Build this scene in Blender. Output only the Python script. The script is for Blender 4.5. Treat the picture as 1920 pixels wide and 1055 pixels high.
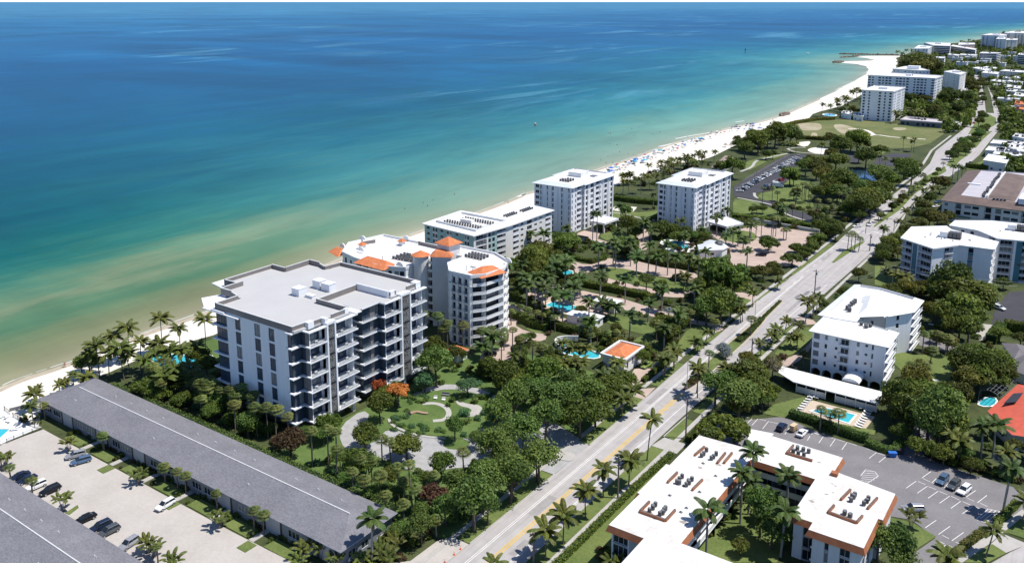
import bpy, math, random
import numpy as np
from mathutils import Vector, Matrix
for _o in list(bpy.data.objects):
    bpy.data.objects.remove(_o)
SC = bpy.context.scene
COL = SC.collection
rnd = random.Random(11)
PI = math.pi
# ------------------------------------------------------------------ camera, sky, sun, exposure
FPX, PPX, PPY, HORY, CAMH = 1620.0, 960.0, 335.0, 4.0, 110.0
PITCH = math.atan((PPY - HORY) / FPX)
YAW = math.atan((2120 - 960) / (FPX / math.cos(PITCH)))
cam_d = bpy.data.cameras.new('camera')
cam = bpy.data.objects.new('camera', cam_d)
COL.objects.link(cam)
cam.location = (0, 0, CAMH)
cam.rotation_euler = (PI / 2 - PITCH, 0, YAW)
cam_d.sensor_width = 36.0
cam_d.lens = 36.0 * FPX / 1920.0
cam_d.shift_y = -(527.5 - PPY) / 1920.0
cam_d.clip_start = 1.0
cam_d.clip_end = 2000000.0
SC.camera = cam

SUN_EL, SUN_AZ = math.radians(64), math.radians(62)     # azimuth clockwise from +Y
world = bpy.data.worlds.new('World')
SC.world = world
world.use_nodes = True
_nt = world.node_tree
_bg = _nt.nodes['Background']
_sky = _nt.nodes.new('ShaderNodeTexSky')
_sky.sky_type = 'NISHITA'
_sky.sun_disc = False
_sky.sun_elevation = SUN_EL
_sky.sun_rotation = SUN_AZ
_sky.air_density = 0.65
_sky.dust_density = 0.0
_sky.ozone_density = 4.0
_sky.altitude = 3000
_nt.links.new(_sky.outputs[0], _bg.inputs[0])
_bg.inputs[1].default_value = 0.15
sun_d = bpy.data.lights.new('sun', 'SUN')
sun = bpy.data.objects.new('sun', sun_d)
COL.objects.link(sun)
sun_d.energy = 3.9
sun_d.angle = math.radians(0.53)
sun_d.color = (1.0, 0.96, 0.9)
_to = Vector((math.sin(SUN_AZ) * math.cos(SUN_EL), math.cos(SUN_AZ) * math.cos(SUN_EL), math.sin(SUN_EL)))
sun.rotation_euler = _to.to_track_quat('Z', 'Y').to_euler()
SC.view_settings.view_transform = 'Standard'
SC.view_settings.look = 'None'
SC.view_settings.exposure = 0.48
SC.view_settings.gamma = 1.0
SC.view_settings.use_curve_mapping = False
SC.render.engine = 'CYCLES'
SC.cycles.max_bounces = 5
SC.cycles.diffuse_bounces = 2
SC.cycles.glossy_bounces = 2
SC.cycles.transmission_bounces = 2
SC.cycles.transparent_max_bounces = 4
SC.cycles.caustics_reflective = False
SC.cycles.caustics_refractive = False

# ------------------------------------------------------------------ survey: a point of the photograph -> the place on the ground
_cp, _sp, _cy, _sy = math.cos(PITCH), math.sin(PITCH), math.cos(YAW), math.sin(YAW)
_R = (_cy, _sy, 0.0)
_F = (-_sy * _cp, _cy * _cp, -_sp)
_U = (-_sy * _sp, _cy * _sp, _cp)
def G(px, py, z=0.0):
    a = (px - PPX) / FPX
    b = -(py - PPY) / FPX
    d = [_F[i] + a * _R[i] + b * _U[i] for i in range(3)]
    t = (z - CAMH) / d[2]
    return (d[0] * t, d[1] * t)
def depth_of(x, y, z=0.0):
    return x * _F[0] + y * _F[1] + (z - CAMH) * _F[2]
SHEET = dict(ml=(0,540,2.048),mc=(360,460,2.931),gd=(440,640,2.542),rd=(900,680,2.814),oc=(1120,780,3.835),pk=(1480,760,3.577),
 wb=(1420,520,3.516),bl=(1640,300,4.057),md=(600,360,3.769),gn=(900,480,3.768),tw=(980,300,4.057),pa=(1340,180,3.516),
 fr=(1560,40,5.025),d1=(620,420,8.789),d2=(780,420,5.275),r1=(1700,520,4.395),r2=(1740,160,5.861),r3=(1720,0,8.115),
 b1=(1120,200,7.035),b2=(1380,160,7.035),l1=(0,660,5.273),l2=(0,840,4.907),g1=(640,660,5.275),g2=(780,780,3.836),
 v1=(1180,440,4.058),v2=(1280,620,5.275),v3=(1400,300,5.86),f=(0,0,1.0))
def W1(k, x, y, z=0.0):
    a, b, s = SHEET[k]
    return G(a + x / s, b + y / s, z)
def W(k, pts, z=0.0):
    return [W1(k, p[0], p[1], z) for p in pts]

# ------------------------------------------------------------------ mesh helpers
class MB:
    def __init__(s):
        s.v, s.f, s.m = [], [], []
    def quad(s, a, b, c, d, mi=0):
        n = len(s.v); s.v += [a, b, c, d]; s.f.append((n, n+1, n+2, n+3)); s.m.append(mi)
    def tri(s, a, b, c, mi=0):
        n = len(s.v); s.v += [a, b, c]; s.f.append((n, n+1, n+2)); s.m.append(mi)
    def poly(s, pts, mi=0):
        n = len(s.v); s.v += list(pts); s.f.append(tuple(range(n, n+len(pts)))); s.m.append(mi)
    def box(s, x0, y0, z0, x1, y1, z1, mi=0, M=None):
        p = [(x0,y0,z0),(x1,y0,z0),(x1,y1,z0),(x0,y1,z0),(x0,y0,z1),(x1,y0,z1),(x1,y1,z1),(x0,y1,z1)]
        if M is not None: p = [tuple(M @ Vector(q)) for q in p]
        n = len(s.v); s.v += p
        for q in ((0,3,2,1),(4,5,6,7),(0,1,5,4),(1,2,6,5),(2,3,7,6),(3,0,4,7)):
            s.f.append(tuple(n+i for i in q)); s.m.append(mi)
    def prism(s, poly, z0, z1, mi=0, top=True, bottom=False, mtop=None):
        k = len(poly); n = len(s.v)
        s.v += [(p[0],p[1],z0) for p in poly] + [(p[0],p[1],z1) for p in poly]
        for i in range(k):
            j = (i+1) % k
            s.f.append((n+i, n+j, n+k+j, n+k+i)); s.m.append(mi)
        if top: s.f.append(tuple(n+k+i for i in range(k))); s.m.append(mi if mtop is None else mtop)
        if bottom: s.f.append(tuple(n+i for i in reversed(range(k)))); s.m.append(mi)
    def loft(s, rings, mi=0, cap=True):
        k = len(rings[0]); n = len(s.v)
        for r in rings: s.v += list(r)
        for a in range(len(rings)-1):
            for i in range(k):
                j = (i+1) % k
                s.f.append((n+a*k+i, n+a*k+j, n+(a+1)*k+j, n+(a+1)*k+i)); s.m.append(mi)
        if cap:
            s.f.append(tuple(n+i for i in reversed(range(k)))); s.m.append(mi)
            s.f.append(tuple(n+(len(rings)-1)*k+i for i in range(k))); s.m.append(mi)
    def tube(s, pts, r, k=6, mi=0, cap=True):
        rings = []
        for i, p in enumerate(pts):
            p = Vector(p)
            d = (Vector(pts[min(i+1, len(pts)-1)]) - Vector(pts[max(i-1, 0)])).normalized()
            u = d.orthogonal().normalized() if abs(d.z) < .99 else Vector((1,0,0))
            u = (u - d*u.dot(d)).normalized(); w = d.cross(u)
            rr = r[i] if isinstance(r, (list, tuple)) else r
            rings.append([tuple(p + (u*math.cos(2*PI*j/k) + w*math.sin(2*PI*j/k))*rr) for j in range(k)])
        s.loft(rings, mi, cap)
    def mesh(s, name, mats, org=(0,0,0), smooth=False):
        me = bpy.data.meshes.new(name)
        ox, oy, oz = org
        me.from_pydata([(a-ox, b-oy, c-oz) for a, b, c in s.v], [], s.f)
        for m in (mats if isinstance(mats, (list, tuple)) else [mats]): me.materials.append(m)
        if any(s.m): me.polygons.foreach_set('material_index', s.m)
        if smooth: me.polygons.foreach_set('use_smooth', [True]*len(s.f))
        me.update()
        return me
    def build(s, name, mats, parent=None, smooth=False):
        org = parent.location if parent is not None else (0,0,0)
        return put(name, s.mesh(name, mats, org, smooth), parent)

def put(name, me, parent=None, loc=None, rz=0.0, scale=None):
    o = bpy.data.objects.new(name, me)
    COL.objects.link(o)
    if parent is not None: o.parent = parent
    if loc is not None: o.location = loc
    if rz: o.rotation_euler = (0, 0, rz)
    if scale is not None: o.scale = scale if isinstance(scale, tuple) else (scale,)*3
    return o
def tag(o, label, cat, group=None):
    o['label'] = label; o['category'] = cat
    if group: o['group'] = group
    return o
def thing(name, loc, label, cat, group=None, rz=0.0):
    o = bpy.data.objects.new(name, None)
    o.empty_display_size = 1.0
    COL.objects.link(o)
    o.location = loc; o.rotation_euler = (0, 0, rz)
    return tag(o, label, cat, group)
def kind(o, k):
    o['kind'] = k
    return o
def dup(root, loc, rz=0.0, scale=1.0, label=None, group=None):
    r = root.copy(); COL.objects.link(r)
    r.location = loc; r.rotation_euler = (0, 0, rz); r.scale = (scale,)*3
    if label: r['label'] = label
    if group: r['group'] = group
    for ch in root.children:
        c = ch.copy(); COL.objects.link(c); c.parent = r
        for g in ch.children:
            d = g.copy(); COL.objects.link(d); d.parent = c
    return r
ORD = ['first','second','third','fourth','fifth','sixth','seventh','eighth','ninth','tenth','eleventh','twelfth','thirteenth',
 'fourteenth','fifteenth','sixteenth','seventeenth','eighteenth','nineteenth','twentieth']
def inside(p, poly):
    x, y = p; c = False; j = len(poly)-1
    for i in range(len(poly)):
        xi, yi = poly[i][0], poly[i][1]; xj, yj = poly[j][0], poly[j][1]
        if (yi > y) != (yj > y) and x < (xj-xi)*(y-yi)/(yj-yi)+xi: c = not c
        j = i
    return c
KEEP = []        # (bbox, polygon) where nothing grows
def keep(poly):
    xs = [p[0] for p in poly]; ys = [p[1] for p in poly]
    KEEP.append((min(xs), max(xs), min(ys), max(ys), [(p[0], p[1]) for p in poly]))
def free(x, y):
    for a, b, c, d, p in KEEP:
        if a < x < b and c < y < d and inside((x, y), p): return False
    return True
def rect(x0, y0, x1, y1):
    return [(x0,y0),(x1,y0),(x1,y1),(x0,y1)]
def ccw(poly):
    a = sum(poly[i-1][0]*poly[i][1] - poly[i][0]*poly[i-1][1] for i in range(len(poly)))
    return list(poly) if a > 0 else list(reversed(poly))
def smooth_poly(poly, it=2, closed=True):
    for _ in range(it):
        q = []
        n = len(poly)
        for i in range(n if closed else n-1):
            a, b = poly[i], poly[(i+1) % n]
            q += [(a[0]*.75+b[0]*.25, a[1]*.75+b[1]*.25), (a[0]*.25+b[0]*.75, a[1]*.25+b[1]*.75)]
        poly = q if closed else [poly[0]] + q + [poly[-1]]
    return poly
def strip(path, w):
    L, Rr = [], []
    for i, p in enumerate(path):
        a = path[max(i-1, 0)]; b = path[min(i+1, len(path)-1)]
        dx, dy = b[0]-a[0], b[1]-a[1]; n = math.hypot(dx, dy) or 1
        L.append((p[0]-dy/n*w/2, p[1]+dx/n*w/2)); Rr.append((p[0]+dy/n*w/2, p[1]-dx/n*w/2))
    return Rr + L[::-1]

# ------------------------------------------------------------------ materials (all procedural)
def M(name, c, rough=.75, var=.12, scale=.4, c2=None, fine=8.0, bump=0.0, spec=.3, metal=0.0, vs=None):
    m = bpy.data.materials.new(name); m.use_nodes = True
    t = m.node_tree; b = t.nodes['Principled BSDF']
    tc = t.nodes.new('ShaderNodeTexCoord')
    n1 = t.nodes.new('ShaderNodeTexNoise'); n1.inputs['Scale'].default_value = scale; n1.inputs['Detail'].default_value = 6; n1.inputs['Roughness'].default_value = .65
    n2 = t.nodes.new('ShaderNodeTexNoise'); n2.inputs['Scale'].default_value = fine; n2.inputs['Detail'].default_value = 3
    for n in (n1, n2): t.links.new(tc.outputs['Object'], n.inputs['Vector'])
    if vs:
        mp = t.nodes.new('ShaderNodeMapping'); mp.inputs['Scale'].default_value = vs
        t.links.new(tc.outputs['Object'], mp.inputs[0]); t.links.new(mp.outputs[0], n1.inputs['Vector'])
    ad = t.nodes.new('ShaderNodeMath'); ad.operation = 'MULTIPLY_ADD'
    t.links.new(n2.outputs[0], ad.inputs[0]); ad.inputs[1].default_value = .35
    ml = t.nodes.new('ShaderNodeMath'); ml.operation = 'MULTIPLY'; ml.inputs[1].default_value = .65
    t.links.new(n1.outputs[0], ml.inputs[0]); t.links.new(ml.outputs[0], ad.inputs[2])
    r = t.nodes.new('ShaderNodeValToRGB')
    k = c2 or tuple(min(1, x*(1+var)) for x in c)
    c1 = c if c2 else tuple(x*(1-var) for x in c)
    r.color_ramp.elements[0].position = .36; r.color_ramp.elements[1].position = .64
    r.color_ramp.elements[0].color = (*c1, 1); r.color_ramp.elements[1].color = (*k, 1)
    t.links.new(ad.outputs[0], r.inputs[0])
    t.links.new(r.outputs[0], b.inputs['Base Color'])
    b.inputs['Roughness'].default_value = rough
    b.inputs['Specular IOR Level'].default_value = spec
    b.inputs['Metallic'].default_value = metal
    if bump:
        bp = t.nodes.new('ShaderNodeBump'); bp.inputs['Strength'].default_value = bump; bp.inputs['Distance'].default_value = .05
        t.links.new(n2.outputs[0], bp.inputs['Height']); t.links.new(bp.outputs[0], b.inputs['Normal'])
    return m
def leafmat(name, dark, light, trans=.38, hue=.018):
    m = bpy.data.materials.new(name); m.use_nodes = True
    t = m.node_tree; b = t.nodes['Principled BSDF']; out = t.nodes['Material Output']
    at = t.nodes.new('ShaderNodeAttribute'); at.attribute_name = 'tone'
    oi = t.nodes.new('ShaderNodeObjectInfo')
    mx = t.nodes.new('ShaderNodeMix'); mx.data_type = 'RGBA'
    mx.inputs[6].default_value = (*dark, 1); mx.inputs[7].default_value = (*light, 1)
    t.links.new(at.outputs['Fac'], mx.inputs[0])
    hs = t.nodes.new('ShaderNodeHueSaturation')
    mr = t.nodes.new('ShaderNodeMapRange'); mr.inputs[3].default_value = .5-hue; mr.inputs[4].default_value = .5+hue
    mv = t.nodes.new('ShaderNodeMapRange'); mv.inputs[3].default_value = .75; mv.inputs[4].default_value = 1.3
    w = t.nodes.new('ShaderNodeTexWhiteNoise'); w.noise_dimensions = '1D'
    t.links.new(oi.outputs['Random'], mr.inputs[0]); t.links.new(oi.outputs['Random'], w.inputs['W']); t.links.new(w.outputs[0], mv.inputs[0])
    t.links.new(mr.outputs[0], hs.inputs['Hue']); t.links.new(mv.outputs[0], hs.inputs['Value'])
    t.links.new(mx.outputs[2], hs.inputs['Color'])
    t.links.new(hs.outputs[0], b.inputs['Base Color'])
    b.inputs['Roughness'].default_value = .55; b.inputs['Specular IOR Level'].default_value = .25
    tr = t.nodes.new('ShaderNodeBsdfTranslucent'); t.links.new(hs.outputs[0], tr.inputs[0])
    ms = t.nodes.new('ShaderNodeMixShader'); ms.inputs[0].default_value = trans
    t.links.new(b.outputs[0], ms.inputs[1]); t.links.new(tr.outputs[0], ms.inputs[2]); t.links.new(ms.outputs[0], out.inputs[0])
    return m
m_white = M('white_render', (.70,.71,.73), .6, .04, .9, c2=(.80,.81,.82), vs=(1,1,.12))
m_white2 = M('bright_white_paint', (.73,.73,.71), .6, .05, .9, c2=(.83,.83,.81), vs=(1,1,.15))
m_cream = M('warm_white_render', (.66,.64,.60), .7, .06, .9, c2=(.76,.74,.70), vs=(1,1,.12))
m_roofw = M('white_roof_membrane', (.62,.615,.60), .7, .06, .13, c2=(.79,.79,.78), fine=1.0)
m_roofwd = M('weathered_white_roof', (.56,.52,.47), .7, .1, .16, c2=(.80,.79,.77), fine=.9)
m_deck = M('pale_roof_deck', (.47,.465,.46), .7, .04, .15)
m_taupe = M('taupe_cladding', (.20,.18,.17), .6, .1, .5)
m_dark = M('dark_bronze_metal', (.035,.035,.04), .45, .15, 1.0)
m_glass = M('dark_window_glass', (.020,.030,.042), .12, .4, .35, spec=.22)
m_curtain_refl = M('curtain_reflection_glass', (.16,.17,.18), .2, .3, .8, c2=(.30,.30,.29), spec=.2)  # lighter panes: curtains, with varied reflections put into the colour
m_glassb = M('blue_grey_glazing', (.040,.060,.085), .1, .45, .45, c2=(.055,.08,.11), spec=.3)
m_rail = M('railing_glass', (.20,.24,.28), .12, .15, .6, spec=.7)
m_rail.node_tree.nodes['Principled BSDF'].inputs['Alpha'].default_value = .38
m_frame = M('pale_window_frame', (.70,.70,.70), .5, .05, 1)
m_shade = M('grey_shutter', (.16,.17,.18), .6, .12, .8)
m_lattice = M('black_lattice', (.03,.03,.032), .5, .2, 1.0)
m_concrete = M('pale_concrete', (.42,.40,.37), .85, .12, .25, fine=3)
m_lot = M('pale_lot_paving', (.41,.375,.34), .9, .09, .12, c2=(.49,.455,.415), fine=1.5)
m_road = M('sunbleached_asphalt', (.34,.32,.31), .9, .12, .8, c2=(.46,.435,.42), fine=.35, vs=(1,.025,1))
m_asph = M('grey_asphalt', (.20,.19,.195), .9, .16, .10, fine=2.0)
m_asphd = M('dark_asphalt', (.055,.055,.065), .9, .2, .10, fine=2.0)
m_paver = M('pink_brick_paving', (.45,.35,.295), .9, .14, .14, fine=3)
m_paverg = M('pale_grey_paving', (.36,.355,.35), .9, .14, .5, fine=4)
m_sand = M('white_sand', (.70,.655,.58), .95, .07, .10, fine=1.2)
m_wet = M('wet_sand', (.42,.36,.27), .8, .12, .08, fine=.6)
m_mulch = M('brown_mulch', (.06,.042,.033), .95, .4, .6, fine=5)
m_soil = M('sandy_soil', (.26,.235,.13), .95, .2, .06, c2=(.46,.40,.29), fine=.5)
m_line = M('white_road_paint', (.75,.74,.71), .8, .12, .5)
m_yellow = M('yellow_road_paint', (.52,.36,.10), .8, .16, .35, c2=(.58,.44,.22))
m_lawn = M('mown_lawn', (.085,.125,.032), .95, .3, .10, c2=(.16,.195,.058), fine=1.6, bump=.3)
m_lawng = M('lush_lawn', (.065,.115,.028), .95, .3, .12, c2=(.125,.18,.05), fine=1.6, bump=.3)
m_dry = M('dry_field_grass', (.085,.12,.034), .95, .3, .035, c2=(.19,.185,.075), fine=.35, bump=.2)
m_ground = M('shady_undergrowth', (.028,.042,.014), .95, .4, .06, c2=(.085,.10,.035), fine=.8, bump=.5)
m_pool = M('pool_water', (.05,.46,.55), .08, .10, .5, spec=.5)
m_pond = M('pond_water', (.012,.035,.07), .05, .3, .05, spec=.6)
m_trunkp = M('palm_trunk', (.17,.14,.115), .9, .25, 1.5, bump=.3)
m_trunkr = M('royal_palm_trunk', (.30,.28,.25), .85, .2, 1.0)
m_bark = M('tree_bark', (.10,.08,.062), .9, .3, 1.5, bump=.4)
m_tile = M('orange_clay_tile', (.47,.135,.05), .75, .14, .7, c2=(.68,.24,.10), fine=5)
m_tileo = M('rust_mansard_shingle', (.28,.10,.045), .8, .2, .6, c2=(.40,.16,.075), fine=5)
m_tiler = M('red_tile', (.52,.10,.06), .7, .14, .4, fine=5)
m_brown = M('brown_roof_shingle', (.115,.085,.075), .85, .2, .18, c2=(.20,.145,.125), fine=2)
m_grey = M('blue_grey_wall', (.20,.215,.235), .75, .1, .4)
m_greyl = M('light_grey_stucco', (.40,.41,.42), .8, .08, .4)
m_teal = M('pale_teal_stucco', (.36,.50,.47), .75, .08, .3)
m_tealb = M('teal_panel', (.06,.17,.22), .5, .1, .4)
m_aircon = M('condenser_casing', (.10,.10,.105), .5, .4, 1.5)
m_acpale = M('pale_plant_casing', (.6,.6,.58), .5, .1, 1.0)
m_wood = M('weathered_pole', (.22,.19,.165), .85, .2, 1.0)
m_cone = M('orange_plastic', (.75,.13,.03), .5, .05, 2)
m_tyre = M('tyre_rubber', (.02,.02,.02), .8, .1, 3)
m_rim = M('alloy_rim', (.45,.45,.46), .35, .05, 3, metal=.7)
m_lamp = M('headlamp_lens', (.75,.76,.78), .2, .05, 3, spec=.6)
m_tail = M('tail_lamp', (.35,.02,.02), .3, .05, 3)
m_beige = M('beige_pool_deck', (.52,.43,.33), .9, .08, .3, fine=3)
m_rock = M('breakwater_rock', (.13,.10,.08), .95, .35, .25, c2=(.26,.2,.16), fine=1)
m_blue = M('blue_canvas', (.03,.15,.5), .7, .1, 1)
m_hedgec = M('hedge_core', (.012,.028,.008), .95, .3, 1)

def shingle_mat():
    m = bpy.data.materials.new('grey_asphalt_shingle'); m.use_nodes = True
    t = m.node_tree; b = t.nodes['Principled BSDF']
    tc = t.nodes.new('ShaderNodeTexCoord')
    mp = t.nodes.new('ShaderNodeMapping'); mp.inputs['Scale'].default_value = (2.6, 5.5, 5.5)
    t.links.new(tc.outputs['Object'], mp.inputs[0])
    v = t.nodes.new('ShaderNodeTexVoronoi'); v.inputs['Scale'].default_value = 1.0
    t.links.new(mp.outputs[0], v.inputs['Vector'])
    n = t.nodes.new('ShaderNodeTexNoise'); n.inputs['Scale'].default_value = .16; n.inputs['Detail'].default_value = 7
    t.links.new(tc.outputs['Object'], n.inputs['Vector'])
    sp = t.nodes.new('ShaderNodeSeparateColor'); t.links.new(v.outputs['Color'], sp.inputs[0])
    mx = t.nodes.new('ShaderNodeMath'); mx.operation = 'MULTIPLY_ADD'; mx.inputs[1].default_value = .6
    t.links.new(n.outputs[0], mx.inputs[0]); 
    m2 = t.nodes.new('ShaderNodeMath'); m2.operation = 'MULTIPLY'; m2.inputs[1].default_value = .45
    t.links.new(sp.outputs[0], m2.inputs[0]); t.links.new(m2.outputs[0], mx.inputs[2])
    r = t.nodes.new('ShaderNodeValToRGB'); t.links.new(mx.outputs[0], r.inputs[0])
    r.color_ramp.elements[0].color = (.125,.125,.14,1); r.color_ramp.elements[1].color = (.25,.245,.265,1)
    r.color_ramp.elements[0].position = .1; r.color_ramp.elements[1].position = .95
    t.links.new(r.outputs[0], b.inputs['Base Color']); b.inputs['Roughness'].default_value = .9; b.inputs['Specular IOR Level'].default_value = .2
    return m
m_shingle = shingle_mat()
# ------------------------------------------------------------------ the setting: land, sea, beach
SHORE_PX = [('f',-420,985),('f',-160,838),('l1',0,350),('l1',270,240),('l1',560,150),('l1',800,65),('f',212,650),('ml',560,170),('m',0,0)]
shore = [G(-900,1330), G(-420,960), G(-160,815)] + W('l1',[(0,350),(270,240),(560,150),(800,65)]) + [G(215,647)] + W('ml',[(560,170)]) + \
    W('md',[(-860,870),(-500,720),(-100,570),(300,410),(580,320),(850,225),(1160,130),(1420,30)]) + W('tw',[(0,260),(110,235)]) + \
    [G(1070,336)] + W('b1',[(80,800),(430,690),(700,590),(1000,480),(1500,350),(1829,260)]) + \
    W('b2',[(300,490),(600,400),(850,290),(1100,180),(1300,90),(1420,20)]) + \
    W('fr',[(0,665),(200,570),(320,500),(345,455),(320,425),(240,405),(90,392),(100,380),(240,376),(360,372),(400,366),(330,348),(230,338),(320,328),(480,326),(640,326),(710,310),(770,275),(900,235),(1180,205)]) + \
    [G(1840,74), G(1883,62), G(1960,53), G(2150,40), G(2600,26), G(4000,17)]
shore_s = [shore[0]] + smooth_poly(shore, 2, closed=False)[1:]
land = shore_s + [(60000, 30000), (60000, -400), (-200, -400)]
LAYER = dict(lawn=.112, brick_drive=.085, paving=.085, garden_drive=.085, driveway=.108, parking_lot=.095, park_parking_lot=.15, park_path=.16, white_walk=.16,
 sand_court=.152, sand_patch=.152, field=.105, field_path=.16, garden_path=.16, brick_path=.16, park_pond=.145, road=.10)
_lay = {}
def sheet(name, poly, z, mat, k='structure', parent=None, keepout=True, label=None):
    if name in LAYER and z > .0165 or name == 'field':      # every sheet lies a little above the one before
        _lay[name] = _lay.get(name, 0)+1; z = LAYER[name] + .0008*_lay[name]
    mb = MB(); mb.poly([(p[0], p[1], z) for p in ccw(poly)])
    o = mb.build(name, mat, parent)
    if parent is None and k: o['kind'] = k
    if keepout: keep(poly)
    return o
def slab(name, poly, z0, z1, mat, k='structure', parent=None, keepout=True):
    mb = MB(); mb.prism(ccw(poly), z0, z1)
    o = mb.build(name, mat, parent)
    if parent is None and k: o['kind'] = k
    if keepout: keep(poly)
    return o
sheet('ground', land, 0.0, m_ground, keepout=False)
# beach: from a little under the sea to the dune line
inland = [G(-160,930), G(-60,822), G(0,800)] + W('l1',[(380,760),(420,470),(940,262)]) + [G(300,655), G(400,628), G(640,520), G(786,462), G(900,408), G(1000,396), G(1140,352)] + \
    W('b1',[(180,1055),(700,900),(1000,760),(1400,700),(1550,645),(1829,505)]) + W('b2',[(0,765),(300,665),(460,605),(650,535),(940,462),(1010,380),(1110,345),(1400,270),(1700,100)]) + \
    W('fr',[(330,620),(560,480),(600,440),(640,400),(600,350),(640,334)])
# sand lies 12 mm above the land sheet; its seaward edge runs on under the water
def offs(path, d):
    out = []
    for i, p in enumerate(path):
        a = path[max(i-1,0)]; b = path[min(i+1,len(path)-1)]
        dx, dy = b[0]-a[0], b[1]-a[1]; n = math.hypot(dx,dy) or 1
        out.append((p[0]-dy/n*d, p[1]+dx/n*d))
    return out
_i1 = min(range(len(shore)), key=lambda i: (shore[i][0]-W1('fr',640,326)[0])**2 + (shore[i][1]-W1('fr',640,326)[1])**2)
beach_poly = shore[1:_i1+1] + inland[::-1]
sheet('beach', beach_poly, 0.012, m_sand)
# wet sand: a narrow damp band along the waterline
band = smooth_poly(shore[1:30], 2, closed=False)
wet_in = [(p[0]+2.6, p[1]-1.2) for p in band]
sheet('wet_sand', band + wet_in[::-1], 0.024, m_wet, keepout=False)

# the sea: a grid of real extent carrying its distance from the shore (depth) as an attribute
def sea():
    S = np.array(shore_s)
    xs = np.concatenate([np.arange(-100, -700, -9.0), -700-np.cumsum(np.geomspace(9, 90000, 72))])
    ys = np.concatenate([np.arange(0, 1100, 9.0), 1100+np.cumsum(np.geomspace(9, 90000, 72))])
    # axes rotated so that one runs along the coast
    ux = np.array([math.cos(.02), math.sin(.02)])
    X, Y = np.meshgrid(np.concatenate([np.array([4000,2000,1000,500,250,100,30,0,-30,-60]), xs]), np.concatenate([np.array([-600,-400,-250,-150,-80,-40]), ys]))
    P = np.stack([X.ravel(), Y.ravel()], 1)
    A = S[:-1]; B = S[1:]; D = B-A; L2 = (D**2).sum(1)+1e-9
    dist = np.full(len(P), 1e9)
    for i in range(0, len(P), 4000):
        q = P[i:i+4000, None, :]-A[None]
        t = np.clip((q*D[None]).sum(2)/L2[None], 0, 1)
        dd = np.sqrt(((q-t[..., None]*D[None])**2).sum(2))
        dist[i:i+4000] = dd.min(1)
    ny, nx = X.shape
    idx = np.arange(ny*nx).reshape(ny, nx)
    F = np.stack([idx[:-1,:-1], idx[1:,:-1], idx[1:,1:], idx[:-1,1:]], -1).reshape(-1,4)
    lp = [(p[0], p[1]) for p in land]
    # drop the cells that lie wholly on land, far from the shore
    inl = np.array([inside((p[0], p[1]), lp) for p in P])
    keepf = ~((inl[F].all(1)) & (dist[F].min(1) > 25))
    F = F[keepf]
    sd = np.where(inl, 0.0, dist)
    me = bpy.data.meshes.new('sea')
    me.from_pydata([(float(a), float(b), -0.05) for a, b in P], [], [tuple(map(int, f[::-1])) for f in F])
    at = me.attributes.new('offshore', 'FLOAT', 'POINT')
    at.data.foreach_set('value', sd.astype(np.float32))
    m = bpy.data.materials.new('sea_water'); m.use_nodes = True
    t = m.node_tree; N = t.nodes; Lk = t.links.new; b = N['Principled BSDF']
    def nd(ty, **kw):
        n = N.new(ty)
        for k, v in kw.items(): setattr(n, k, v)
        return n
    def math_(op, a, c=None, clamp=False):
        n = nd('ShaderNodeMath', operation=op); n.use_clamp = clamp
        for i, q in enumerate((a, c)):
            if q is None: continue
            if isinstance(q, (int, float)): n.inputs[i].default_value = q
            else: Lk(q, n.inputs[i])
        return n.outputs[0]
    tc = nd('ShaderNodeTexCoord'); a = nd('ShaderNodeAttribute'); a.attribute_name = 'offshore'
    def noise(scale, rot=0.0, sx=1.0, sy=1.0, det=5, rough=.55, dist=0.0):
        mp = nd('ShaderNodeMapping'); mp.inputs['Rotation'].default_value = (0,0,rot); mp.inputs['Scale'].default_value = (sx, sy, 1)
        Lk(tc.outputs['Object'], mp.inputs[0])
        n = nd('ShaderNodeTexNoise'); n.inputs['Scale'].default_value = scale; n.inputs['Detail'].default_value = det; n.inputs['Roughness'].default_value = rough
        n.inputs['Distortion'].default_value = dist
        Lk(mp.outputs[0], n.inputs['Vector']); return n.outputs[0]
    d = a.outputs['Fac']
    w1 = noise(.012, 0.1, 1.6, .45, 6, .6, .6)        # sandbanks lie along the coast
    w2 = noise(.06, 0.12, 1.8, .35, 5, .6, .4)
    w = math_('ADD', math_('MULTIPLY', math_('SUBTRACT', w1, .5), 1.5), math_('MULTIPLY', math_('SUBTRACT', w2, .5), .75))
    d2 = math_('MULTIPLY', d, math_('POWER', 2.0, math_('MULTIPLY', w, 1.0)))
    lg = math_('DIVIDE', math_('LOGARITHM', math_('ADD', d2, 1.0), 10.0), 4.0)
    r = nd('ShaderNodeValToRGB'); Lk(lg, r.inputs[0])
    def s2l(c): return tuple(((x/255+.055)/1.055)**2.4 if x > 10 else x/255/12.92 for x in c)
    stops = SEA_STOPS
    e = r.color_ramp.elements
    while len(e) < len(stops): e.new(.5)
    for el, (q, c) in zip(e, stops):
        el.position = math.log10(1+q)/4.0; lc = s2l(c); el.color = (max(.001,(lc[0]-.018)*.60), max(.001,(lc[1]-.010)*.60), max(.001,(lc[2]-.035)*.60), 1)
    rf = nd('ShaderNodeValToRGB'); Lk(lg, rf.inputs[0]); e = rf.color_ramp.elements
    while len(e) < len(SEA_FAR): e.new(.5)
    for el, (q, c) in zip(e, SEA_FAR):
        el.position = math.log10(1+q)/4.0; lc = s2l(c); el.color = (max(.001,(lc[0]-.018)*.60), max(.001,(lc[1]-.010)*.60), max(.001,(lc[2]-.035)*.60), 1)
    sx = nd('ShaderNodeSeparateXYZ'); Lk(tc.outputs['Object'], sx.inputs[0])
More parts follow.
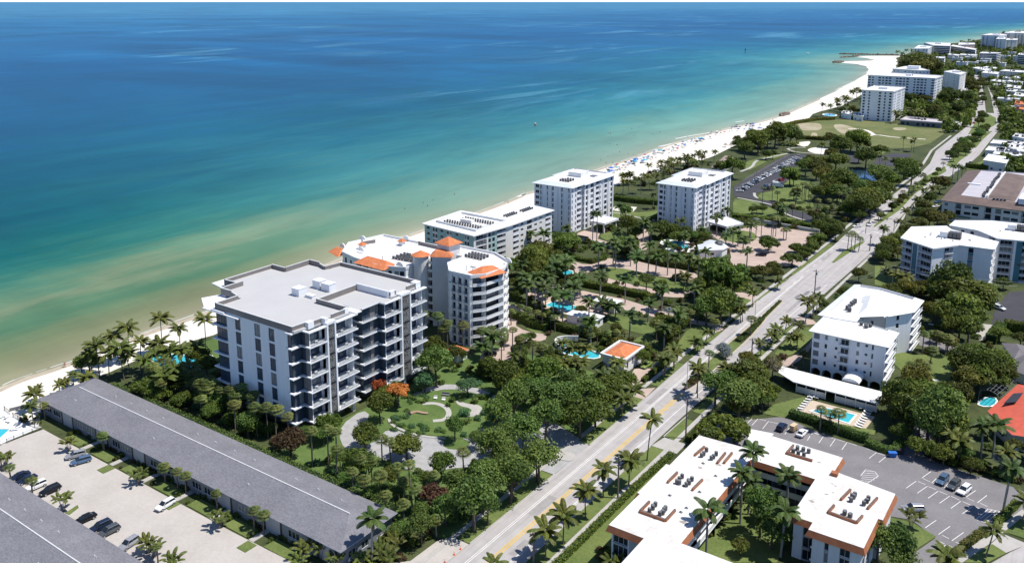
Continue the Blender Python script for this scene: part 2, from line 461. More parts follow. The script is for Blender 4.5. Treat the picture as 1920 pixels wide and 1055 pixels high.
    up = nd('ShaderNodeMapRange'); up.interpolation_type = 'SMOOTHSTEP'; up.inputs[1].default_value = 190; up.inputs[2].default_value = 430; Lk(sx.outputs[1], up.inputs[0])
    cl = nd('ShaderNodeMix', data_type='RGBA'); Lk(up.outputs[0], cl.inputs[0]); Lk(r.outputs[0], cl.inputs[6]); Lk(rf.outputs[0], cl.inputs[7])
    # pale drifting slicks and darker weed patches far out
    s1 = noise(.0035, .75, 1.0, .22, 9, .72, 1.8)
    s2 = noise(.0016, .9, .7, .7, 3, .5, 0.0)
    mk = nd('ShaderNodeMapRange'); mk.inputs[1].default_value = .46; mk.inputs[2].default_value = .57; Lk(s2, mk.inputs[0])
    sl = nd('ShaderNodeMapRange'); sl.inputs[1].default_value = .53; sl.inputs[2].default_value = .60; Lk(s1, sl.inputs[0])
    far = nd('ShaderNodeMapRange'); far.inputs[1].default_value = 90; far.inputs[2].default_value = 240; Lk(d, far.inputs[0])
    sf = math_('MULTIPLY', math_('MULTIPLY', mk.outputs[0], sl.outputs[0]), math_('MULTIPLY', far.outputs[0], .44))
    mx = nd('ShaderNodeMix', data_type='RGBA'); mx.inputs[7].default_value = (.10,.30,.40,1)
    Lk(sf, mx.inputs[0]); Lk(cl.outputs[2], mx.inputs[6])
    p1 = noise(.0019, .5, .6, 1.2, 7, .6, .8)
    pr = nd('ShaderNodeMapRange'); pr.inputs[1].default_value = .35; pr.inputs[2].default_value = .68; pr.inputs[3].default_value = 1.15; pr.inputs[4].default_value = .64; Lk(p1, pr.inputs[0])
    p2 = noise(.03, .75, 1.0, .25, 6, .7, .8)
    pr2 = nd('ShaderNodeMapRange'); pr2.inputs[1].default_value = .3; pr2.inputs[2].default_value = .7; pr2.inputs[3].default_value = .86; pr2.inputs[4].default_value = 1.14; Lk(p2, pr2.inputs[0])
    vm = nd('ShaderNodeVectorMath', operation='SCALE'); Lk(mx.outputs[2], vm.inputs[0]); Lk(math_('MULTIPLY', pr.outputs[0], pr2.outputs[0]), vm.inputs['Scale'])
    Lk(vm.outputs[0], b.inputs['Base Color'])
    b.inputs['Roughness'].default_value = .35; b.inputs['Specular IOR Level'].default_value = .02
    bp = nd('ShaderNodeBump'); bp.inputs['Strength'].default_value = .25; bp.inputs['Distance'].default_value = .25
    rip = noise(.5, .7, 1.0, .5, 4, .6, .2); Lk(rip, bp.inputs['Height']); Lk(bp.outputs[0], b.inputs['Normal'])
    me.materials.append(m)
    o = put('sea', me); o['kind'] = 'structure'
    return o
SEA_FAR = [(0,(205,202,184)),(6,(176,190,170)),(22,(156,188,172)),(50,(136,182,168)),(78,(120,176,166)),(110,(94,166,168)),(200,(66,146,164)),(330,(46,122,154)),(560,(44,114,162)),(1200,(40,108,164)),(4000,(52,124,176)),(12000,(80,150,194))]
SEA_STOPS = [(0,(210,204,182)),(6,(186,183,152)),(20,(163,170,134)),(30,(144,166,130)),(42,(112,158,128)),(52,(122,164,132)),(62,(156,177,144)),(74,(128,170,140)),(98,(76,152,140)),(145,(42,128,134)),(260,(32,108,136)),(500,(30,102,144)),(1200,(32,102,154)),(4000,(48,120,172)),(12000,(76,146,190))]
sea()
# the land drops under the sea at the water's edge: sea surface 5 cm below the land sheet
_fm = MB()
for seg in (W('b1',[(1040,425),(1250,385),(1500,345)]), W('b1',[(820,530),(990,492)]), W('md',[(1400,35),(1460,15)]), W('tw',[(0,270),(35,260)]), W('b2',[(0,490),(120,470)])):
    q = strip(smooth_poly(seg, 1, closed=False), 1.6)
    _fm.poly([(p[0]-.8,p[1]+.3,.03) for p in ccw(q)])
_acc = smooth_poly(shore[1:36], 3, closed=False)
_r2 = random.Random(3); _i = 0
while _i < len(_acc)-3:
    n = _r2.randint(2, 5); seg = _acc[_i:_i+n+1]; _i += n+_r2.choice([0,0,1])
    if len(seg) < 2: break
    q = strip(seg, _r2.uniform(.18,.42)); dx = _r2.uniform(.4,1.6)
    _fm.poly([(p[0]-dx, p[1]+dx*.35, -.03) for p in ccw(q)])
# surf is stuff: nobody can count it
kind(_fm.build('surf', M('surf_foam', (.75,.76,.74), .8, .1, .8)), 'stuff')
m_asph2 = M('worn_asphalt_patch', (.27,.255,.25), .9, .1, .6, c2=(.36,.34,.33), fine=2)
# ------------------------------------------------------------------ roads, walks, paving, lawns, pools
ROADW = [(-99.2,20),(-99.2,160),(-99.6,200),(-100.4,235),(-101,270),(-102,320),(-100.5,350),(-99.3,400),(-100.5,450),(-100.8,500),(-100,560),(-99.5,592),(-101.4,650),(-107.4,710),(-107.7,775),(-108,871),(-116,985),(-144,1235),(-200,1600)]
ROADE = [(-86.5,20),(-86.5,200),(-85.8,240),(-84,290),(-83.5,330),(-82,400),(-82,440),(-85,470),(-87,520),(-86.5,575),(-82.8,620),(-79,657),(-78,707),(-80.4,800),(-81.8,868),(-87,923),(-93,975),(-119.7,1161),(-190,1600)]
sheet('road', ROADW + ROADE[::-1], 0.040, m_road)
def lawn(poly, z=0.018, mat=None, name='lawn', sm=0, keepout=True):
    p = smooth_poly(poly, sm) if sm else poly
    return sheet(name, p, z, mat or m_lawn, keepout=keepout)
def paving(poly, z=0.028, mat=None, name='paving', sm=0):
    p = smooth_poly(poly, sm) if sm else poly
    return sheet(name, p, z, mat or m_paver)
# ground close to the road, both sides
lawn(rect(-102.8,126.2,-99.35,158.6), .05); lawn(rect(-102.8,176,-99.5,207), .05)
lawn([(-103.0,243),(-100.6,243),(-101.0,268),(-102.4,268)], .05); lawn([(-102.6,217),(-100.0,217),(-100.5,236),(-102.8,236)], .05)
lawn([(-102.8,303),(-102.1,303),(-100.6,340),(-101.7,338)], .05); lawn([(-101.8,345),(-100.6,345),(-99.6,400),(-101.6,400)],.05)
slab('sidewalk', rect(-104.0,100,-102.8,240), 0, .16, m_concrete)
slab('sidewalk', [(-104.4,240),(-103.1,240),(-102.6,300),(-102.2,345),(-102.0,400),(-103.0,500),(-104.4,500),(-103.4,400),(-103.6,345),(-104.0,300)], 0, .16, m_concrete)
slab('sidewalk', [(-104.4,500),(-103.0,500),(-101.5,592),(-104.5,650),(-109.6,710),(-110,800),(-111.5,800),(-111,708),(-106,648),(-103.2,592)], 0, .16, m_concrete)
lawn(rect(-86.35,60,-82.95,155), .05, m_lawn); lawn(rect(-86.35,155,-82.95,184.5), .05, m_lawn); lawn(rect(-85.6,190.5,-82.7,203), .05)
lawn([(-85.4,208),(-82.6,208),(-82.2,262),(-84.6,262)], .05)
paving([(-86.4,184.6),(-79.5,184.6),(-79.5,190.4),(-85.6,190.4)], .045, m_concrete, 'driveway')
slab('sidewalk', [(-82.9,60),(-81.7,60),(-81.7,250),(-81.2,300),(-80.6,400),(-81.8,400),(-82.4,300),(-82.9,250)], 0, .16, m_concrete)
slab('sidewalk', [(-80.9,400),(-79.8,400),(-81,440),(-84,480),(-85.5,575),(-81.5,622),(-82.7,622),(-86.4,575),(-85,480),(-82,440)], 0, .16, m_concrete)
lawn([(-81.6,60),(-72,60),(-72,150),(-73,178),(-81.6,178)], .016, keepout=False)
# kerbs
def kerb(path, w=.28, h=.2):
    o = slab('kerb', strip(path, w), 0, h, m_concrete, keepout=False); return o
kerb([(-99.25,126.3),(-99.25,159)]); kerb([(-99.4,176),(-99.7,207)]); kerb([(-86.45,60),(-86.45,184)]); kerb([(-85.9,190.6),(-85.6,205)])
MED = [
 ([(-93.4,219.5),(-92.4,219.2),(-91.7,224),(-91.5,236),(-94.9,236),(-94.7,226)], m_mulch),
 ([(-91.5,236.2),(-91.6,262),(-95.1,262),(-94.9,236.2)], m_lawn),
 ([(-91.6,262.2),(-91.9,272),(-93.4,291),(-94.2,311),(-95.1,311),(-94.8,287),(-95.1,262.2)], m_ground),
 ([(-92.6,372),(-91.6,372),(-90.2,392),(-88.9,414),(-90.4,414),(-93.2,392)], m_lawn),
 ([(-92.4,446),(-91.6,446),(-89.2,490),(-90.5,540),(-89.6,592),(-87.2,626),(-91,645),(-95.6,592),(-95.4,520),(-93.2,486)], m_lawn),
 ([(-91,650),(-84.8,640),(-86,674),(-84.2,720),(-95,729)], m_lawn),
 ([(-95.4,735),(-84.6,742),(-86,790),(-85.4,850),(-97,812)], m_lawn),
 ([(-100,815),(-91,850),(-88,900),(-94,950),(-106,985),(-108,960),(-105.5,900)], m_lawn),
 ([(-107,988),(-100,990),(-122,1160),(-180,1560),(-184,1560),(-132,1180)], m_ground)]
for p, mt in MED:
    slab('median', p, .03, .22, mt)
# road markings: one object per line
marks = kind(bpy.data.objects.new('road_marking', None), 'structure'); COL.objects.link(marks)
def mark(a, b, w, mat, z=.108, name='painted_line', parent=None):
    mb = MB(); mb.poly([(p[0],p[1],z) for p in ccw(strip([a,b], w))])
    o = mb.build(name, mat); o.parent = parent or marks
    return o
def markp(path, w, mat, z=.108, name='painted_line', parent=None):
    mb = MB(); q = strip(path, w); n = len(path)
    for i in range(n-1):
        mb.quad(*[(p[0],p[1],z) for p in (q[i], q[i+1], q[2*n-2-i], q[2*n-1-i])])
    o = mb.build(name, mat); o.parent = parent or marks
    return o
for x in (-96.25, -95.8): markp([(x,60),(x,200),(x-.4,240),(x-.9,300),(x-.6,345)], .14, m_line)
for x in (-89.0,): markp([(x,60),(x,205),(x+.9,250),(x+2.2,300),(x+3.2,340)], .16, m_line)
markp([(-88.6,60),(-88.6,190)], .10, m_line)
for x in (-92.75, -92.1): markp([(x,60),(x,198),(x,217)], .46, m_yellow)
for i in range(5): mark((-93.3,200+i*3.4),(-91.2,202.2+i*3.4), .55, m_yellow, .112)
markp([(-91.3,219),(-91.2,236),(-91.3,262),(-91.6,272),(-93.1,291),(-94.0,312)], .18, m_yellow)
markp([(-95.3,236),(-95.4,262),(-95.1,287),(-95.4,311)], .18, m_yellow)
for i in range(9): mark((-97.4-.02*i,325+i*9),(-97.4-.02*i,329+i*9), .14, m_line)
markp([(-98.6,410),(-89.4,407)], .5, m_line); markp([(-98.8,432),(-90.0,430)], .5, m_line); markp([(-90,436),(-84,432)], .4, m_line)
markp([(-99.4,350),(-98.5,402)], .14, m_line); markp([(-95,440),(-96.8,510),(-96.8,580)], .14, m_line)
# ---- motel forecourt
slab('motel_forecourt', [(-221,100.6),(-143,100.6),(-118,101.2),(-107,113.5),(-105.6,115),(-105.4,123.2),(-103.6,126),(-99.3,126),(-99.3,60),(-250,60),(-250,89),(-222,89)], 0, .10, m_lot)
slab('pool_deck', W('l1',[(-60,640),(40,560),(110,612),(410,740),(70,880),(-60,935)]), 0, .05, m_white2)
# ---- garden of the modern condo
lawn([(-161,124.5),(-104.2,124.5),(-104.2,215),(-158,215),(-160,190)], .014, m_lawng, keepout=False)
lawn([(-240,140),(-196,136),(-196,190),(-215,205),(-236,185)], .014, m_lawng, keepout=False)
lawn([(-231,121.6),(-116,121.6),(-116,126),(-225,127)], .015, m_lawng, keepout=False)
PVG = [
 [(505,400),(610,325),(650,355),(570,470),(650,500),(740,405),(830,450),(1000,465),(990,510),(1105,520),(1120,485),(1170,415),(1218,430),(1190,480),(1322,540),(1322,600),(1080,595),(860,640),(640,525),(560,545),(500,480)],
 [(840,250),(960,205),(1060,205),(1220,235),(1322,330),(1322,380),(1210,262),(1060,228),(970,230),(870,265)]]
for p in PVG: paving(W('gd', p), .026, m_paverg, 'garden_drive', 1)
paving(W('rd',[(-60,345),(0,330),(60,375),(190,300),(270,250),(470,362),(520,398),(583,428),(540,460),(420,420),(360,400),(250,300),(200,320),(150,400),(20,420),(-60,420)]), .027, m_paverg, 'garden_drive', 1)
paving([(-104,158.9),(-99.3,158.9),(-99.3,175.6),(-104,175.6),(-118,172),(-128,166),(-128,160),(-116,160)], .029, m_paverg, 'garden_drive')
lawn(smooth_poly(W('rd',[(398,495),(440,465),(505,487),(492,518),(425,512)]),2), .215, m_lawng)
slab('kerb', smooth_poly(W('rd',[(394,496),(440,461),(510,486),(494,522),(424,516)]),2), 0, .21, m_concrete)
# lawns set in the drive, the curved path and the pond
lawn(W('gd',[(745,370),(800,320),(900,240),(1000,232),(1080,245),(1180,270),(1215,330),(1200,400),(1120,470),(1010,455),(900,445),(790,410)]), .030, m_lawng, sm=2, keepout=False)
pth = smooth_poly(W('gd',[(895,298),(960,294),(1010,315),(1025,345),(1005,375),(945,380)]), 2, closed=False)
paving(strip(pth, 1.5), .036, m_concrete, 'garden_path')
rim = smooth_poly(W('gd',[(735,370),(745,398),(800,425),(880,452),(1005,463)]), 2, closed=False)
slab('garden_kerb', strip(rim, .8), 0, .2, m_concrete)
slab('pond_rim', smooth_poly(W('gd',[(1050,286),(1075,280),(1100,298),(1180,305),(1178,345),(1130,362),(1080,358),(1135,335),(1120,318),(1070,308)]),2), 0, .16, m_concrete)
sheet('garden_pond', smooth_poly(W('gd',[(1056,287),(1075,284),(1100,301),(1176,308),(1174,343),(1130,358),(1090,356),(1138,335),(1122,314),(1074,305)]),2), .12, M('grey_pond_water', (.10,.15,.19), .12, .2, .3))
for pa_ in ([(1110,500),(1165,412),(1215,432),(1160,520)],):
    paving(W('gd', pa_), .031, m_paverg, 'garden_drive', 1)
# ---- beach condos: brick drives
DRV = [
 ('gn',[(165,335),(280,350),(330,420),(230,480),(330,535),(475,552),(460,602),(330,600),(240,640),(225,760),(60,790),(0,740),(0,700),(140,660),(220,580),(165,470)],1),
 ('gn',[(260,790),(440,800),(440,840),(300,850)],1),
 ('gn',[(390,240),(480,205),(640,225),(830,268),(1000,300),(1270,382),(1560,462),(1700,478),(1720,520),(1660,545),(1560,490),(1270,440),(1000,375),(880,420),(700,360),(560,330),(400,290)],0),
 ('gn',[(380,290),(520,290),(720,350),(880,400),(860,430),(600,400),(470,380)],0),
 ('gn',[(480,400),(600,440),(740,500),(700,545),(560,480)],0),
 ('tw',[(215,700),(300,715),(420,790),(560,795),(640,740),(740,770),(830,760),(1010,790),(1200,835),(1340,868),(1310,915),(1180,905),(1010,880),(830,845),(640,812),(530,830),(450,900),(400,890),(395,820),(300,760)],1),
 ('tw',[(620,880),(760,930),(1000,985),(1200,1010),(1320,990),(1330,1030),(1200,1050),(980,1030),(700,960),(600,910)],1),
 ('tw',[(90,930),(250,950),(500,1010),(600,1055),(40,1055),(40,960)],1),
 ('tw',[(390,565),(520,520),(590,555),(570,600),(730,650),(880,690),(960,720),(940,740),(800,690),(610,650),(440,600)],0),
 ('tw',[(865,540),(930,520),(960,560),(960,680),(880,690)],1),
 ('tw',[(1270,715),(1400,720),(1560,770),(1640,690),(1630,640),(1700,620),(1785,690),(1785,830),(1700,790),(1520,800),(1290,760)],1),
 ('tw',[(1360,560),(1440,530),(1520,550),(1600,620),(1620,640),(1590,700),(1560,690),(1480,590),(1400,590)],1),
 ('pa',[(0,1000),(140,985),(60,900),(270,855),(450,868),(675,905),(600,990),(560,1055),(640,1120),(120,1120),(100,1020),(0,1055)],0),
 ('v1',[(760,440),(860,440),(1000,475),(960,530),(880,500),(800,475)],0),
 ('v1',[(930,940),(1060,860),(400,940)],0),
 ('rd',[(640,210),(790,60),(930,20),(900,90),(850,120),(935,140),(860,205),(780,150),(710,230)],0),
]
for k, p, s_ in DRV[:14]: paving(W(k, p), .026, m_paver, 'brick_drive', s_)
paving(W('gn',[(1030,900),(1090,800),(1130,790),(1240,800),(1160,880),(1120,940),(1240,930),(1140,1030),(1100,1000)]), .026, m_paver, 'brick_drive')
paving(W('v1',[(1215,650),(1300,625),(1400,650),(1430,680),(1300,690),(1240,692)]), .047, m_paver, 'brick_drive')
paving(W('v2',[(1290,60),(1240,150),(1120,240),(960,300),(860,360),(960,370),(1120,330),(1270,190)]), .030, m_paver, 'brick_path', 1)
LWN = [
 ('gn',[(790,112),(880,78),(1050,92),(1300,160),(1500,205),(1490,240),(1400,256),(1100,200),(900,160)],1),
 ('gn',[(880,430),(960,410),(1130,450),(1240,480),(1250,560),(1160,560),(900,480)],1),
 ('gn',[(1070,600),(1180,545),(1260,610),(1260,640),(1180,620)],0),
 ('gn',[(1380,640),(1480,500),(1600,490),(1660,505),(1500,640),(1430,680)],1),
 ('gn',[(165,315),(280,335),(260,350),(170,335)],0),
 ('gn',[(300,500),(470,545),(380,545)],1),
 ('tw',[(585,570),(680,540),(870,580),(870,630),(720,640),(600,600)],1),
 ('tw',[(660,370),(880,400),(1035,385),(1035,455),(880,440),(680,440)],0),
 ('tw',[(670,345),(870,360),(860,385),(670,385)],0),
 ('tw',[(1490,590),(1600,540),(1720,540),(1785,570),(1700,640),(1560,620)],1),
 ('tw',[(1600,320),(1785,340),(1785,420),(1600,440)],0),
 ('v1',[(680,20),(760,-20),(1000,0),(920,70),(760,50)],1),
 ('v1',[(780,470),(870,480),(960,510),(900,530),(800,500)],0),
 ('v1',[(1010,870),(1240,690),(1290,700),(1080,880)],0),
 ('v1',[(1090,900),(1320,700),(1420,720),(1390,800),(1300,900),(1150,930)],1),
 ('pa',[(130,680),(240,690),(330,720),(430,770),(480,800),(640,840),(640,870),(480,850),(120,790)],0),
 ('pa',[(270,650),(420,620),(500,540),(600,530),(640,570),(640,680),(660,750),(480,720),(320,690)],1),
 ('pa',[(770,690),(830,670),(840,710),(780,720)],1),
 ('pa',[(180,470),(220,430),(330,400),(470,370),(480,385),(350,430),(230,490)],0),
 ('pa',[(930,350),(1040,340),(1130,370),(1100,390),(950,370)],0),
 ('wb',[(900,480),(1020,510),(1250,540),(1300,560),(1260,700),(1100,660),(900,600)],1),
 ('wb',[(100,840),(300,790),(330,800),(250,890),(520,960),(780,1010),(770,1040),(40,900)],0),
 ('r1',[(0,640),(200,640),(260,620),(360,650),(480,640),(380,760),(340,900),(150,900),(60,760),(0,800)],0),
 ('oc',[(640,960),(720,940),(1090,600),(1480,650),(1400,800),(1330,960),(1290,1055),(700,1055)],0),
 ('bl',[(0,800),(90,810),(200,900),(180,980),(60,960),(0,950)],0),
 ('r2',[(440,890),(600,830),(700,890),(560,930),(420,930)],0),
]
for k, p, s_ in LWN: lawn(W(k, p), .020, sm=s_)
lawn(W('pk',[(680,750),(830,790),(985,880),(820,985),(690,940),(640,830)]), .022)
lawn(W('pk',[(1450,850),(1560,700),(1600,720),(1600,900)]), .05); lawn(W('pk',[(1170,1055),(1300,960),(1360,930),(1455,990),(1330,1055)]), .05)
slab('sidewalk', W('pk',[(1080,1055),(1300,890),(1560,700),(1600,720),(1340,930),(1160,1055)]), 0, .16, m_concrete)
sheet('road', W('pk',[(1330,1070),(1480,985),(1700,880),(1700,1200),(1200,1200)]), .030, m_road)
sheet('driveway', W('pk',[(1430,860),(1600,930),(1450,990),(1350,930)]), .044, m_concrete)
# ---- parking lot of the orange trimmed apartments
lot = slab('parking_lot', [(-80,203),(-64,219.5),(-55,216.2),(-46,215),(-36.7,214.6),(-34,219),(-34,240),(-29,240),(-29,219),(-25.4,217),(-8.2,215.3),(-4,212),(-9.5,199),(-11.2,190),(-16,176),(-17,168),(-24,168),(-23.5,175),(-20.6,183.8),(-26,188),(-42,183),(-42,190),(-60,191),(-64,196),(-79,196)], 0, .10, m_asph)
BAY = [('pk',[(120,235,155,183),(197,253,230,205),(273,275,308,225),(352,297,388,247),(535,355,585,315),(600,382,650,342),(160,184,215,200),(245,208,295,222),(320,228,372,244),(395,249,450,268),(520,290,570,308),(590,318,645,336),
 (888,487,950,443),(955,520,985,490),(1040,550,1068,523),(1112,580,1146,553),(1185,615,1250,570),(1262,652,1325,603),(895,490,945,512),(965,522,1010,540),(1190,620,1240,642),(1280,655,1330,678),
 (783,555,850,508),(858,588,925,542),(930,622,998,575),(1008,655,1075,608),(1083,690,1150,642),(1160,727,1228,678),
 (862,510,912,530),(932,543,985,565),(1005,576,1060,599),(1085,609,1140,634),(1160,644,1217,669),(1250,680,1302,704),
 (912,820,985,770),(1000,865,1078,810),(1090,907,1168,852),(975,990,1050,935),(1025,870,1070,893),(985,903,1040,928),(1070,940,1130,970),(1115,915,1170,940),
 (1250,765,1335,693),(1250,765,1330,790),(1280,760,1360,700),(1305,770,1385,706),(1330,775,1410,712),(1355,780,1432,716),(1335,694,1435,716),
 (505,440,565,446),(498,452,588,460),(490,465,596,474),(485,478,590,487),(480,490,572,500),(478,503,553,511),(478,515,533,521),(478,472,512,430),(512,430,575,445),(575,445,597,474),(597,474,515,526)]),
 ('v2',[(630,925,685,870),(685,935,745,870),(790,970,850,895),(905,995,930,960),(1010,1025,1060,955),(1250,1050,1290,1010),(760,875,825,890),(860,900,940,918),(1300,1010,1370,1030),(390,795,450,812),(485,820,550,836),(590,845,655,862)])]
for k, ls in BAY:
    for a, b, c, d in ls: mark(W1(k,a,b), W1(k,c,d), .13, m_line, .106, 'bay_line', lot)
# ---- pool terrace of the white five storey apartments
slab('pool_terrace', [(-63.0,228.2),(-60.2,222.6),(-44.3,222.6),(-43.8,233.6),(-60.6,233.9)], 0, .06, m_beige)
# ---- far side parking by the blue panelled apartments
sheet('parking_lot', W('r1',[(700,400),(720,300),(800,170),(850,120),(1000,110),(1150,300),(1150,420),(860,395)]), .024, m_asphd)
sheet('parking_lot', W('r1',[(590,380),(800,400),(740,500),(600,520),(560,440)]), .026, m_concrete)
sheet('driveway', W('r1',[(110,480),(260,540),(500,545),(480,650),(250,600),(100,560)]), .024, m_asph)
# ---- beach park
park = sheet('park_parking_lot', W('pa',[(125,600),(310,480),(480,385),(640,385),(600,420),(480,500),(480,560),(380,620),(280,640),(262,655),(280,690),(400,690),(480,745),(640,780),(660,830),(560,810),(430,760),(320,705),(200,670),(130,665)]), .03, m_asphd)
for i in range(26):
    t = i/25; a = (140+t*360, 590-t*195); b = (152+t*350, 606-t*195)
    mark(W1('pa', a[0]-4, a[1]+16*(1-.5*t)), W1('pa', a[0]+26-12*t, a[1]+18-9*t), .16, m_line, .166, 'bay_line', park)
    mark(W1('pa', 178+t*300, 552-t*165), W1('pa', 205+t*290, 556-t*166), .16, m_line, .166, 'bay_line', park)
sheet('park_parking_lot', W('pa',[(860,410),(900,385),(960,380),(960,440),(880,440)]), .03, m_asphd)
sheet('park_parking_lot', W('pa',[(1050,440),(1080,400),(1180,380),(1300,385),(1260,440),(1180,465),(1060,460)]), .03, m_asphd)
sheet('park_pond', smooth_poly(W('pa',[(830,490),(900,470),(1080,480),(1115,500),(1110,560),(1020,610),(1000,650),(940,660),(950,580),(880,550)]),2), .03, m_pond)
sheet('field', W('b2',[(690,545),(850,490),(1100,455),(1829,460),(2400,560),(2830,580),(2560,770),(2300,830),(1700,830),(1560,640),(1480,700),(1050,720),(860,700)]), .016, m_dry)
fpath = smooth_poly(W('b2',[(1480,575),(1640,580),(1740,600),(1800,640),(1829,660)]), 2, closed=False)
sheet('field_path', strip(fpath, 3.2), .034, m_sand); sheet('field_path', strip(smooth_poly(W('b2',[(1690,695),(1760,670),(1829,650),(2100,690),(2500,715)]),1,closed=False), 2.6), .032, m_sand)
for p in ([(1350,690),(1480,680),(1490,705),(1350,715)],): sheet('sand_patch', W('b2',p), .036, m_sand)
sheet('sand_court', smooth_poly(W('pa',[(600,362),(640,340),(720,340),(775,360),(770,382),(690,388)]),2), .03, m_sand)
sheet('sand_court', W('tw',[(665,380),(715,348),(870,360),(840,395),(740,392)]), .03, m_sand)
sheet('sand_patch', smooth_poly(W('b2',[(930,820),(1000,740),(880,745),(760,770),(800,790)]),1), .03, m_sand)
for p in ([(170,500),(250,470),(265,430),(340,410),(480,380)],[(480,350),(520,370),(640,380),(760,388)],[(480,350),(540,340),(600,342)]):
    sheet('park_path', strip(smooth_poly(W('pa',p),2,closed=False), 2.0), .033, m_concrete)
for p in ([(150,672),(300,700),(380,720)],[(430,760),(520,800),(640,832)],[(262,640),(262,660),(285,675)]):
    sheet('park_path', strip(smooth_poly(W('pa',p),2,closed=False), 1.6), .046, m_concrete)
for p in ([(660,400),(760,410),(880,440),(1030,465)],):
    sheet('park_path', strip(W('tw',p), 1.5), .034, m_concrete)
sheet('white_walk', strip(W('r1',[(0,795),(180,835),(320,870)]), 1.0), .03, m_white2); sheet('white_walk', strip(W('r1',[(180,385),(340,415)]), 1.2), .03, m_white2)
for p in ([(700,545),(850,500),(1060,500),(1130,520),(1130,590),(1000,600),(850,600)],[(1270,520),(1400,515),(1560,560),(1640,600),(1560,640),(1420,650),(1330,600)],[(1000,620),(1080,640),(1060,690),(980,690)],[(2050,560),(2230,555),(2260,590),(2100,600)]):
    sheet('sand_patch', smooth_poly(W('b2',p),2), .152, m_soil, keepout=False)
def patch(pts, mt, z=.104):
    mb = MB(); mb.poly([(p[0],p[1],z) for p in ccw(pts)]); o = mb.build('asphalt_patch', mt); o.parent = marks
for x0, y0, w, h in ((-95.5,142,2.2,9),(-91.6,176,1.4,16),(-98.4,205,1.6,12),(-90.8,128,1.8,6),(-97.8,252,1.5,20),(-89.6,300,1.4,22),(-98,372,2,14),(-88,250,1.2,14)):
    patch(rect(x0,y0,x0+w,y0+h), m_asph2)
for x0, y0 in ((-90,322),(-88,330),(-86.5,319),(-91.5,316)):
    patch(smooth_poly([(x0,y0),(x0+1.6,y0+1),(x0+1.2,y0+6),(x0+.2,y0+7),(x0-.3,y0+3)],2), m_asph, .1055)
slab('pool_terrace', smooth_poly(W('tw',[(1030,620),(1130,590),(1240,615),(1330,650),(1300,700),(1190,705),(1080,680)]),1), 0, .09, m_white2, keepout=False)
slab('pool_terrace', W('gn',[(380,345),(520,300),(760,350),(690,430),(600,410)]), 0, .10, m_beige, keepout=False)
# ------------------------------------------------------------------ buildings: a facade kit
_cache = {}
def cached(key, fn):
    if key not in _cache: _cache[key] = fn()
    return _cache[key]
def window_mesh(w, h, style, fm, gm):
    def mk():
        mb = MB(); t = .07
        mb.box(-w/2, -.03, 0, w/2, .05, t, 0); mb.box(-w/2, -.03, h-t, w/2, .05, h, 0)
        mb.box(-w/2, -.03, t, -w/2+t, .05, h-t, 0); mb.box(w/2-t, -.03, t, w/2, .05, h-t, 0)
        if style == 'sash': mb.box(-w/2+t, -.02, h*.5-.03, w/2-t, .03, h*.5+.03, 0)
        n = int(round(w/1.25)) if style != 'sash' else 1
        for i in range(1, n): 
            x = -w/2 + w*i/n; mb.box(x-.03, -.02, t, x+.03, .03, h-t, 0)
        return mb.mesh('window', [fm])
    return cached(('win', round(w,2), round(h,2), style, fm.name, gm.name), mk)
def pane_mesh(w, h, gm):
    def mk():
        mb = MB(); t = .07
        mb.quad((-w/2+t, .02, t), (w/2-t, .02, t), (w/2-t, .02, h-t), (-w/2+t, .02, h-t))
        return mb.mesh('pane', [gm])
    return cached(('pane', round(w,2), round(h,2), gm.name), mk)
def rail_mesh(w, h, style, mat):
    def mk():
        mb = MB()
        if style == 'solid': mb.box(-w/2, -.06, 0, w/2, .06, h, 0); mb.box(-w/2, -.09, h, w/2, .09, h+.08, 0)
        elif style == 'glass':
            mb.box(-w/2, -.02, .05, w/2, .02, h-.05, 1); mb.box(-w/2, -.04, h-.05, w/2, .04, h, 0)
        else:
            mb.box(-w/2, -.04, h-.08, w/2, .04, h, 0); mb.box(-w/2, -.03, .08, w/2, .03, .14, 0)
            n = max(2, int(w/.3))
            for i in range(n+1):
                x = -w/2+.03+(w-.06)*i/n; mb.box(x-.025, -.02, .14, x+.025, .02, h-.08, 0)
        return mb.mesh('railing', [mat, m_rail])
    return cached(('rail', round(w,2), round(h,2), style, mat.name), mk)
def box_mesh(name, w, d0, d1, h, mat):
    def mk():
        mb = MB(); mb.box(-w/2, d0, 0, w/2, d1, h); return mb.mesh(name, mat)
    return cached((name, round(w,2), round(d0,2), round(d1,2), round(h,2), mat.name), mk)
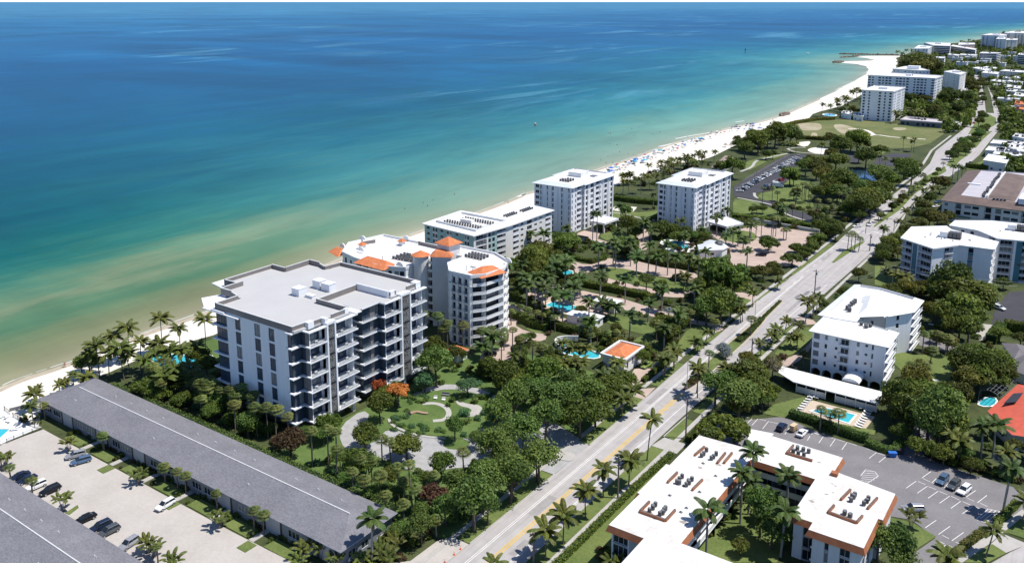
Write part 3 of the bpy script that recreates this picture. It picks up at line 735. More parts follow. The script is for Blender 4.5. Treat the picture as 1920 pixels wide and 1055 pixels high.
class Bld:
    def __init__(s, name, label, cat, loc, group=None, wall=None, frame=None, glass=None, railm=None):
        s.root = thing(name, loc, label, cat, group); s.o = s.root.location
        s.wm = wall or m_white; s.fm = frame or m_frame; s.gm = glass or m_glass; s.rm = railm or m_white
        s.wall = MB(); s.mats = [s.wm]
    def mi(s, m):
        if m not in s.mats: s.mats.append(m)
        return s.mats.index(m)
    def put(s, name, me, loc, rz=0):
        return put(name, me, s.root, (loc[0]-s.o[0], loc[1]-s.o[1], loc[2]-s.o[2]), rz)
    def win(s, nm, w, h, st, fm, gm, loc, rz):
        o = s.put(nm, window_mesh(w, h, st, fm, gm), loc, rz)
        if gm in (m_glass, m_glassb) and rnd.random() < (.2 if gm is m_glass else .08): gm = m_curtain_refl
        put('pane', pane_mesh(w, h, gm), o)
        return o
    def part(s, name, mb, mats, smooth=False):
        return mb.build(name, mats, s.root, smooth)
    def facade(s, p0, p1, z0, fh, n, bays, slab=.22, skip=None, wmat=None):
        p0 = Vector(p0); p1 = Vector(p1); u = (p1-p0); L = u.length; u = u/L; nx, ny = u.y, -u.x
        ang = math.atan2(u.y, u.x)
        def P(a, o, z): return (p0.x+u.x*a+nx*o, p0.y+u.y*a+ny*o, z)
        tot = sum(b[1] for b in bays); a = 0.0
        wi0 = s.mi(wmat) if wmat else 0
        for bi, b in enumerate(bays):
            t, w = b[0], b[1]/tot*L; o = b[2] if len(b) > 2 else {}
            a0, a1, ac = a, a+w, a+w/2; a += w
            wi = s.mi(o['wmat']) if 'wmat' in o else wi0
            ztop = z0+fh*n
            if t == 'w':
                s.wall.quad(P(a0,0,z0), P(a1,0,z0), P(a1,0,ztop), P(a0,0,ztop), wi); continue
            for k in range(n):
                z = z0+k*fh
                if 'floors' in o and k not in o['floors']:
                    s.wall.quad(P(a0,0,z), P(a1,0,z), P(a1,0,z+fh), P(a0,0,z+fh), wi); continue
                if t == 'n':
                    si, hd, rc = o.get('sill', .9), o.get('head', 2.2), o.get('rec', .15)
                    s.wall.quad(P(a0,0,z), P(a1,0,z), P(a1,0,z+si), P(a0,0,z+si), wi)
                    s.wall.quad(P(a0,0,z+hd), P(a1,0,z+hd), P(a1,0,z+fh), P(a0,0,z+fh), wi)
                    s.wall.quad(P(a0,0,z+si), P(a1,0,z+si), P(a1,-rc,z+si), P(a0,-rc,z+si), wi)
                    s.wall.quad(P(a0,-rc,z+hd), P(a1,-rc,z+hd), P(a1,0,z+hd), P(a0,0,z+hd), wi)
                    s.wall.quad(P(a0,0,z+si), P(a0,-rc,z+si), P(a0,-rc,z+hd), P(a0,0,z+hd), wi)
                    s.wall.quad(P(a1,-rc,z+si), P(a1,0,z+si), P(a1,0,z+hd), P(a1,-rc,z+hd), wi)
                    s.win(o.get('nm','window'), w, hd-si, o.get('st','plain'), o.get('fm', s.fm), o.get('gm', s.gm), P(ac,-rc+.02,z+si), ang)
                elif t == 'b':
                    d, pr, rl = o.get('d', 1.4), o.get('pr', .12), o.get('rail', 'bars')
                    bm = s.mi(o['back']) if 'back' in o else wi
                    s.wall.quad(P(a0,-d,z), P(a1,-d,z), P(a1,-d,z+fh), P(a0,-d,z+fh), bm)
                    s.wall.quad(P(a0,0,z), P(a0,-d,z), P(a0,-d,z+fh), P(a0,0,z+fh), wi)
                    s.wall.quad(P(a1,-d,z), P(a1,0,z), P(a1,0,z+fh), P(a1,-d,z+fh), wi)
                    if not (k == 0 and o.get('noslab0')):
                        s.put('balcony_slab', box_mesh('balcony_slab', w-.02, -pr, d-.01, slab, o.get('sm', s.rm)), P(ac,0,z-.02), ang)
                    if rl and not (k == 0 and o.get('noslab0')):
                        s.put('railing', rail_mesh(w-.06, o.get('rh', 1.0), rl, o.get('rmat', s.rm)), P(ac,pr-.1,z+slab-.02), ang)
                    gw = w*o.get('gw', .8)
                    s.win('sliding_door', gw, o.get('dh', min(2.3, fh-.45)), 'door', o.get('fm', s.fm), s.gm, P(ac,-d+.03,z+slab+.03), ang)
                elif t == 'g':       # floor-high glazing between slab bands
                    bd = o.get('band', .35)
                    s.wall.quad(P(a0,0,z+fh-bd), P(a1,0,z+fh-bd), P(a1,0,z+fh), P(a0,0,z+fh), wi)
                    s.wall.quad(P(a0,-.1,z+fh-bd), P(a1,-.1,z+fh-bd), P(a1,0,z+fh-bd), P(a0,0,z+fh-bd), wi)
                    s.wall.quad(P(a0,0,z), P(a1,0,z), P(a1,-.1,z), P(a0,-.1,z), wi)
                    s.win('window', w, fh-bd, 'plain', o.get('fm', s.fm), o.get('gm', s.gm), P(ac,-.06,z), ang)
                elif t == 'v':       # open void with dark depth (garage arch)
                    d = o.get('d', 4.0); hd = o.get('head', fh-.5)
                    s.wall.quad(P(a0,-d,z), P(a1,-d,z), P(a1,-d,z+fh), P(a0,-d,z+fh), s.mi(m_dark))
                    s.wall.quad(P(a0,0,z), P(a0,-d,z), P(a0,-d,z+fh), P(a0,0,z+fh), wi)
                    s.wall.quad(P(a1,-d,z), P(a1,0,z), P(a1,0,z+fh), P(a1,-d,z+fh), wi)
                    m = 8; pts = []
                    for i in range(m+1):
                        q = i/m; zz = z+hd-o.get('arch', 0)*(2*q-1)**2
                        pts.append((a0+w*q, zz))
                    for i in range(m):
                        s.wall.quad(P(pts[i][0],0,pts[i][1]), P(pts[i+1][0],0,pts[i+1][1]), P(pts[i+1][0],0,z+fh), P(pts[i][0],0,z+fh), wi)
                        s.wall.quad(P(pts[i][0],-d,pts[i][1]), P(pts[i+1][0],-d,pts[i+1][1]), P(pts[i+1][0],0,pts[i+1][1]), P(pts[i][0],0,pts[i][1]), wi)
    def walls(s, poly, z0, fh, n, specs, default=(('w',1),), wmat=None):
        poly = list(poly)
        keep(poly)
        for i in range(len(poly)):
            sp = specs.get(i, default)
            s.facade(poly[i], poly[(i+1) % len(poly)], z0, fh, n, sp, wmat=wmat)
    def flat(s, poly, z, mat, name='roof', over=0.0, th=.35, par=0.0, parmat=None, pw=.3):
        c = grow(ccw(poly), over)
        mb = MB(); mb.prism(c, z, z+th, 0, bottom=True)
        s.part(name, mb, mat)
        if par:
            inn = grow(c, -pw); mb = MB(); k = len(c)
            for i in range(k):
                j = (i+1) % k; a, b, e, f_ = c[i], c[j], inn[j], inn[i]
                z0, z1 = z+th+.002, z+th+par
                mb.quad((a[0],a[1],z0),(b[0],b[1],z0),(b[0],b[1],z1),(a[0],a[1],z1))
                mb.quad((e[0],e[1],z0),(f_[0],f_[1],z0),(f_[0],f_[1],z1),(e[0],e[1],z1))
                mb.quad((a[0],a[1],z1),(b[0],b[1],z1),(e[0],e[1],z1),(f_[0],f_[1],z1))
            s.part('parapet', mb, parmat or mat)
    def mansard(s, poly, z, rise, run, mat, name='mansard', top=None, over=.6, th=.25, well=0.0, parts=True):
        """sloping eave from an overhanging edge up and in to a flat roof"""
        c = grow(ccw(poly), over); i_ = grow(ccw(poly), over-run); k = len(c)
        mb = MB(); mb.prism(c, z, z+th, 0, top=False, bottom=True)
        for i in range(k):
            j = (i+1) % k
            mb.quad((c[i][0],c[i][1],z+th),(c[j][0],c[j][1],z+th),(i_[j][0],i_[j][1],z+rise),(i_[i][0],i_[i][1],z+rise))
        s.part(name, mb, mat)
        mb = MB(); zt = z+rise-well
        if well:
            for i in range(k):
                j = (i+1) % k
                mb.quad((i_[j][0],i_[j][1],zt),(i_[i][0],i_[i][1],zt),(i_[i][0],i_[i][1],z+rise),(i_[j][0],i_[j][1],z+rise))
        mb.poly([(p[0],p[1],zt) for p in i_])
        s.part('flat_roof', mb, top or mat)
    def done(s):
        return s.part('wall', s.wall, s.mats)
    def condenser(s, x, y, z, n=1, r=.5, h=.9):
        for i in range(n):
            def mk():
                mb = MB(); k = 10
                mb.prism([(r*math.cos(2*PI*i/k), r*math.sin(2*PI*i/k)) for i in range(k)], .15, h)
                mb.prism([(r*.8*math.cos(2*PI*i/k), r*.8*math.sin(2*PI*i/k)) for i in range(k)], h+.002, h+.06, 1)
                mb.box(-r*.7, -r*.7, 0, r*.7, r*.7, .15, 1)
                return mb.mesh('condenser', [m_aircon, m_shade])
            s.put('condenser', cached(('cond', r, h), mk), (x, y, z), rnd.uniform(0, 3))
    def vent(s, x, y, z, h=.6, mat=None):
        def mk():
            mb = MB(); mb.tube([(0,0,0),(0,0,h)], .12, 8); mb.box(-.35,-.35,0,.35,.35,.08); return mb.mesh('roof_vent', mat or m_shade)
        s.put('roof_vent', cached(('vent', h, (mat or m_shade).name), mk), (x, y, z))
def grow(poly, d):
    if abs(d) < 1e-6: return list(poly)
    k = len(poly); out = []
    for i in range(k):
        p0, p1, p2 = Vector(poly[i-1][:2]), Vector(poly[i][:2]), Vector(poly[(i+1) % k][:2])
        a = (p1-p0).normalized(); b = (p2-p1).normalized()
        na, nb = Vector((a.y,-a.x)), Vector((b.y,-b.x))
        m = (na+nb); m = m/max(.35, m.length_squared)*2 if m.length > .2 else na
        q = p1 + m*d
        out.append((q.x, q.y))
    return out
def cen(poly, z=0):
    return (sum(p[0] for p in poly)/len(poly), sum(p[1] for p in poly)/len(poly), z)
def win(w, s=.9, h=2.2, **k): return ('n', w, dict(sill=s, head=h, **k))
def wl(w): return ('w', w)
# ------------------------------------------------------------------ the modern white condo
def modern_condo():
    P = [(-195,137),(-164.6,137),(-164.6,140.3),(-161.6,140.3),(-161.6,145.6),(-161.6,148.8),(-161.6,155.6),(-167,155.6),(-167,160.6),(-163.2,160.6),(-163.2,167.2),(-160.9,167.2),(-160.9,173.2),(-160.9,177.4),(-160.9,183.2),
         (-195,183.2),(-195,178.7),(-203.8,178.7),(-203.8,169),(-210.2,169),(-210.2,151.5),(-203.8,151.5),(-203.8,145.5),(-195,145.5)]
    B = Bld('modern_condo', 'new white flat-roofed condominium with black lattice panels and taupe parapets', 'condominium', cen(P), wall=m_white, frame=m_dark, glass=m_glassb)
    z0, fh, n = 3.3, 4.1, 6
    g = lambda w, **k: ('g', w, dict(band=.75, **k))
    bal = lambda w: ('b', w, dict(d=1.9, pr=.1, rail=None, gw=.86, dh=3.2))
    wn = lambda w: ('n', w, dict(sill=.12, head=3.62, rec=.22))
    spec = {0: [g(2.3), g(2.3), wl(3.6), wn(2.3), wl(5.8), wn(2.4), wl(3.4), wn(2.3), wl(5.2), g(1.4)],
            1: [g(1.6), g(1.6)], 2: [g(1.4), ('w', 1.5, dict(wmat=m_taupe))], 3: [wl(.3), bal(5)],
            5: [bal(6.2), wl(.5)], 6: [wl(1.2), g(3), wl(1)], 8: [('w',1.2,dict(wmat=m_taupe)), g(2.4)], 9: [g(1.5), g(1.5), ('w',1.3,dict(wmat=m_taupe)), g(2)], 10: [g(2)], 11: [wl(.3), bal(6)],
            13: [bal(5.4), wl(.4)], 14: [wl(4), wn(2), wl(6), wn(2), wl(6), wn(2), wl(4)], 23: [g(3), g(3)],
            16: [bal(8)], 18: [bal(6)], 19: [bal(8), bal(8)], 21: [bal(6)], 22: [bal(8)], 17: [g(9)], 20: [g(6)]}
    B.walls(P, z0, fh, n, spec); B.done()
    # zigzag floor slabs
    def zig(k):
        z = z0 + k*fh
        for q in ([(-166,136.2),(-163.7,136.2),(-163.7,139.5),(-160.6,139.5),(-160.6,145.5),(-161.7,145.5),(-161.7,140.2),(-164.7,140.2),(-164.7,136.9),(-166,136.9)],
                  [(-161.7,148.9),(-160.5,148.9),(-160.5,156.6),(-166.6,156.6),(-166.6,155.5),(-161.7,155.5)],
                  [(-166.6,159.9),(-162.2,159.9),(-162.2,166.4),(-159.8,166.4),(-159.8,173.1),(-161,173.1),(-161,167.1),(-163.3,167.1),(-163.3,160.5),(-166.6,160.5)],
                  [(-161,177.5),(-159.8,177.5),(-159.8,184.2),(-161,184.2)],
                  [(-196.2,136.2),(-190.6,136.2),(-190.6,136.95),(-195.05,136.95),(-195.05,145),(-196.2,145)]):
            mb = MB(); mb.prism(ccw(q), z-.24, z+.06, bottom=True); B.part('floor_slab', mb, m_white)
        for (x, a, b) in ((-160.75,139.9,145.3),(-160.65,149.2,156.2),(-159.95,166.8,172.9),(-159.95,177.8,183.9),(-162.35,160.3,166.2)):
            if k < n: B.put('railing', rail_mesh(b-a, 1.0, 'glass', m_rail), (x,(a+b)/2,z+.07), PI/2)
        if k < n:
            for x, y in ((-160.9,141.2),(-160.8,150.6),(-160.1,168),(-160.1,179)):
                pass
    for k in range(n+1): zig(k)
    # lattice towers: white piers and pierced black panels
    def lat():
        mb = MB(); r = random.Random(5); w, h = 2.3, 3.86
        mb.box(-w/2, .02, 0, w/2, .14, h, 0)
        mb.box(-w/2, -.06, 0, w/2, .02, .12, 0); mb.box(-w/2, -.06, h-.1, w/2, .02, h, 0)
        for i in range(10):
            for j in range(17):
                if r.random() < .25: continue
                cx = -w/2 + (i+.5)*w/10; cz = .2+(j+.5)*(h-.35)/17; s_ = 1 if (i+j//3) % 2 else -1
                a = .13*s_
                mb.quad((cx-.09,-.05,cz-a-.03),(cx+.09,-.05,cz+a-.03),(cx+.09,-.05,cz+a+.04),(cx-.09,-.05,cz-a+.04), 1)
        return mb.mesh('lattice_panel', [m_lattice, m_acpale])
    lm = lat()
    for x, y0, y1 in ((-161.25,145.6,148.8),(-160.55,173.2,177.4)):
        mb = MB()
        mb.box(x-1.5, y0, 2.9, x+.55, y0+.5, 28.6); mb.box(x-1.5, y1-.5, 2.9, x+.55, y1, 28.6); mb.box(x-1.5, y0+.5, 27.9, x+.5, y1-.5, 28.6)
        B.part('pier', mb, m_white)
        for k in range(n):
            o = B.put('lattice_panel', lm, (x+.25,(y0+y1)/2, z0+k*fh+.12), PI/2); o.scale = ((y1-y0-1.02)/2.3, 1, 1)
    for k in range(n):      # furniture on the open balconies
        for x, y in ((-161.2,141.6),(-161.3,151.2),(-160.6,169),(-160.6,180)):
            B.put('balcony_chair', box_mesh('balcony_chair', .7, -.35, .35, .75, m_acpale), (x-.5, y+rnd.uniform(0,2.5), z0+k*fh+.08), rnd.uniform(0,3))
    # ground floor: set back, with columns
    mb = MB(); mb.prism(grow(P, -2.2), 0, 3.0, top=False); B.part('ground_floor', mb, m_taupe)
    mb = MB(); mb.prism(grow(P, -.05), 2.98, 3.29, top=True, bottom=True); B.part('transfer_slab', mb, m_white)
    for x, y in ((-162.2,147.2),(-162.2,155.2),(-161.6,166),(-161.6,175.3),(-161.6,183),(-165.2,137.6),(-180,137.4)):
        mb = MB(); mb.box(x-.45, y-.45, 0, x+.45, y+.45, 2.97); B.part('column', mb, m_white)
    # roof decks
    hi = [(-195,137),(-163.4,137),(-162,148.8),(-162,155),(-174.8,155),(-174.8,170.5),(-161.4,170.5),(-161.4,183.2),(-195,183.2),(-195,178.7),(-203.8,178.7),(-203.8,169),(-210.2,169),(-210.2,151.5),(-203.8,151.5),(-203.8,145.5),(-195,145.5)]
    mb = MB(); mb.prism(grow(hi, -.02), 27.92, 28.5, bottom=True); B.part('roof_deck', mb, m_deck)
    lo = [(-174.7,155.1),(-161.5,155.1),(-162.4,160),(-162.3,166.5),(-160.2,166.6),(-160.3,170.4),(-174.7,170.4)]
    mb = MB(); mb.prism(lo, 27.6, 28.0, bottom=True); B.part('lower_roof', mb, m_deck)
    mb = MB(); q = rect(-168.3,157.6,-166.3,159); mb.prism(q, 28.01, 28.05, 0); B.part('roof_hatch', mb, m_dark)
    for q in (rect(-165.9,156,-160.6,158.2),): mb = MB(); mb.prism(q, 28.02, 28.25); B.part('eyebrow_slab', mb, m_white)
    def par(a, b, h=29.7, mat=m_taupe, w=.3, zb=27.95):
        mb = MB(); mb.prism(ccw(strip([a,b], w)), zb, h-.12); mb.prism(ccw(strip([a,b], w+.12)), h-.12, h, 1, bottom=True)
        B.part('parapet', mb, [mat, m_white if mat is not m_taupe else m_acpale])
    par((-195.2,137.15),(-164.4,137.15)); par((-164.2,137),(-163.9,141)); par((-163.0,143),(-162.8,145.6)); par((-162.7,149),(-162.6,153.6))
    for q in (rect(-163.9,141,-162.5,142.9), rect(-163.2,145.5,-161.2,146.6), rect(-163,153.6,-162.2,154.9), rect(-162.9,171,-161.9,172.9), rect(-163.4,181,-161.2,183)):
        mb = MB(); mb.prism(q, 27.97, 29.75); B.part('roof_upstand', mb, m_white)
    par((-174.8,155),(-162.6,155), 29.9); par((-174.8,155),(-174.8,170.5)); par((-174.9,170.5),(-162.4,170.5), 30.0, m_white)
    par((-162.2,170.8),(-162,173.2)); par((-161.8,177.4),(-161.8,181))
    par((-194.4,183.3),(-161.6,183.3)); par((-195.6,177.5),(-194.6,183.4)); par((-199.2,178.7),(-195.7,177.5)); par((-203.8,178.7),(-199.2,178.7), 30.1); par((-203.8,169),(-203.8,178.7), 30.1); par((-210.2,169),(-203.8,169), 29.9); par((-210.2,151.3),(-210.2,169))
    par((-210.2,151.4),(-204.9,151.6)); par((-203.8,145.4),(-203.8,153), 30.0); par((-203.8,145.4),(-199.2,145.6), 30.0); par((-199.2,145.6),(-195,144.4)); par((-195.1,137),(-195.1,144.4))
    for q in ([(-207,141),(-199.6,136.6),(-195.2,136.6),(-195.2,146),(-203.6,150)], [(-216,151),(-210.3,150),(-210.3,158),(-216,156)]):
        mb = MB(); mb.prism(ccw(q), 27.2, 27.5, bottom=True); B.part('canopy_slab', mb, m_white)
    mb = MB(); mb.prism(rect(-199.8,136.0,-184.5,137.0), 27.35, 27.6, bottom=True); B.part('eyebrow_slab', mb, m_white)
    for x0,y0,x1,y1,h in ((-185.6,155.6,-182.6,158.4,30.6),(-181.2,156.6,-178.3,158,29.2),(-185.6,163.4,-182.5,166,30.8),(-181.8,163.2,-178.4,165.8,30.7)):
        mb = MB(); mb.box(x0,y0,28.51,x1,y1,h); mb.box(x0-.1,y0-.1,h,x1+.1,y1+.1,h+.12); B.part('roof_plant_box', mb, m_white)
    return B
modern_condo()

# ------------------------------------------------------------------ motels with long grey shingle roofs
def motel(name, label, x0, x1, y0, y1, units, front=True):
    B = Bld(name, label, 'motel', ((x0+x1)/2,(y0+y1)/2,0), wall=m_grey, frame=m_white, glass=m_glass)
    P = rect(x0+.9, y0+.6, x1-.9, y1-.6)
    bays = []
    for i in range(units):
        bays += [('w',.7), win(2.6,1.2,2.9), wl(.7), win(2.6,1.2,2.9), wl(.6), ('w',.5,dict(wmat=m_dark)), ('w',3.4,dict(wmat=m_greyl)), ('w',.5,dict(wmat=m_dark)), wl(.6)]
    B.walls(P, 0, 4.2, 1, {0: bays, 1: [wl(2), win(1.6,.9,2.4), wl(1.4), win(1.6,.9,2.4), wl(2), win(2.4,.9,2.4), wl(1.5)], 3: [wl(3), win(2,.9,2.4), wl(3)]}); B.done()
    e = 4.2; r = 6.5; ym = (y0+y1)/2; a = 6.8
    mb = MB(); mb.prism(rect(x0,y0,x1,y1), e, e+.22, 0, top=False, bottom=True)
    B.part('fascia', mb, m_white)
    mb = MB(); z = e+.22
    c = [(x0-.15,y0-.15,z),(x1+.15,y0-.15,z),(x1+.15,y1+.15,z),(x0-.15,y1+.15,z)]; ra, rb = (x0+a,ym,r), (x1-a+1,ym,r)
    mb.quad(c[0],c[1],rb,ra); mb.quad(c[2],c[3],ra,rb); mb.tri(c[1],c[2],rb); mb.tri(c[3],c[0],ra)
    B.part('roof', mb, m_shingle)
    mb = MB(); mb.box(x0+a-.2, ym-.12, r-.05, x1-a+1.2, ym+.12, r+.08); B.part('ridge_cap', mb, m_acpale)
    for i in range(units*2):
        x = x0+8+(x1-x0-16)*(i+.5)/(units*2); s_ = 3.3 if i % 5 else -4
        zz = e+.25+(r-e-.2)*(1-abs(s_)/((y1-y0)/2))
        mb = MB(); mb.tube([(x,ym+s_,zz-.1),(x,ym+s_,zz+.35)], .09, 6); mb.tube([(x+.45,ym+s_,zz-.1),(x+.45,ym+s_,zz+.3)], .07, 6); B.part('roof_vent', mb, m_white)
    return B
motel('motel', 'long low motel with grey shingle roof facing the forecourt', -230.8, -114.4, 104.6, 120.8, 7)
motel('motel', 'grey shingle roof motel cut off by the near left corner', -236, -126, 63.6, 80.3, 7)

# ------------------------------------------------------------------ Mediterranean condo with orange tiles
def tile_mesh(B, name, ring, apex, mat=None):
    mb = MB(); k = len(ring)
    for i in range(k):
        a, b = ring[i], ring[(i+1) % k]
        if isinstance(apex, list): pass
        mb.tri(a, b, apex)
    mb.poly([(p[0],p[1],p[2]-.02) for p in reversed(ring)])
    B.part(name, mb, mat or m_tile)
def med_condo():
    L = [(-224,212),(-215,209.3),(-203,207.6),(-196.5,209),(-192.5,211),(-192.5,222),(-191,238),(-228,238),(-231,222)]
    B = Bld('mediterranean_condo', 'ornate white condominium with orange tiled tower caps', 'condominium', (-190,220,0), wall=m_white2, frame=m_dark, railm=m_dark)
    fh, n = 2.9, 7
    bal = lambda w, **k: ('b', w, dict(d=1.3, pr=.5, rail='bars', rmat=m_dark, sm=m_white2, gw=.75, **k))
    spec = {0: [wl(1.5), win(1.2,.3,2.3), wl(2), win(1,.9,2.2), wl(2)], 1: [wl(1), bal(2.6), wl(1), bal(3), wl(1.2), win(1,.9,2.2), wl(2.2)], 2: [wl(2.4), win(1,.9,2.1), wl(2), win(1.6,.2,2.3), wl(.5)], 3: [wl(.5), win(1.5,.6,2.3), wl(.3), win(1.5,.6,2.3), wl(.5)],
            7: [wl(2), bal(4), wl(2), bal(4), wl(2)], 8: [bal(4), wl(3)]}
    B.walls(L, 0, fh, n, spec)
    R_ = [(-172,209.5),(-163.2,209.5),(-160.2,213.6),(-159.2,222.5),(-163,230),(-172,235),(-189,235),(-189,224.8),(-178,224.8),(-178,216)]
    jul = lambda w: ('b', w, dict(d=.12, pr=.7, rail='bars', rmat=m_shade, sm=m_white2, gw=.55, dh=1.9))
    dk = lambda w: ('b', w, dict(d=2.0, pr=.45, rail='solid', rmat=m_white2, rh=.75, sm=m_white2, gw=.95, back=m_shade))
    B.walls(R_, 0, fh, 8, {0: [wl(1.1), jul(1.5), wl(.9), jul(1.5), wl(.9), jul(1.5), wl(1.1)], 1: [wl(.6), dk(4.6)], 2: [dk(8.5), wl(.6)], 3: [dk(7), wl(1)], 9: [wl(1), win(1,.9,2.2), wl(1.6)], 8: [wl(4)]})
    B.done()
    fl = 20.3
    B.flat(L, fl, m_roofw, 'roof', .15, .3, .8, m_white2, .35); B.flat(R_, 23.2, m_roofw, 'roof', .15, .3, .8, m_white2, .35)
    for poly, z in ((L, 17.35), (R_, 20.2)):
        c = grow(ccw(poly), .22); mb = MB(); mb.prism(c, z, z+.3, bottom=True); B.part('cornice', mb, m_white2)
    # scalloped parapet crests
    for (x, y, z, w) in ((-219,216.5,21.3,3.2),(-228,216,21.3,2.6),(-229.5,228,21.3,3),(-216,237.6,21.3,3),(-195,211,21.2,3.4),(-161.6,228,24.2,3)):
        pts = [(w/2*math.cos(PI*i/8), 1.5*math.sin(PI*i/8)) for i in range(9)]
        mb = MB(); mb.loft([[(x+p[0], y-.2, z+p[1]) for p in pts], [(x+p[0], y+.2, z+p[1]) for p in pts]]); B.part('parapet_crest', mb, m_white2)
    # round turret
    mb = MB(); k = 16; cx, cy, r = -190.6, 216.8, 2.7
    ring = lambda rr, z: [(cx+rr*math.cos(2*PI*i/k), cy+rr*math.sin(2*PI*i/k), z) for i in range(k)]
    mb.loft([ring(r,0), ring(r,24.6)]); B.part('turret', mb, m_cream)
    tile_mesh(B, 'turret_cap', ring(3.3,24.6), (cx,cy,26.2))
    # balcony stack between turret and stair tower
    for i in range(8):
        z = 1.5+i*2.9
        mb = MB(); mb.box(-188.2,217.3,z,-185.2,219.6,z+.2); mb.box(-188.2,217.3,z+.2,-185.2,217.45,z+1.0); B.part('balcony', mb, m_cream)
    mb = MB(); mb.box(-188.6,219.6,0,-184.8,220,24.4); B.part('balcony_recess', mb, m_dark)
    # stair tower, cap and taller lantern behind
    T = [(-185.3,216.4),(-179.6,219.6),(-182.2,223.6),(-187.6,220.4)]
    mb = MB(); mb.prism(T, 0, 25.0); B.part('stair_tower', mb, M('stair_tower_render', (.57,.57,.56), .7, .05, .2))
    cc = cen(T); gT = grow(T, .7)
    mb = MB(); top = [(cc[0]+(p[0]-cc[0])*.55, cc[1]+(p[1]-cc[1])*.55, 26.6) for p in gT]
    for i in range(4):
        a, b = gT[i], gT[(i+1) % 4]; mb.quad((a[0],a[1],25.0),(b[0],b[1],25.0),top[(i+1) % 4],top[i])
    mb.poly(top); mb.poly([(p[0],p[1],25.0) for p in reversed(gT)]); B.part('tower_cap', mb, m_tile)
    T2 = [(-186.4,220.2),(-180.8,219.6),(-180.2,224.8),(-186.6,225.6)]; T2 = [(x-.6,y+1.4) for x,y in T2]
    mb = MB(); mb.prism(ccw(T2), 0, 28.4); B.part('lantern_tower', mb, m_cream)
    g2 = grow(ccw(T2), .9); c2 = cen(T2)
    tile_mesh(B, 'lantern_cap', [(p[0],p[1],28.4) for p in g2], (c2[0],c2[1],30.6))
    # sloping tile roofs
    def hip(name, ring, ridge):
        mb = MB(); a, b, c, d = ring; e, f_ = ridge
        mb.quad(a,b,f_,e); mb.tri(b,c,f_); mb.quad(c,d,e,f_); mb.tri(d,a,e); mb.poly([(p[0],p[1],p[2]-.03) for p in (d,c,b,a)]); B.part(name, mb, m_tile)
    hip('tile_roof', [(-212.6,206.0,20.6),(-197.4,205.4,20.6),(-198.4,212.4,20.9),(-213,212.6,20.9)], [(-210,210.6,22.4),(-200.5,210.2,22.4)])
    hip('tile_roof', [(-232.6,213,19.6),(-224.6,210,19.6),(-224.6,217,19.8),(-233.6,219,19.8)], [(-230.6,215.6,21.2),(-227,214.4,21.2)])
    hip('tile_roof', [(-167.4,213.0,23.6),(-160.2,211.2,23.2),(-157.2,221.2,23.2),(-163.4,223.4,23.6)], [(-163.8,216.6,25.4),(-161.6,219.2,25.4)])
    for cx_, cy_ in ((-222.4,220.6),(-213.5,232.4)):
        mb = MB(); mb.box(cx_-.9,cy_-.9,20.5,cx_+.9,cy_+.9,22.2); B.part('chimney', mb, m_white2)
        tile_mesh(B, 'chimney_cap', [(cx_-1.4,cy_-1.4,22.2),(cx_+1.4,cy_-1.4,22.2),(cx_+1.4,cy_+1.4,22.2),(cx_-1.4,cy_+1.4,22.2)], (cx_,cy_,23.3))
    for a, b in (((-209,236.6),(-192,235.6)),((-226,224),(-224,229))):
        mb = MB(); mb.prism(ccw(strip([a,b], .3)), 20.6, 21.9); B.part('plant_screen', mb, m_taupe)
    for i in range(9):
        for j in range(4):
            B.condenser(-204+i*1.25+rnd.uniform(-.1,.1), 217.5+j*1.9+i*.1, 20.62, r=.48, h=1.0)
    for i in range(6):
        for j in range(3): B.condenser(-178.5+i*1.3, 226.6+j*1.9, 23.52, r=.48, h=1.0)
    for x, y, z in ((-206,214,20.6),(-169,215,23.5),(-166,214.4,23.5),(-197,212.5,20.6)):
        mb = MB(); mb.tube([(x,y,z),(x,y,z+1.6)], .16, 8); B.part('vent_pipe', mb, m_acpale)
    for i in range(3): B.vent(-170+i*.8, 218.6, 23.5, .4)
    # plaster frames round the front windows
    mb = MB()
    for k in range(1, 8): mb.box(-171.9,209.28,k*fh+.02,-163.3,209.48,k*fh+.2)
    B.part('string_course', mb, m_white2)
    for x in (-170.95,-168.45,-166.0,-163.6):
        mb = MB(); mb.box(x-.28,209.2,0,x+.28,209.46,23.2); B.part('pilaster', mb, m_white2)
med_condo()

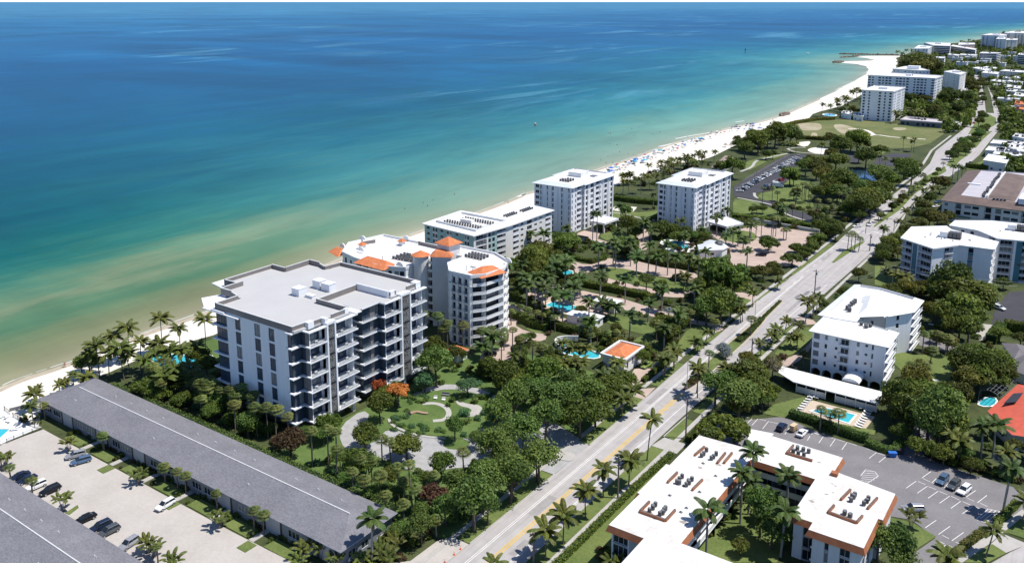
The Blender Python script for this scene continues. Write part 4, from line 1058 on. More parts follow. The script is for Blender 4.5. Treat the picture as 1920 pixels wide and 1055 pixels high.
# ------------------------------------------------------------------ pale teal mid-rise
def teal():
    P = [(-241,277),(-209.5,273.5),(-207.8,296),(-207,297),(-207,330),(-226,332),(-226,303),(-243,303)]
    P = [(-240.5,276.5),(-211,273.2),(-208.6,294.5),(-208.2,329),(-222.6,331.5),(-226,303.5),(-241.5,303.5)]
    B = Bld('teal_trimmed_condo', 'white and pale teal six storey condominium with rows of rooftop condensers', 'condominium', cen(P), wall=m_cream)
    fh, n = 2.55, 6
    te = dict(wmat=m_teal)
    S = [wl(1.2), win(1.6,.8,2.0), wl(1.6), win(1.1,.3,2.0), wl(.3), win(1.1,.3,2.0), wl(1.6), win(1.6,.9,2.0), wl(1.8), win(1.2,.6,2.0), wl(.3), win(1.2,.6,2.0), wl(2), win(1.4,.9,2.0), wl(3.2), win(1,.4,2.0), wl(.2), win(1,.4,2.0), wl(2.4)]
    S = [(b[0], b[1], dict((b[2] if len(b) > 2 else {}), wmat=m_teal if i % 6 in (0,1,2) else m_cream)) for i, b in enumerate(S)]
    E1 = [wl(.8), ('b',4,dict(rail='bars',rmat=m_shade,d=1.6)), wl(.6), ('n',1,dict(sill=.3,head=2.1,wmat=m_teal)), ('w',.5,te), ('n',1,dict(sill=.3,head=2.1,wmat=m_teal)), ('w',.8,te), ('b',3.4,dict(rail='solid',rmat=m_acpale,d=1.5)), wl(1)]
    E2 = [wl(2.5), ('b',3,dict(rail='solid',rmat=m_white,d=1.4)), wl(1), win(1.4,.9,2.0), wl(2), win(2.6,.3,2.1), wl(1.4), win(1.4,.9,2.0), wl(1.4), win(1.4,.9,2.0), wl(2), ('b',3,dict(rail='solid',rmat=m_white,d=1.4)), wl(.8)]
    B.walls(P, 0, fh, n, {0: S, 1: E1, 2: E2}); B.done()
    B.flat(P, 15.3, m_roofw, 'roof', .9, .45)
    def well(q, h=.9):
        q = ccw(q); mb = MB()
        for i in range(len(q)): mb.prism(ccw(strip([q[i], q[(i+1) % len(q)]], .3)), 15.76, 15.76+h)
        B.part('roof_upstand', mb, m_roofw)
    well([(-237.5,281),(-213.6,278),(-212.6,298.5),(-238,299.5)])
    for i in range(14):
        for j in range(2): B.condenser(-234.5+i*1.45, 283+j*2.0-i*.05, 15.76, r=.42, h=.9)
    for i in range(12):
        for j in range(2): B.condenser(-231+i*1.4, 291.5+j*2-i*.05, 15.76, r=.42, h=.9)
    mb = MB(); mb.box(-229,287,15.76,-223,289.6,17.2); mb.box(-217.6,284,15.76,-214.6,288,16.6); B.part('stair_bulkhead', mb, m_cream)
    for i in range(6):
        for j in range(2): B.condenser(-219+j*1.6, 306+i*1.5, 15.76, r=.42, h=.9); B.condenser(-218.4+j*1.6, 318+i*1.5, 15.76, r=.42, h=.9)
teal()

# ------------------------------------------------------------------ twin white towers
def tower(label, x0, y0, x1, y1, eave, porte):
    P = [(x0,y0),(x1,y0),(x1,y0+10.5),(x1+1.2,y0+10.5),(x1+1.2,y1),(x0-2,y1),(x0-2,y0+22),(x0,y0+22)]
    B = Bld('apartment_tower', label, 'apartment tower', cen(P), 'twin towers by the beach', wall=m_white, railm=m_white)
    n = 8; fh = (eave-.2)/n
    W_ = lambda w: ('n', w, dict(sill=.35, head=fh-.45, rec=.35))
    bal = lambda w: ('b', w, dict(rail='solid', rmat=m_white, d=1.5, gw=.9))
    S = [wl(.6), ('n',1.7,dict(sill=.8,head=fh-.4)), wl(.5), W_(.75), wl(2.3), W_(.75), wl(2.0), W_(.75), wl(3.6), W_(.75), wl(2.4), W_(.75), wl(.9)]
    E1 = [wl(.6), W_(.9), wl(2.2), W_(1.0), wl(.8), bal(4.2), wl(.9)]
    E2 = [wl(.7), W_(2.0), wl(1.4), W_(2.0), wl(1.6), bal(3.6), wl(2.4), W_(2.0), wl(2.6), W_(1.2), wl(1.0)]
    B.walls(P, 0, fh, n, {0: S, 2: E1, 1: E1, 3: E2, 4: [wl(3), bal(4), wl(3), bal(4), wl(3)], 5: [bal(8), wl(2), bal(8)], 7: [wl(3), bal(6), wl(3)]}); B.done()
    # vertical fins
    u = [(x0+(x1-x0)*f_, y0-.25) for f_ in (.17,.31,.42,.60,.74,.885)] 
    for x, y in u: 
        mb = MB(); mb.box(x+.75,y-.12,0,x+1.0,y+.24,eave-1.5); B.part('fin', mb, m_white2)
    for f_ in (.1,.3,.5,.62,.8,.95):
        yy = y0+10.5+(y1-y0-10.5)*f_; mb = MB(); mb.box(x1+1.21,yy-.14,0,x1+1.5,yy+.14,eave-1.2); B.part('fin', mb, m_white2)
    B.mansard(P, eave-.2, 1.5, 3.2, M('pale_metal_roof_%d' % int(-x0), (.62,.66,.69), .5, .05, .3), 'sloping_eave', m_roofw, 1.1, .2, .7)
    cx, cy = (x0+x1)/2, (y0+y1)/2; zt = eave+.6
    mb = MB(); mb.box(cx-4,cy+1,zt,cx+3.5,cy+9,zt+2.3); B.part('lift_overrun', mb, m_roofw)
    for i in range(4):
        for j in range(2): B.condenser(cx-.5+i*1.5, y0+8+j*2.2, zt, r=.55, h=1.1)
    for i in range(3): B.condenser(cx+1+i*1.5, y0+12.6, zt, r=.55, h=1.1)
    mb = MB(); mb.box(x1-5,cy+6,zt,x1-2,cy+9,zt+.5); B.part('roof_hatch', mb, m_shade)
    q = porte; zt2 = 4.6
    B.flat(q, zt2-.3, m_white, 'entrance_canopy', .3, .7, .25, m_white)
    c = grow(ccw(q), -.8)
    for p in c:
        mb = MB(); mb.box(p[0]-.35,p[1]-.35,0,p[0]+.35,p[1]+.35,zt2-.3); B.part('canopy_pier', mb, m_white)
    mb = MB(); r_ = ccw(q); mb.prism(ccw(strip([(r_[0][0]+.5,r_[0][1]+6),(r_[1][0]-3,r_[1][1]+6)], .3)), 0, 4.2); B.part('entrance_wall', mb, m_dark)
tower('white eight storey tower nearest the sea, first of the twin towers', -230.5, 347.8, -209.2, 388, 22.8, [(-204.5,358.2),(-196.2,357.7),(-195.4,369.8),(-204.8,371)])
tower('white eight storey tower beside the beach park car lot', -180.5, 383.2, -161.3, 427, 22.6, [(-157,390),(-145.6,386),(-141.6,396.5),(-152.5,404)])

# ------------------------------------------------------------------ white five storey apartments with a carport
def white_apts():
    F_ = [(-66.6,251.9),(-46.0,251.9),(-46.0,264),(-55,266),(-66.4,264.6)]
    B = Bld('white_apartment_block', 'white five storey apartment block with arched ground floor and stepped white roofs', 'apartment building', (-57,268,0), wall=m_white, glass=m_glass)
    fh = 2.72; n = 4; z0 = 2.7
    S = [wl(.35), ('n',1.8,dict(sill=.45,head=2.25,gm=m_shade)), wl(1.5), win(.85,.8,2.2), wl(2.2), win(.8,1.1,2.0), wl(1.0), ('n',2.3,dict(sill=.6,head=2.3,rec=-.5)), wl(2.0), win(.9,.8,2.2), wl(1.5), win(.85,1.2,2.0), wl(1.0), win(.6,.7,2.3), wl(3.2)]
    bal = lambda w: ('b', w, dict(rail='bars', rmat=m_white2, d=1.8, pr=.9, gw=.8))
    B.walls(F_, z0, fh, n, {0: S, 1: [wl(.5), bal(10), wl(1)]})
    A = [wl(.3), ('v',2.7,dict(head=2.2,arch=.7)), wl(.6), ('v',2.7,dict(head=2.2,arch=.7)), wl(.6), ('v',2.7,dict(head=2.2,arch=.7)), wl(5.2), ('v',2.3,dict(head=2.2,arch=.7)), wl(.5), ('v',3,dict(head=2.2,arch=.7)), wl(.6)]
    for i in range(len(F_)):
        B.facade(F_[i], F_[(i+1) % len(F_)], 0, z0, 1, A if i == 0 else [wl(1)])
    for k in range(4):
        mb = MB(); z = z0+k*fh+.55; mb.loft([[(-58.9,251.8,z-.5),(-56.2,251.8,z-.5),(-56.6,251.2,z-.5),(-58.5,251.2,z-.5)],[(-58.9,251.8,z),(-56.2,251.8,z),(-56.6,251.2,z),(-58.5,251.2,z)]]); B.part('bay_window_base', mb, m_white)
    K = [(-68.4,267),(-58.6,267),(-58.6,280),(-52.0,280),(-51.4,277.8),(-45.6,286.6),(-45.2,299),(-58,303.5),(-66.6,303)]
    ww = [wl(2), win(.9,.8,2.2), wl(3)]
    B.walls(K, 0, 2.72, 5, {0: [wl(5), wl(4)], 1: [wl(4), win(.9,.8,2.2), wl(2), win(.9,.8,2.2), wl(3)], 2: [wl(2), win(.8,.8,2.2), wl(3)], 4: [wl(3.4), win(1,.6,2.3), wl(4)], 5: [wl(.5), bal(11), wl(.8)], 8: [bal(8), wl(3), bal(8), wl(3), bal(8)]})
    B.done()
    e = z0+fh*n
    B.mansard(F_, e, 1.15, 2.7, m_white2, 'sloping_eave', m_roofw, 1.0, .15, .3)
    B.mansard(K, e, 1.3, 2.7, m_white2, 'sloping_eave', m_roofw, .9, .15, .8)
    mb = MB(); mb.loft([[(-58.8,270,e+.4),(-50.6,277,e+.4),(-50.4,292,e+.4),(-62,292,e+.4)],[(-56.8,275,e+2.5),(-53,279,e+2.3),(-53.5,288.5,e+2.5),(-58.5,288,e+2.5)]]); B.part('stair_roof', mb, m_white2)
    for x, y in ((-62.6,275),(-62.4,276.6),(-62.5,279.6),(-62.3,281.2),(-62.2,283),(-61.6,273.6)): B.condenser(x, y, e+.5, r=.6, h=1.4)
    for x, y in ((-55.4,262.4),(-54,262.2),(-52.8,262.6),(-53.6,261)): B.condenser(x, y, e+.86, r=.5, h=1.0)
    mb = MB(); mb.box(-64,264.6,0,-56.2,267,11.5); B.part('link_wall', mb, m_white)
    # barrel canopy over the entrance
    mb = MB(); r1 = []; r2 = []
    for i in range(9):
        t = PI*i/8; r1.append((-53.4-2.4*math.cos(t), 251.7, 3.1+1.1*math.sin(t))); r2.append((-53.4-2.4*math.cos(t), 245.2, 3.1+1.1*math.sin(t)))
    mb.loft([r1, r2]); B.part('barrel_canopy', mb, m_white2)
white_apts()
def carport():
    q = [(-74.5,241.6),(-67,236.4),(-43.6,235.6),(-43.8,244.2),(-73.6,245.2)]
    B = Bld('carport', 'long white flat carport roof behind the pool terrace', 'carport', cen(q), wall=m_acpale)
    B.flat(q, 2.8, m_roofw, 'roof', 0, .25)
    for i in range(9):
        x = -66+i*2.72; mb = MB(); mb.box(x-.12,236.5,0,x+.12,236.75,2.8); B.part('post', mb, m_white)
    for i in range(8):
        if i == 3: continue
        x = -66+i*2.72; mb = MB()
        mb.box(x+.15,236.55,.1,x+2.55,236.65,1.9); B.part('screen_panel', mb, m_acpale)
    mb = MB(); mb.box(-72,243.9,0,-44,244.1,2.7); B.part('back_wall', mb, m_shade)
    keep(q); keep(rect(-72,234,-40,252.5))
carport()

# ------------------------------------------------------------------ orange trimmed apartments
def orange():
    P = [(-71.8,136.6),(-64.2,136.6),(-64.2,110),(-38,110),(-38,138.4),(-58.6,138.4),(-58.6,176.8),(-43.4,176.8),(-43.4,160.4),(-39.2,160.4),(-39.2,157.6),(-29.8,157.6),(-29.8,169.2),(-28.9,169.2),(-28.9,179.8),(-41.8,181.6),(-41.8,188.6),(-57.2,189.2),(-57.2,180.4),(-71.6,179.6),(-71.6,163.2),(-72.4,163.2),(-72.4,150),(-71.8,150)]
    B = Bld('orange_trimmed_apartments', 'three storey apartments round a courtyard, white flat roof edged in rust orange', 'apartment building', (-55,160,0), wall=m_greyl, frame=m_white, glass=m_glass)
    fh, n = 2.75, 3
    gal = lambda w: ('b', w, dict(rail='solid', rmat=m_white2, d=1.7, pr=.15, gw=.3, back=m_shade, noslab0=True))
    g = lambda w: ('n', w, dict(sill=.12, head=2.45, rec=.3))
    lv = dict(wmat=m_white)
    spec = {0: [('w',.4,lv), g(3.4), ('w',.3,lv), wl(2.2), ('w',1.4,dict(wmat=m_shade)), wl(.4)], 4: [gal(10), gal(10)], 5: [gal(9), gal(9), gal(9), gal(9)], 6: [gal(7.4), gal(7.4)], 7: [gal(7), gal(7), ('w',1.4,lv)],
            8: [('w',1.9,lv), g(2.2)], 9: [g(2.6)], 10: [('w',.3,lv), ('w',2.4,dict(wmat=m_white)), ('n',.9,dict(sill=.3,head=2.4)), ('w',2.1,lv), ('n',2.0,dict(sill=.2,head=2.5)), ('w',2,lv)],
            11: [('w',1,lv), g(2.4), ('w',1.6,lv), g(2.4), ('w',3,lv)], 13: [('w',3,lv), g(2.4), ('w',5,lv)], 15: [('w',1.5,lv), g(3), ('w',2,lv)],
            1: [('w',6,lv), g(3), ('w',8,lv), g(3), ('w',5,lv)], 23: [('w',3,lv), g(3), ('w',6,lv)], 22: [('w',2,lv), g(3), ('w',3,lv), g(3), ('w',2,lv)], 19: [g(3), ('w',5,lv), g(3), ('w',3,lv)]}
    B.walls(P, .1, fh, n, spec); B.done()
    # rust mansard skirt: down and out from the roof edge
    c = ccw(P); out = grow(c, .95); inn = grow(c, .45); k = len(c); z1, z0 = 9.3, 8.05
    for i in range(k):
        j = (i+1) % k; mb = MB()
        mb.quad((out[i][0],out[i][1],z0),(out[j][0],out[j][1],z0),(inn[j][0],inn[j][1],z1),(inn[i][0],inn[i][1],z1))
        mb.quad((c[i][0],c[i][1],z0),(c[j][0],c[j][1],z0),(out[j][0],out[j][1],z0),(out[i][0],out[i][1],z0))
        B.part('rust_skirt', mb, m_tileo)
    mb = MB(); mb.prism(inn, 8.9, z1+.04); B.part('roof', mb, m_roofwd)
    # roof wells for condensers with rust coloured kerbs
    def curb(pts, h=.6):
        mb = MB()
        for a, b in zip(pts[:-1], pts[1:]): mb.prism(ccw(strip([a,b], .42)), z1+.05, z1+h, 0, mtop=1)
        B.part('rust_curb', mb, [m_tileo, m_brown])
    O = lambda *p: [W1('oc', a, b, 9.4) for a, b in p]
    curb(O((375,620),(305,690),(490,755),(560,680))); curb(O((575,410),(505,480))); curb(O((755,462),(682,535))); curb(O((770,225),(700,285))); curb(O((920,270),(862,340))); curb(O((968,270),(910,340)))
    curb(O((1410,215),(1360,270),(1545,325)))
    K = lambda *p: [W1('pk', a, b, 9.4) for a, b in p]
    curb(K((410,570),(345,635))); curb(K((590,625),(525,695))); curb(K((300,675),(260,720),(450,790),(490,745)))
    for key, pts in (('oc',[(418,632),(398,648),(375,675),(400,655),(490,660),(470,690),(450,700),(480,672),(610,430),(590,450),(572,470),(590,475),(680,450),(660,475),(640,490),(655,465),(785,240),(765,268),(750,280),(855,268),(835,290),(820,300),(1438,232),(1410,250),(1445,265),(1480,240),(1485,275),(1520,250),(1832,570),(1825,600),(1780,690),(1815,715)]),
                     ('pk',[(440,595),(432,610),(415,630),(530,620),(520,638),(500,655),(370,720),(410,735),(55,282),(95,292),(25,303),(60,318),(98,328),(130,305)])):
        for x, y in pts:
            q = W1(key, x, y, 9.8); B.condenser(q[0], q[1], z1+.05, r=.42, h=.95)
    for x, y in ((640,660),(600,690),(700,880),(850,430),(520,570),(620,500),(760,340),(735,545)):
        q = W1('oc', x, y, 9.3); B.vent(q[0], q[1], z1+.02, .35)
    stm = M('roof_stain', (.22,.19,.16), .9, .3, 1.5, c2=(.50,.46,.42), fine=4)
    for i in range(34):
        k_, x, y = ('oc', rnd.uniform(150,980), rnd.uniform(180,900)) if i < 22 else ('pk', rnd.uniform(60,640), rnd.uniform(330,860))
        q = W1(k_, x, y, 9.34)
        if not inside(q, grow(c, -1.2)): continue
        r = rnd.uniform(.25,.8); mb = MB(); n = 9; ph = rnd.uniform(0,6)
        mb.poly([(q[0]+r*(1+.35*math.sin(2*t+ph))*math.cos(t), q[1]+r*.7*(1+.3*math.cos(3*t+ph))*math.sin(t), z1+.043+i*.0006) for t in (2*PI*u/n for u in range(n))])
        B.part('roof_stain', mb, stm)
    q = W1('oc', 1705, 425, 9.3); mb = MB(); mb.box(q[0]-.7,q[1]-.6,z1+.05,q[0]+.7,q[1]+.6,z1+.8); B.part('roof_hatch', mb, m_tileo)
orange()
def shed():
    q = W('oc',[(1110,100),(1260,130),(1200,215),(1080,190)], 3)
    B = Bld('flat_roof_store', 'small white flat roofed annex by the car lot, under the spreading tree', 'annex', cen(q), wall=m_greyl)
    B.walls(ccw(q), 0, 3, 1, {}); B.done(); B.flat(q, 3, m_roofw, 'roof', .2, .2)
shed()

# ------------------------------------------------------------------ blue panelled apartments
def blue(name, label, P, spec, eave, plant):
    B = Bld(name, label, 'apartment building', cen(P), 'blue panelled apartments', wall=m_white, glass=m_glass)
    n = 6; fh = eave/n
    B.walls(P, 0, fh, n, spec); B.done()
    B.flat(P, eave-.02, m_roofw, 'roof', 1.0, .5)
    x, y = plant
    mb = MB(); mb.box(x-4,y-1.4,eave+.5,x-1.2,y+2.4,eave+2.8); B.part('lift_overrun', mb, m_roofw)
    for i in range(3):
        for j in range(2):
            mb = MB(); mb.box(x-.8+i*1.5,y-1.4+j*1.7,eave+1.0,x+.55+i*1.5,y+.1+j*1.7,eave+3.0); B.part('condenser_stack', mb, m_aircon)
    mb = MB(); mb.box(x-1,y-1.7,eave+.5,x+3.6,y+2.0,eave+.9); B.part('plant_frame', mb, m_dark)
    for k in range(10): B.vent(x+rnd.uniform(-10,12), y+rnd.uniform(-6,6), eave+.5, .4)
    return B
bb = lambda w, **k: ('b', w, dict(rail='bars', rmat=m_white, d=1.4, pr=.5, gw=.85, **k))
tb = ('w', 2.2, dict(wmat=m_tealb))
Pb = [(-63.6,363.2),(-51.3,354.6),(-44.3,365.4),(-32.4,366),(-32.6,378),(-50.6,388),(-53,392.6),(-63.6,383.6)]
blue('blue_panel_apartments', 'white apartments with a tall blue panel on the angled front, closest to the road', Pb,
     {0: [bb(4.6), wl(.3), tb, wl(.4), bb(6.2), wl(.4)], 1: [wl(6.4), bb(4.4), wl(2.4)], 2: [wl(3.6), ('n',1.7,dict(sill=.5,head=2.4,wmat=m_tealb)), wl(5.8)], 3: [bb(6), wl(1), bb(5)], 7: [wl(6), win(1.4), wl(6), win(1.4), wl(5)]}, 17.2, (-48,374))
Pc = [(-51,396.4),(-40.4,394.3),(-32.2,384.6),(-24,386.8),(-14,392),(-6,398),(-4,412),(-24,416),(-38,414),(-50.4,406)]
blue('blue_panel_apartments', 'white apartments with blue panels at the right edge, behind the first blue block', Pc,
     {0: [wl(4), win(1.4), wl(2.4), win(1.6), wl(2)], 1: [wl(6), bb(3.6), wl(2)], 2: [wl(.5), bb(5), wl(1), tb], 3: [bb(4), wl(.4), tb, wl(.4), bb(3)], 4: [bb(6), wl(1), tb], 5: [wl(3), bb(6)]}, 17.2, (-27,402))

# ------------------------------------------------------------------ brown roofed apartments
def brown():
    P = [(-67.6,482.2),(-20,478.5),(-8,478.5),(-8,560),(-30,586),(-68.4,578)]
    B = Bld('brown_roof_apartments', 'pale three storey apartments with dark shutters under a sprawling brown roof', 'apartment building', cen(P), wall=m_cream, frame=m_dark)
    fh, n = 3.3, 3
    sh = lambda w: ('n', w, dict(sill=1.0, head=2.4, floors=(1,2)))
    bl_ = lambda w: ('b', w, dict(rail='bars', rmat=m_dark, d=1.0, pr=.7, floors=(1,2)))
    S = [wl(1), sh(1.3), wl(2.8), bl_(2.2), wl(1.2), sh(2.4), wl(.5), sh(2.4), wl(2.2), bl_(2.4), wl(1.5), ('n',2,dict(sill=.3,head=2.7)), wl(.8), sh(2.4), wl(.5), sh(2.4), wl(1), ('b',4,dict(rail='bars',rmat=m_dark,d=2,floors=(1,2))), wl(1.2), sh(2.4), wl(2)]
    B.walls(P, 0, fh, n, {0: S, 1: [wl(2), sh(2.4), wl(2), sh(2.4), wl(2)], 5: [wl(3), sh(2), wl(4), sh(2), wl(4), sh(2), wl(4), sh(2), wl(4), sh(2), wl(3)]}); B.done()
    B.mansard(P, 9.9, 2.6, 8.2, m_brown, 'brown_roof', M('lilac_flat_roof', (.46,.44,.47), .8, .08, .1), .8, .25, .5)
    mb = MB(); mb.loft([[(-48,491,12.0),(-36,490,12.0),(-36,566,12.0),(-48,569,12.0)],[(-47.6,494,13.4),(-38,492,12.9),(-38,564,12.9),(-47.6,566,13.4)]]); B.part('upper_brown_roof', mb, m_brown)
    mb = MB(); mb.loft([[(-31,489,12.0),(-14,488,12.0),(-14,552,12.0),(-31,560,12.0)],[(-27,494,13.2),(-18,494,13.2),(-18,548,13.2),(-27,552,13.2)]]); B.part('upper_brown_roof', mb, m_brown)
    mb = MB(); mb.box(-48.6,490,12,-48.0,568,13.6); B.part('ridge_cap', mb, m_white)
    for i in range(22): B.condenser(-50.5+rnd.uniform(-.4,.4), 492+i*3.4, 12.0, r=.7, h=1.4)
    for i in range(4): B.condenser(-45+i*1.6, 487.4, 12.1, r=.6, h=1.2)
    mb = MB(); mb.box(-62,524,11,-55.5,526,12.6); B.part('roof_bulkhead', mb, m_white)
    mb = MB(); mb.prism(rect(-34,484,-24,500), 12.2, 15.0); B.part('stair_bulkhead', mb, m_white)
    mb = MB(); mb.box(-61,480.0,2.9,-54,481.9,3.2); B.part('awning', mb, M('green_awning', (.03,.16,.10), .7, .1, 1))
brown()

# ------------------------------------------------------------------ small houses and pool houses
def house(name, label, cat, P, h, roof, mat, wall=None, over=.5, spec=None, rise=1.8, fascia=None, cls=None):
    P = ccw(P)
    B = Bld(name, label, cat, cen(P), wall=wall or m_white2)
    B.walls(P, 0, h, 1, spec or {0: [wl(1.5), win(1.4,.9,2.1), wl(1.5)], 1: [wl(1.5), win(1.2,.9,2.1), wl(1.5)]}); B.done()
    if roof == 'flat': B.flat(P, h, mat, 'roof', over, .25)
    elif roof == 'hip4':
        e = [(p[0],p[1],h+.02) for p in grow(P, over)]; c = cen(e)
        if len(P) == 4:
            a, b = (Vector(e[0]),Vector(e[1]),Vector(e[2]),Vector(e[3])), None
            l0, l1 = (a[1]-a[0]).length, (a[2]-a[1]).length
            mb = MB()
            if l0 >= l1:
                m0 = (a[0]+a[3])/2; m1 = (a[1]+a[2])/2; d = (m1-m0).normalized(); q0 = m0+d*l1/2; q1 = m1-d*l1/2
                q0.z = q1.z = h+rise; q0, q1 = tuple(q0), tuple(q1)
                mb.quad(e[0],e[1],q1,q0); mb.tri(e[1],e[2],q1); mb.quad(e[2],e[3],q0,q1); mb.tri(e[3],e[0],q0)
            else:
                m0 = (a[0]+a[1])/2; m1 = (a[3]+a[2])/2; d = (m1-m0).normalized(); q0 = m0+d*l0/2; q1 = m1-d*l0/2
                q0.z = q1.z = h+rise; q0, q1 = tuple(q0), tuple(q1)
                mb.tri(e[0],e[1],q0); mb.quad(e[1],e[2],q1,q0); mb.tri(e[2],e[3],q1); mb.quad(e[3],e[0],q0,q1)
            mb.poly([(p[0],p[1],p[2]-.03) for p in reversed(e)]); B.part('roof', mb, mat)
        else: tile_mesh(B, 'roof', e, (c[0],c[1],h+rise), mat)
        mb = MB(); mb.prism([(p[0],p[1]) for p in grow(P, over)], h-.2, h, bottom=True, top=False); B.part('fascia', mb, fascia or m_white2)
    return B
B_ = house('orange_roof_house', 'small white pool pavilion with an orange hipped roof by the brick drive', 'pavilion', rect(-119.4,218.6,-112.2,230), 5.0, 'hip4', m_tile, spec={0: [wl(2), win(1,.9,2.2), wl(3)], 1: [wl(1.5), win(1,1.2,3.8), wl(2), win(1,1.2,3.8), wl(2), win(1,1.2,3.8), wl(1.5)]}, rise=1.5, over=-.1)
mb = MB(); cP = rect(-119.9,218.1,-111.7,230.5)
for i in range(4): mb.prism(ccw(strip([cP[i], cP[(i+1) % 4]], .6)), 4.82, 5.35)
B_.part('parapet', mb, m_white2)
house('pool_house', 'flat white roofed pool house below the lap pool', 'pool house', rect(-148.8,245.8,-137.6,251.2), 3, 'flat', m_roofw)
house('pool_house', 'flat white roofed pool house above the lap pool, by the brick drive', 'pool house', rect(-148.0,263.2,-139.6,268.6), 3, 'flat', m_roofw)
house('pool_gazebo', 'low white pavilion with grey hipped roof beside the kidney pool', 'pavilion', [(-146.2,354),(-142,346),(-134.6,353),(-134.4,358.4),(-140,364.6),(-145,364.6)], 3.4, 'hip4', M('pale_grey_metal_roof', (.6,.63,.65), .5, .05, .4), rise=1.5)
house('park_pavilion', 'brown roofed beach park restroom building', 'pavilion', [W1('pa',-20,470,3),W1('pa',40,480,3),W1('pa',150,425,3),W1('pa',70,395,3)], 3, 'hip4', M('tan_shingle_roof', (.36,.27,.22), .85, .15, .4), wall=m_greyl, rise=2)
Br = house('red_roof_house', 'house with bright red tiled roof and solar panel at the right edge', 'house', [W1('pk',1345,35,4.4), W1('pk',1500,185,4.4), (W1('pk',1500,185,4.4)[0]+18, W1('pk',1500,185,4.4)[1]+4), (8,270), W1('r1',930,880,4.4)], 4.2, 'hip4', m_tiler, rise=2.2)
mb = MB(); q = [W1('r1',a,b,5.6) for a, b in ((880,960),(960,955),(900,1030),(800,1040))]; mb.prism(ccw(q), 5.75, 5.85); Br.part('solar_panel', mb, m_dark)
house('grey_roof_house', 'low house with grey hipped roof near the clipped hedge', 'house', [W1('r1',a,b,3.4) for a, b in ((800,540),(960,560),(1000,640),(890,660))], 3.2, 'hip4', M('slate_grey_roof', (.17,.155,.165), .8, .15, .4), rise=1.6)
house('grey_roof_house', 'low house with dark grey roof and white gutter, right of the tall trees', 'house', [W1('r1',a,b,3.4) for a, b in ((890,760),(880,690),(1000,610),(1100,700),(1000,800))], 3.2, 'hip4', M('slate_roof', (.15,.14,.15), .8, .15, .4), rise=1.8)
house('orange_awning_kiosk', 'small orange pyramid roofed kiosk beside the modern condo', 'kiosk', rect(-163.4,196.6,-158.6,201.4), 2.8, 'hip4', m_tile, rise=1.8)
house('flat_white_house', 'two storey pale house with white flat roof behind the brown roofed apartments', 'house', [W1('bl',a,b,6.5) for a, b in ((830,0),(995,25),(1030,-20),(870,-45))], 6.3, 'flat', m_roofw, spec={0: [wl(1), win(1.6,1,2.2), wl(2), win(1.6,1,2.2), wl(4), win(1.6,1,2.2), wl(2)]})
# ------------------------------------------------------------------ distant buildings
def far(label, key, pts, z, floors, wall=None, roof=None, bay=3.2, ww=1.4, wh=1.3, style='win', base=0.0, name='distant_building', over=.4, cat='building', dark=None, pent=None):
    """walls from roof corners seen at height z; windows stay real panes set into frames, one joined part"""
    P = ccw(W(key, pts, z) if key else pts)
    B = Bld(name, label, cat, cen(P), wall=wall or m_white)
    keep(P)
    for i in range(len(P)):
        a, b = P[i], P[(i+1) % len(P)]
        B.wall.quad((a[0],a[1],base),(b[0],b[1],base),(b[0],b[1],z),(a[0],a[1],z))
    fh = (z-base)/floors
    mb = MB(); ms = MB()
    for i in range(len(P)):
        a, b = Vector(P[i]), Vector(P[(i+1) % len(P)]); u = b-a; L = u.length; u /= L; nx, ny = u.y, -u.x
        if ny > .3 or L < 4: 
            if not (nx > .2): continue
        n = max(1, int(L/bay))
        for k in range(floors):
            zz = base+k*fh
            if style == 'band':
                p0 = a+u*.8; p1 = b-u*.8
                mb.quad(*[(p.x+nx*o, p.y+ny*o, q) for p, o, q in ((p0,.06,zz+.8),(p1,.06,zz+.8),(p1,.06,zz+fh-.5),(p0,.06,zz+fh-.5))])
                ms.quad(*[(p.x+nx*o, p.y+ny*o, q) for p, o, q in ((a,.9,zz+.75),(b,.9,zz+.75),(b,0.02,zz+.75),(a,0.02,zz+.75))])
                ms.quad(*[(p.x+nx*o, p.y+ny*o, q) for p, o, q in ((a,.9,zz-.1),(b,.9,zz-.1),(b,.9,zz+.75),(a,.9,zz+.75))])
                continue
            for j in range(n):
                if style == 'win' and (j*7+i*3) % 5 == 4: continue
                c = a+u*((j+.5)*L/n)
                w2 = ww/2*(.7 if j % 3 == 1 else 1); h0 = zz+.8; h1 = h0+wh
                p0, p1 = c-u*w2, c+u*w2
                mb.quad((p0.x+nx*.04,p0.y+ny*.04,h0),(p1.x+nx*.04,p1.y+ny*.04,h0),(p1.x+nx*.04,p1.y+ny*.04,h1),(p0.x+nx*.04,p0.y+ny*.04,h1))
                ms.quad((p0.x+nx*.25,p0.y+ny*.25,h0-.15),(p1.x+nx*.25,p1.y+ny*.25,h0-.15),(p1.x+nx*.04,p1.y+ny*.04,h0),(p0.x+nx*.04,p0.y+ny*.04,h0))
    B.done()
    if mb.f: kind(B.part('window', mb, dark or m_glass), 'stuff')
    if ms.f: kind(B.part('sill', ms, wall or m_white), 'stuff')
    B.flat(P, z, roof or m_roofw, 'roof', over, .5, .6, roof or m_roofw, .4)
    c = cen(P)
    if pent:
        mb = MB(); dx, dy, h = pent; mb.box(c[0]-dx,c[1]-dy,z+.5,c[0]+dx,c[1]+dy,z+.5+h); B.part('roof_bulkhead', mb, wall or m_white)
    for i in range(4): B.condenser(c[0]+rnd.uniform(-4,4), c[1]+rnd.uniform(-3,3), z+.52, r=.8, h=1.4)
    return B
far('white ten storey tower standing by the dry field', None, rect(-199,862,-171,914), 27.5, 10, bay=4.2, ww=1.9, wh=1.5, pent=(4,5,2), cat='tower')
far('long white slab of apartments behind the field tower', 'fr', [(340,515),(970,545),(1045,520),(560,492)], 27, 9, bay=3.6, ww=2.6, wh=1.5, pent=(3,3,2))
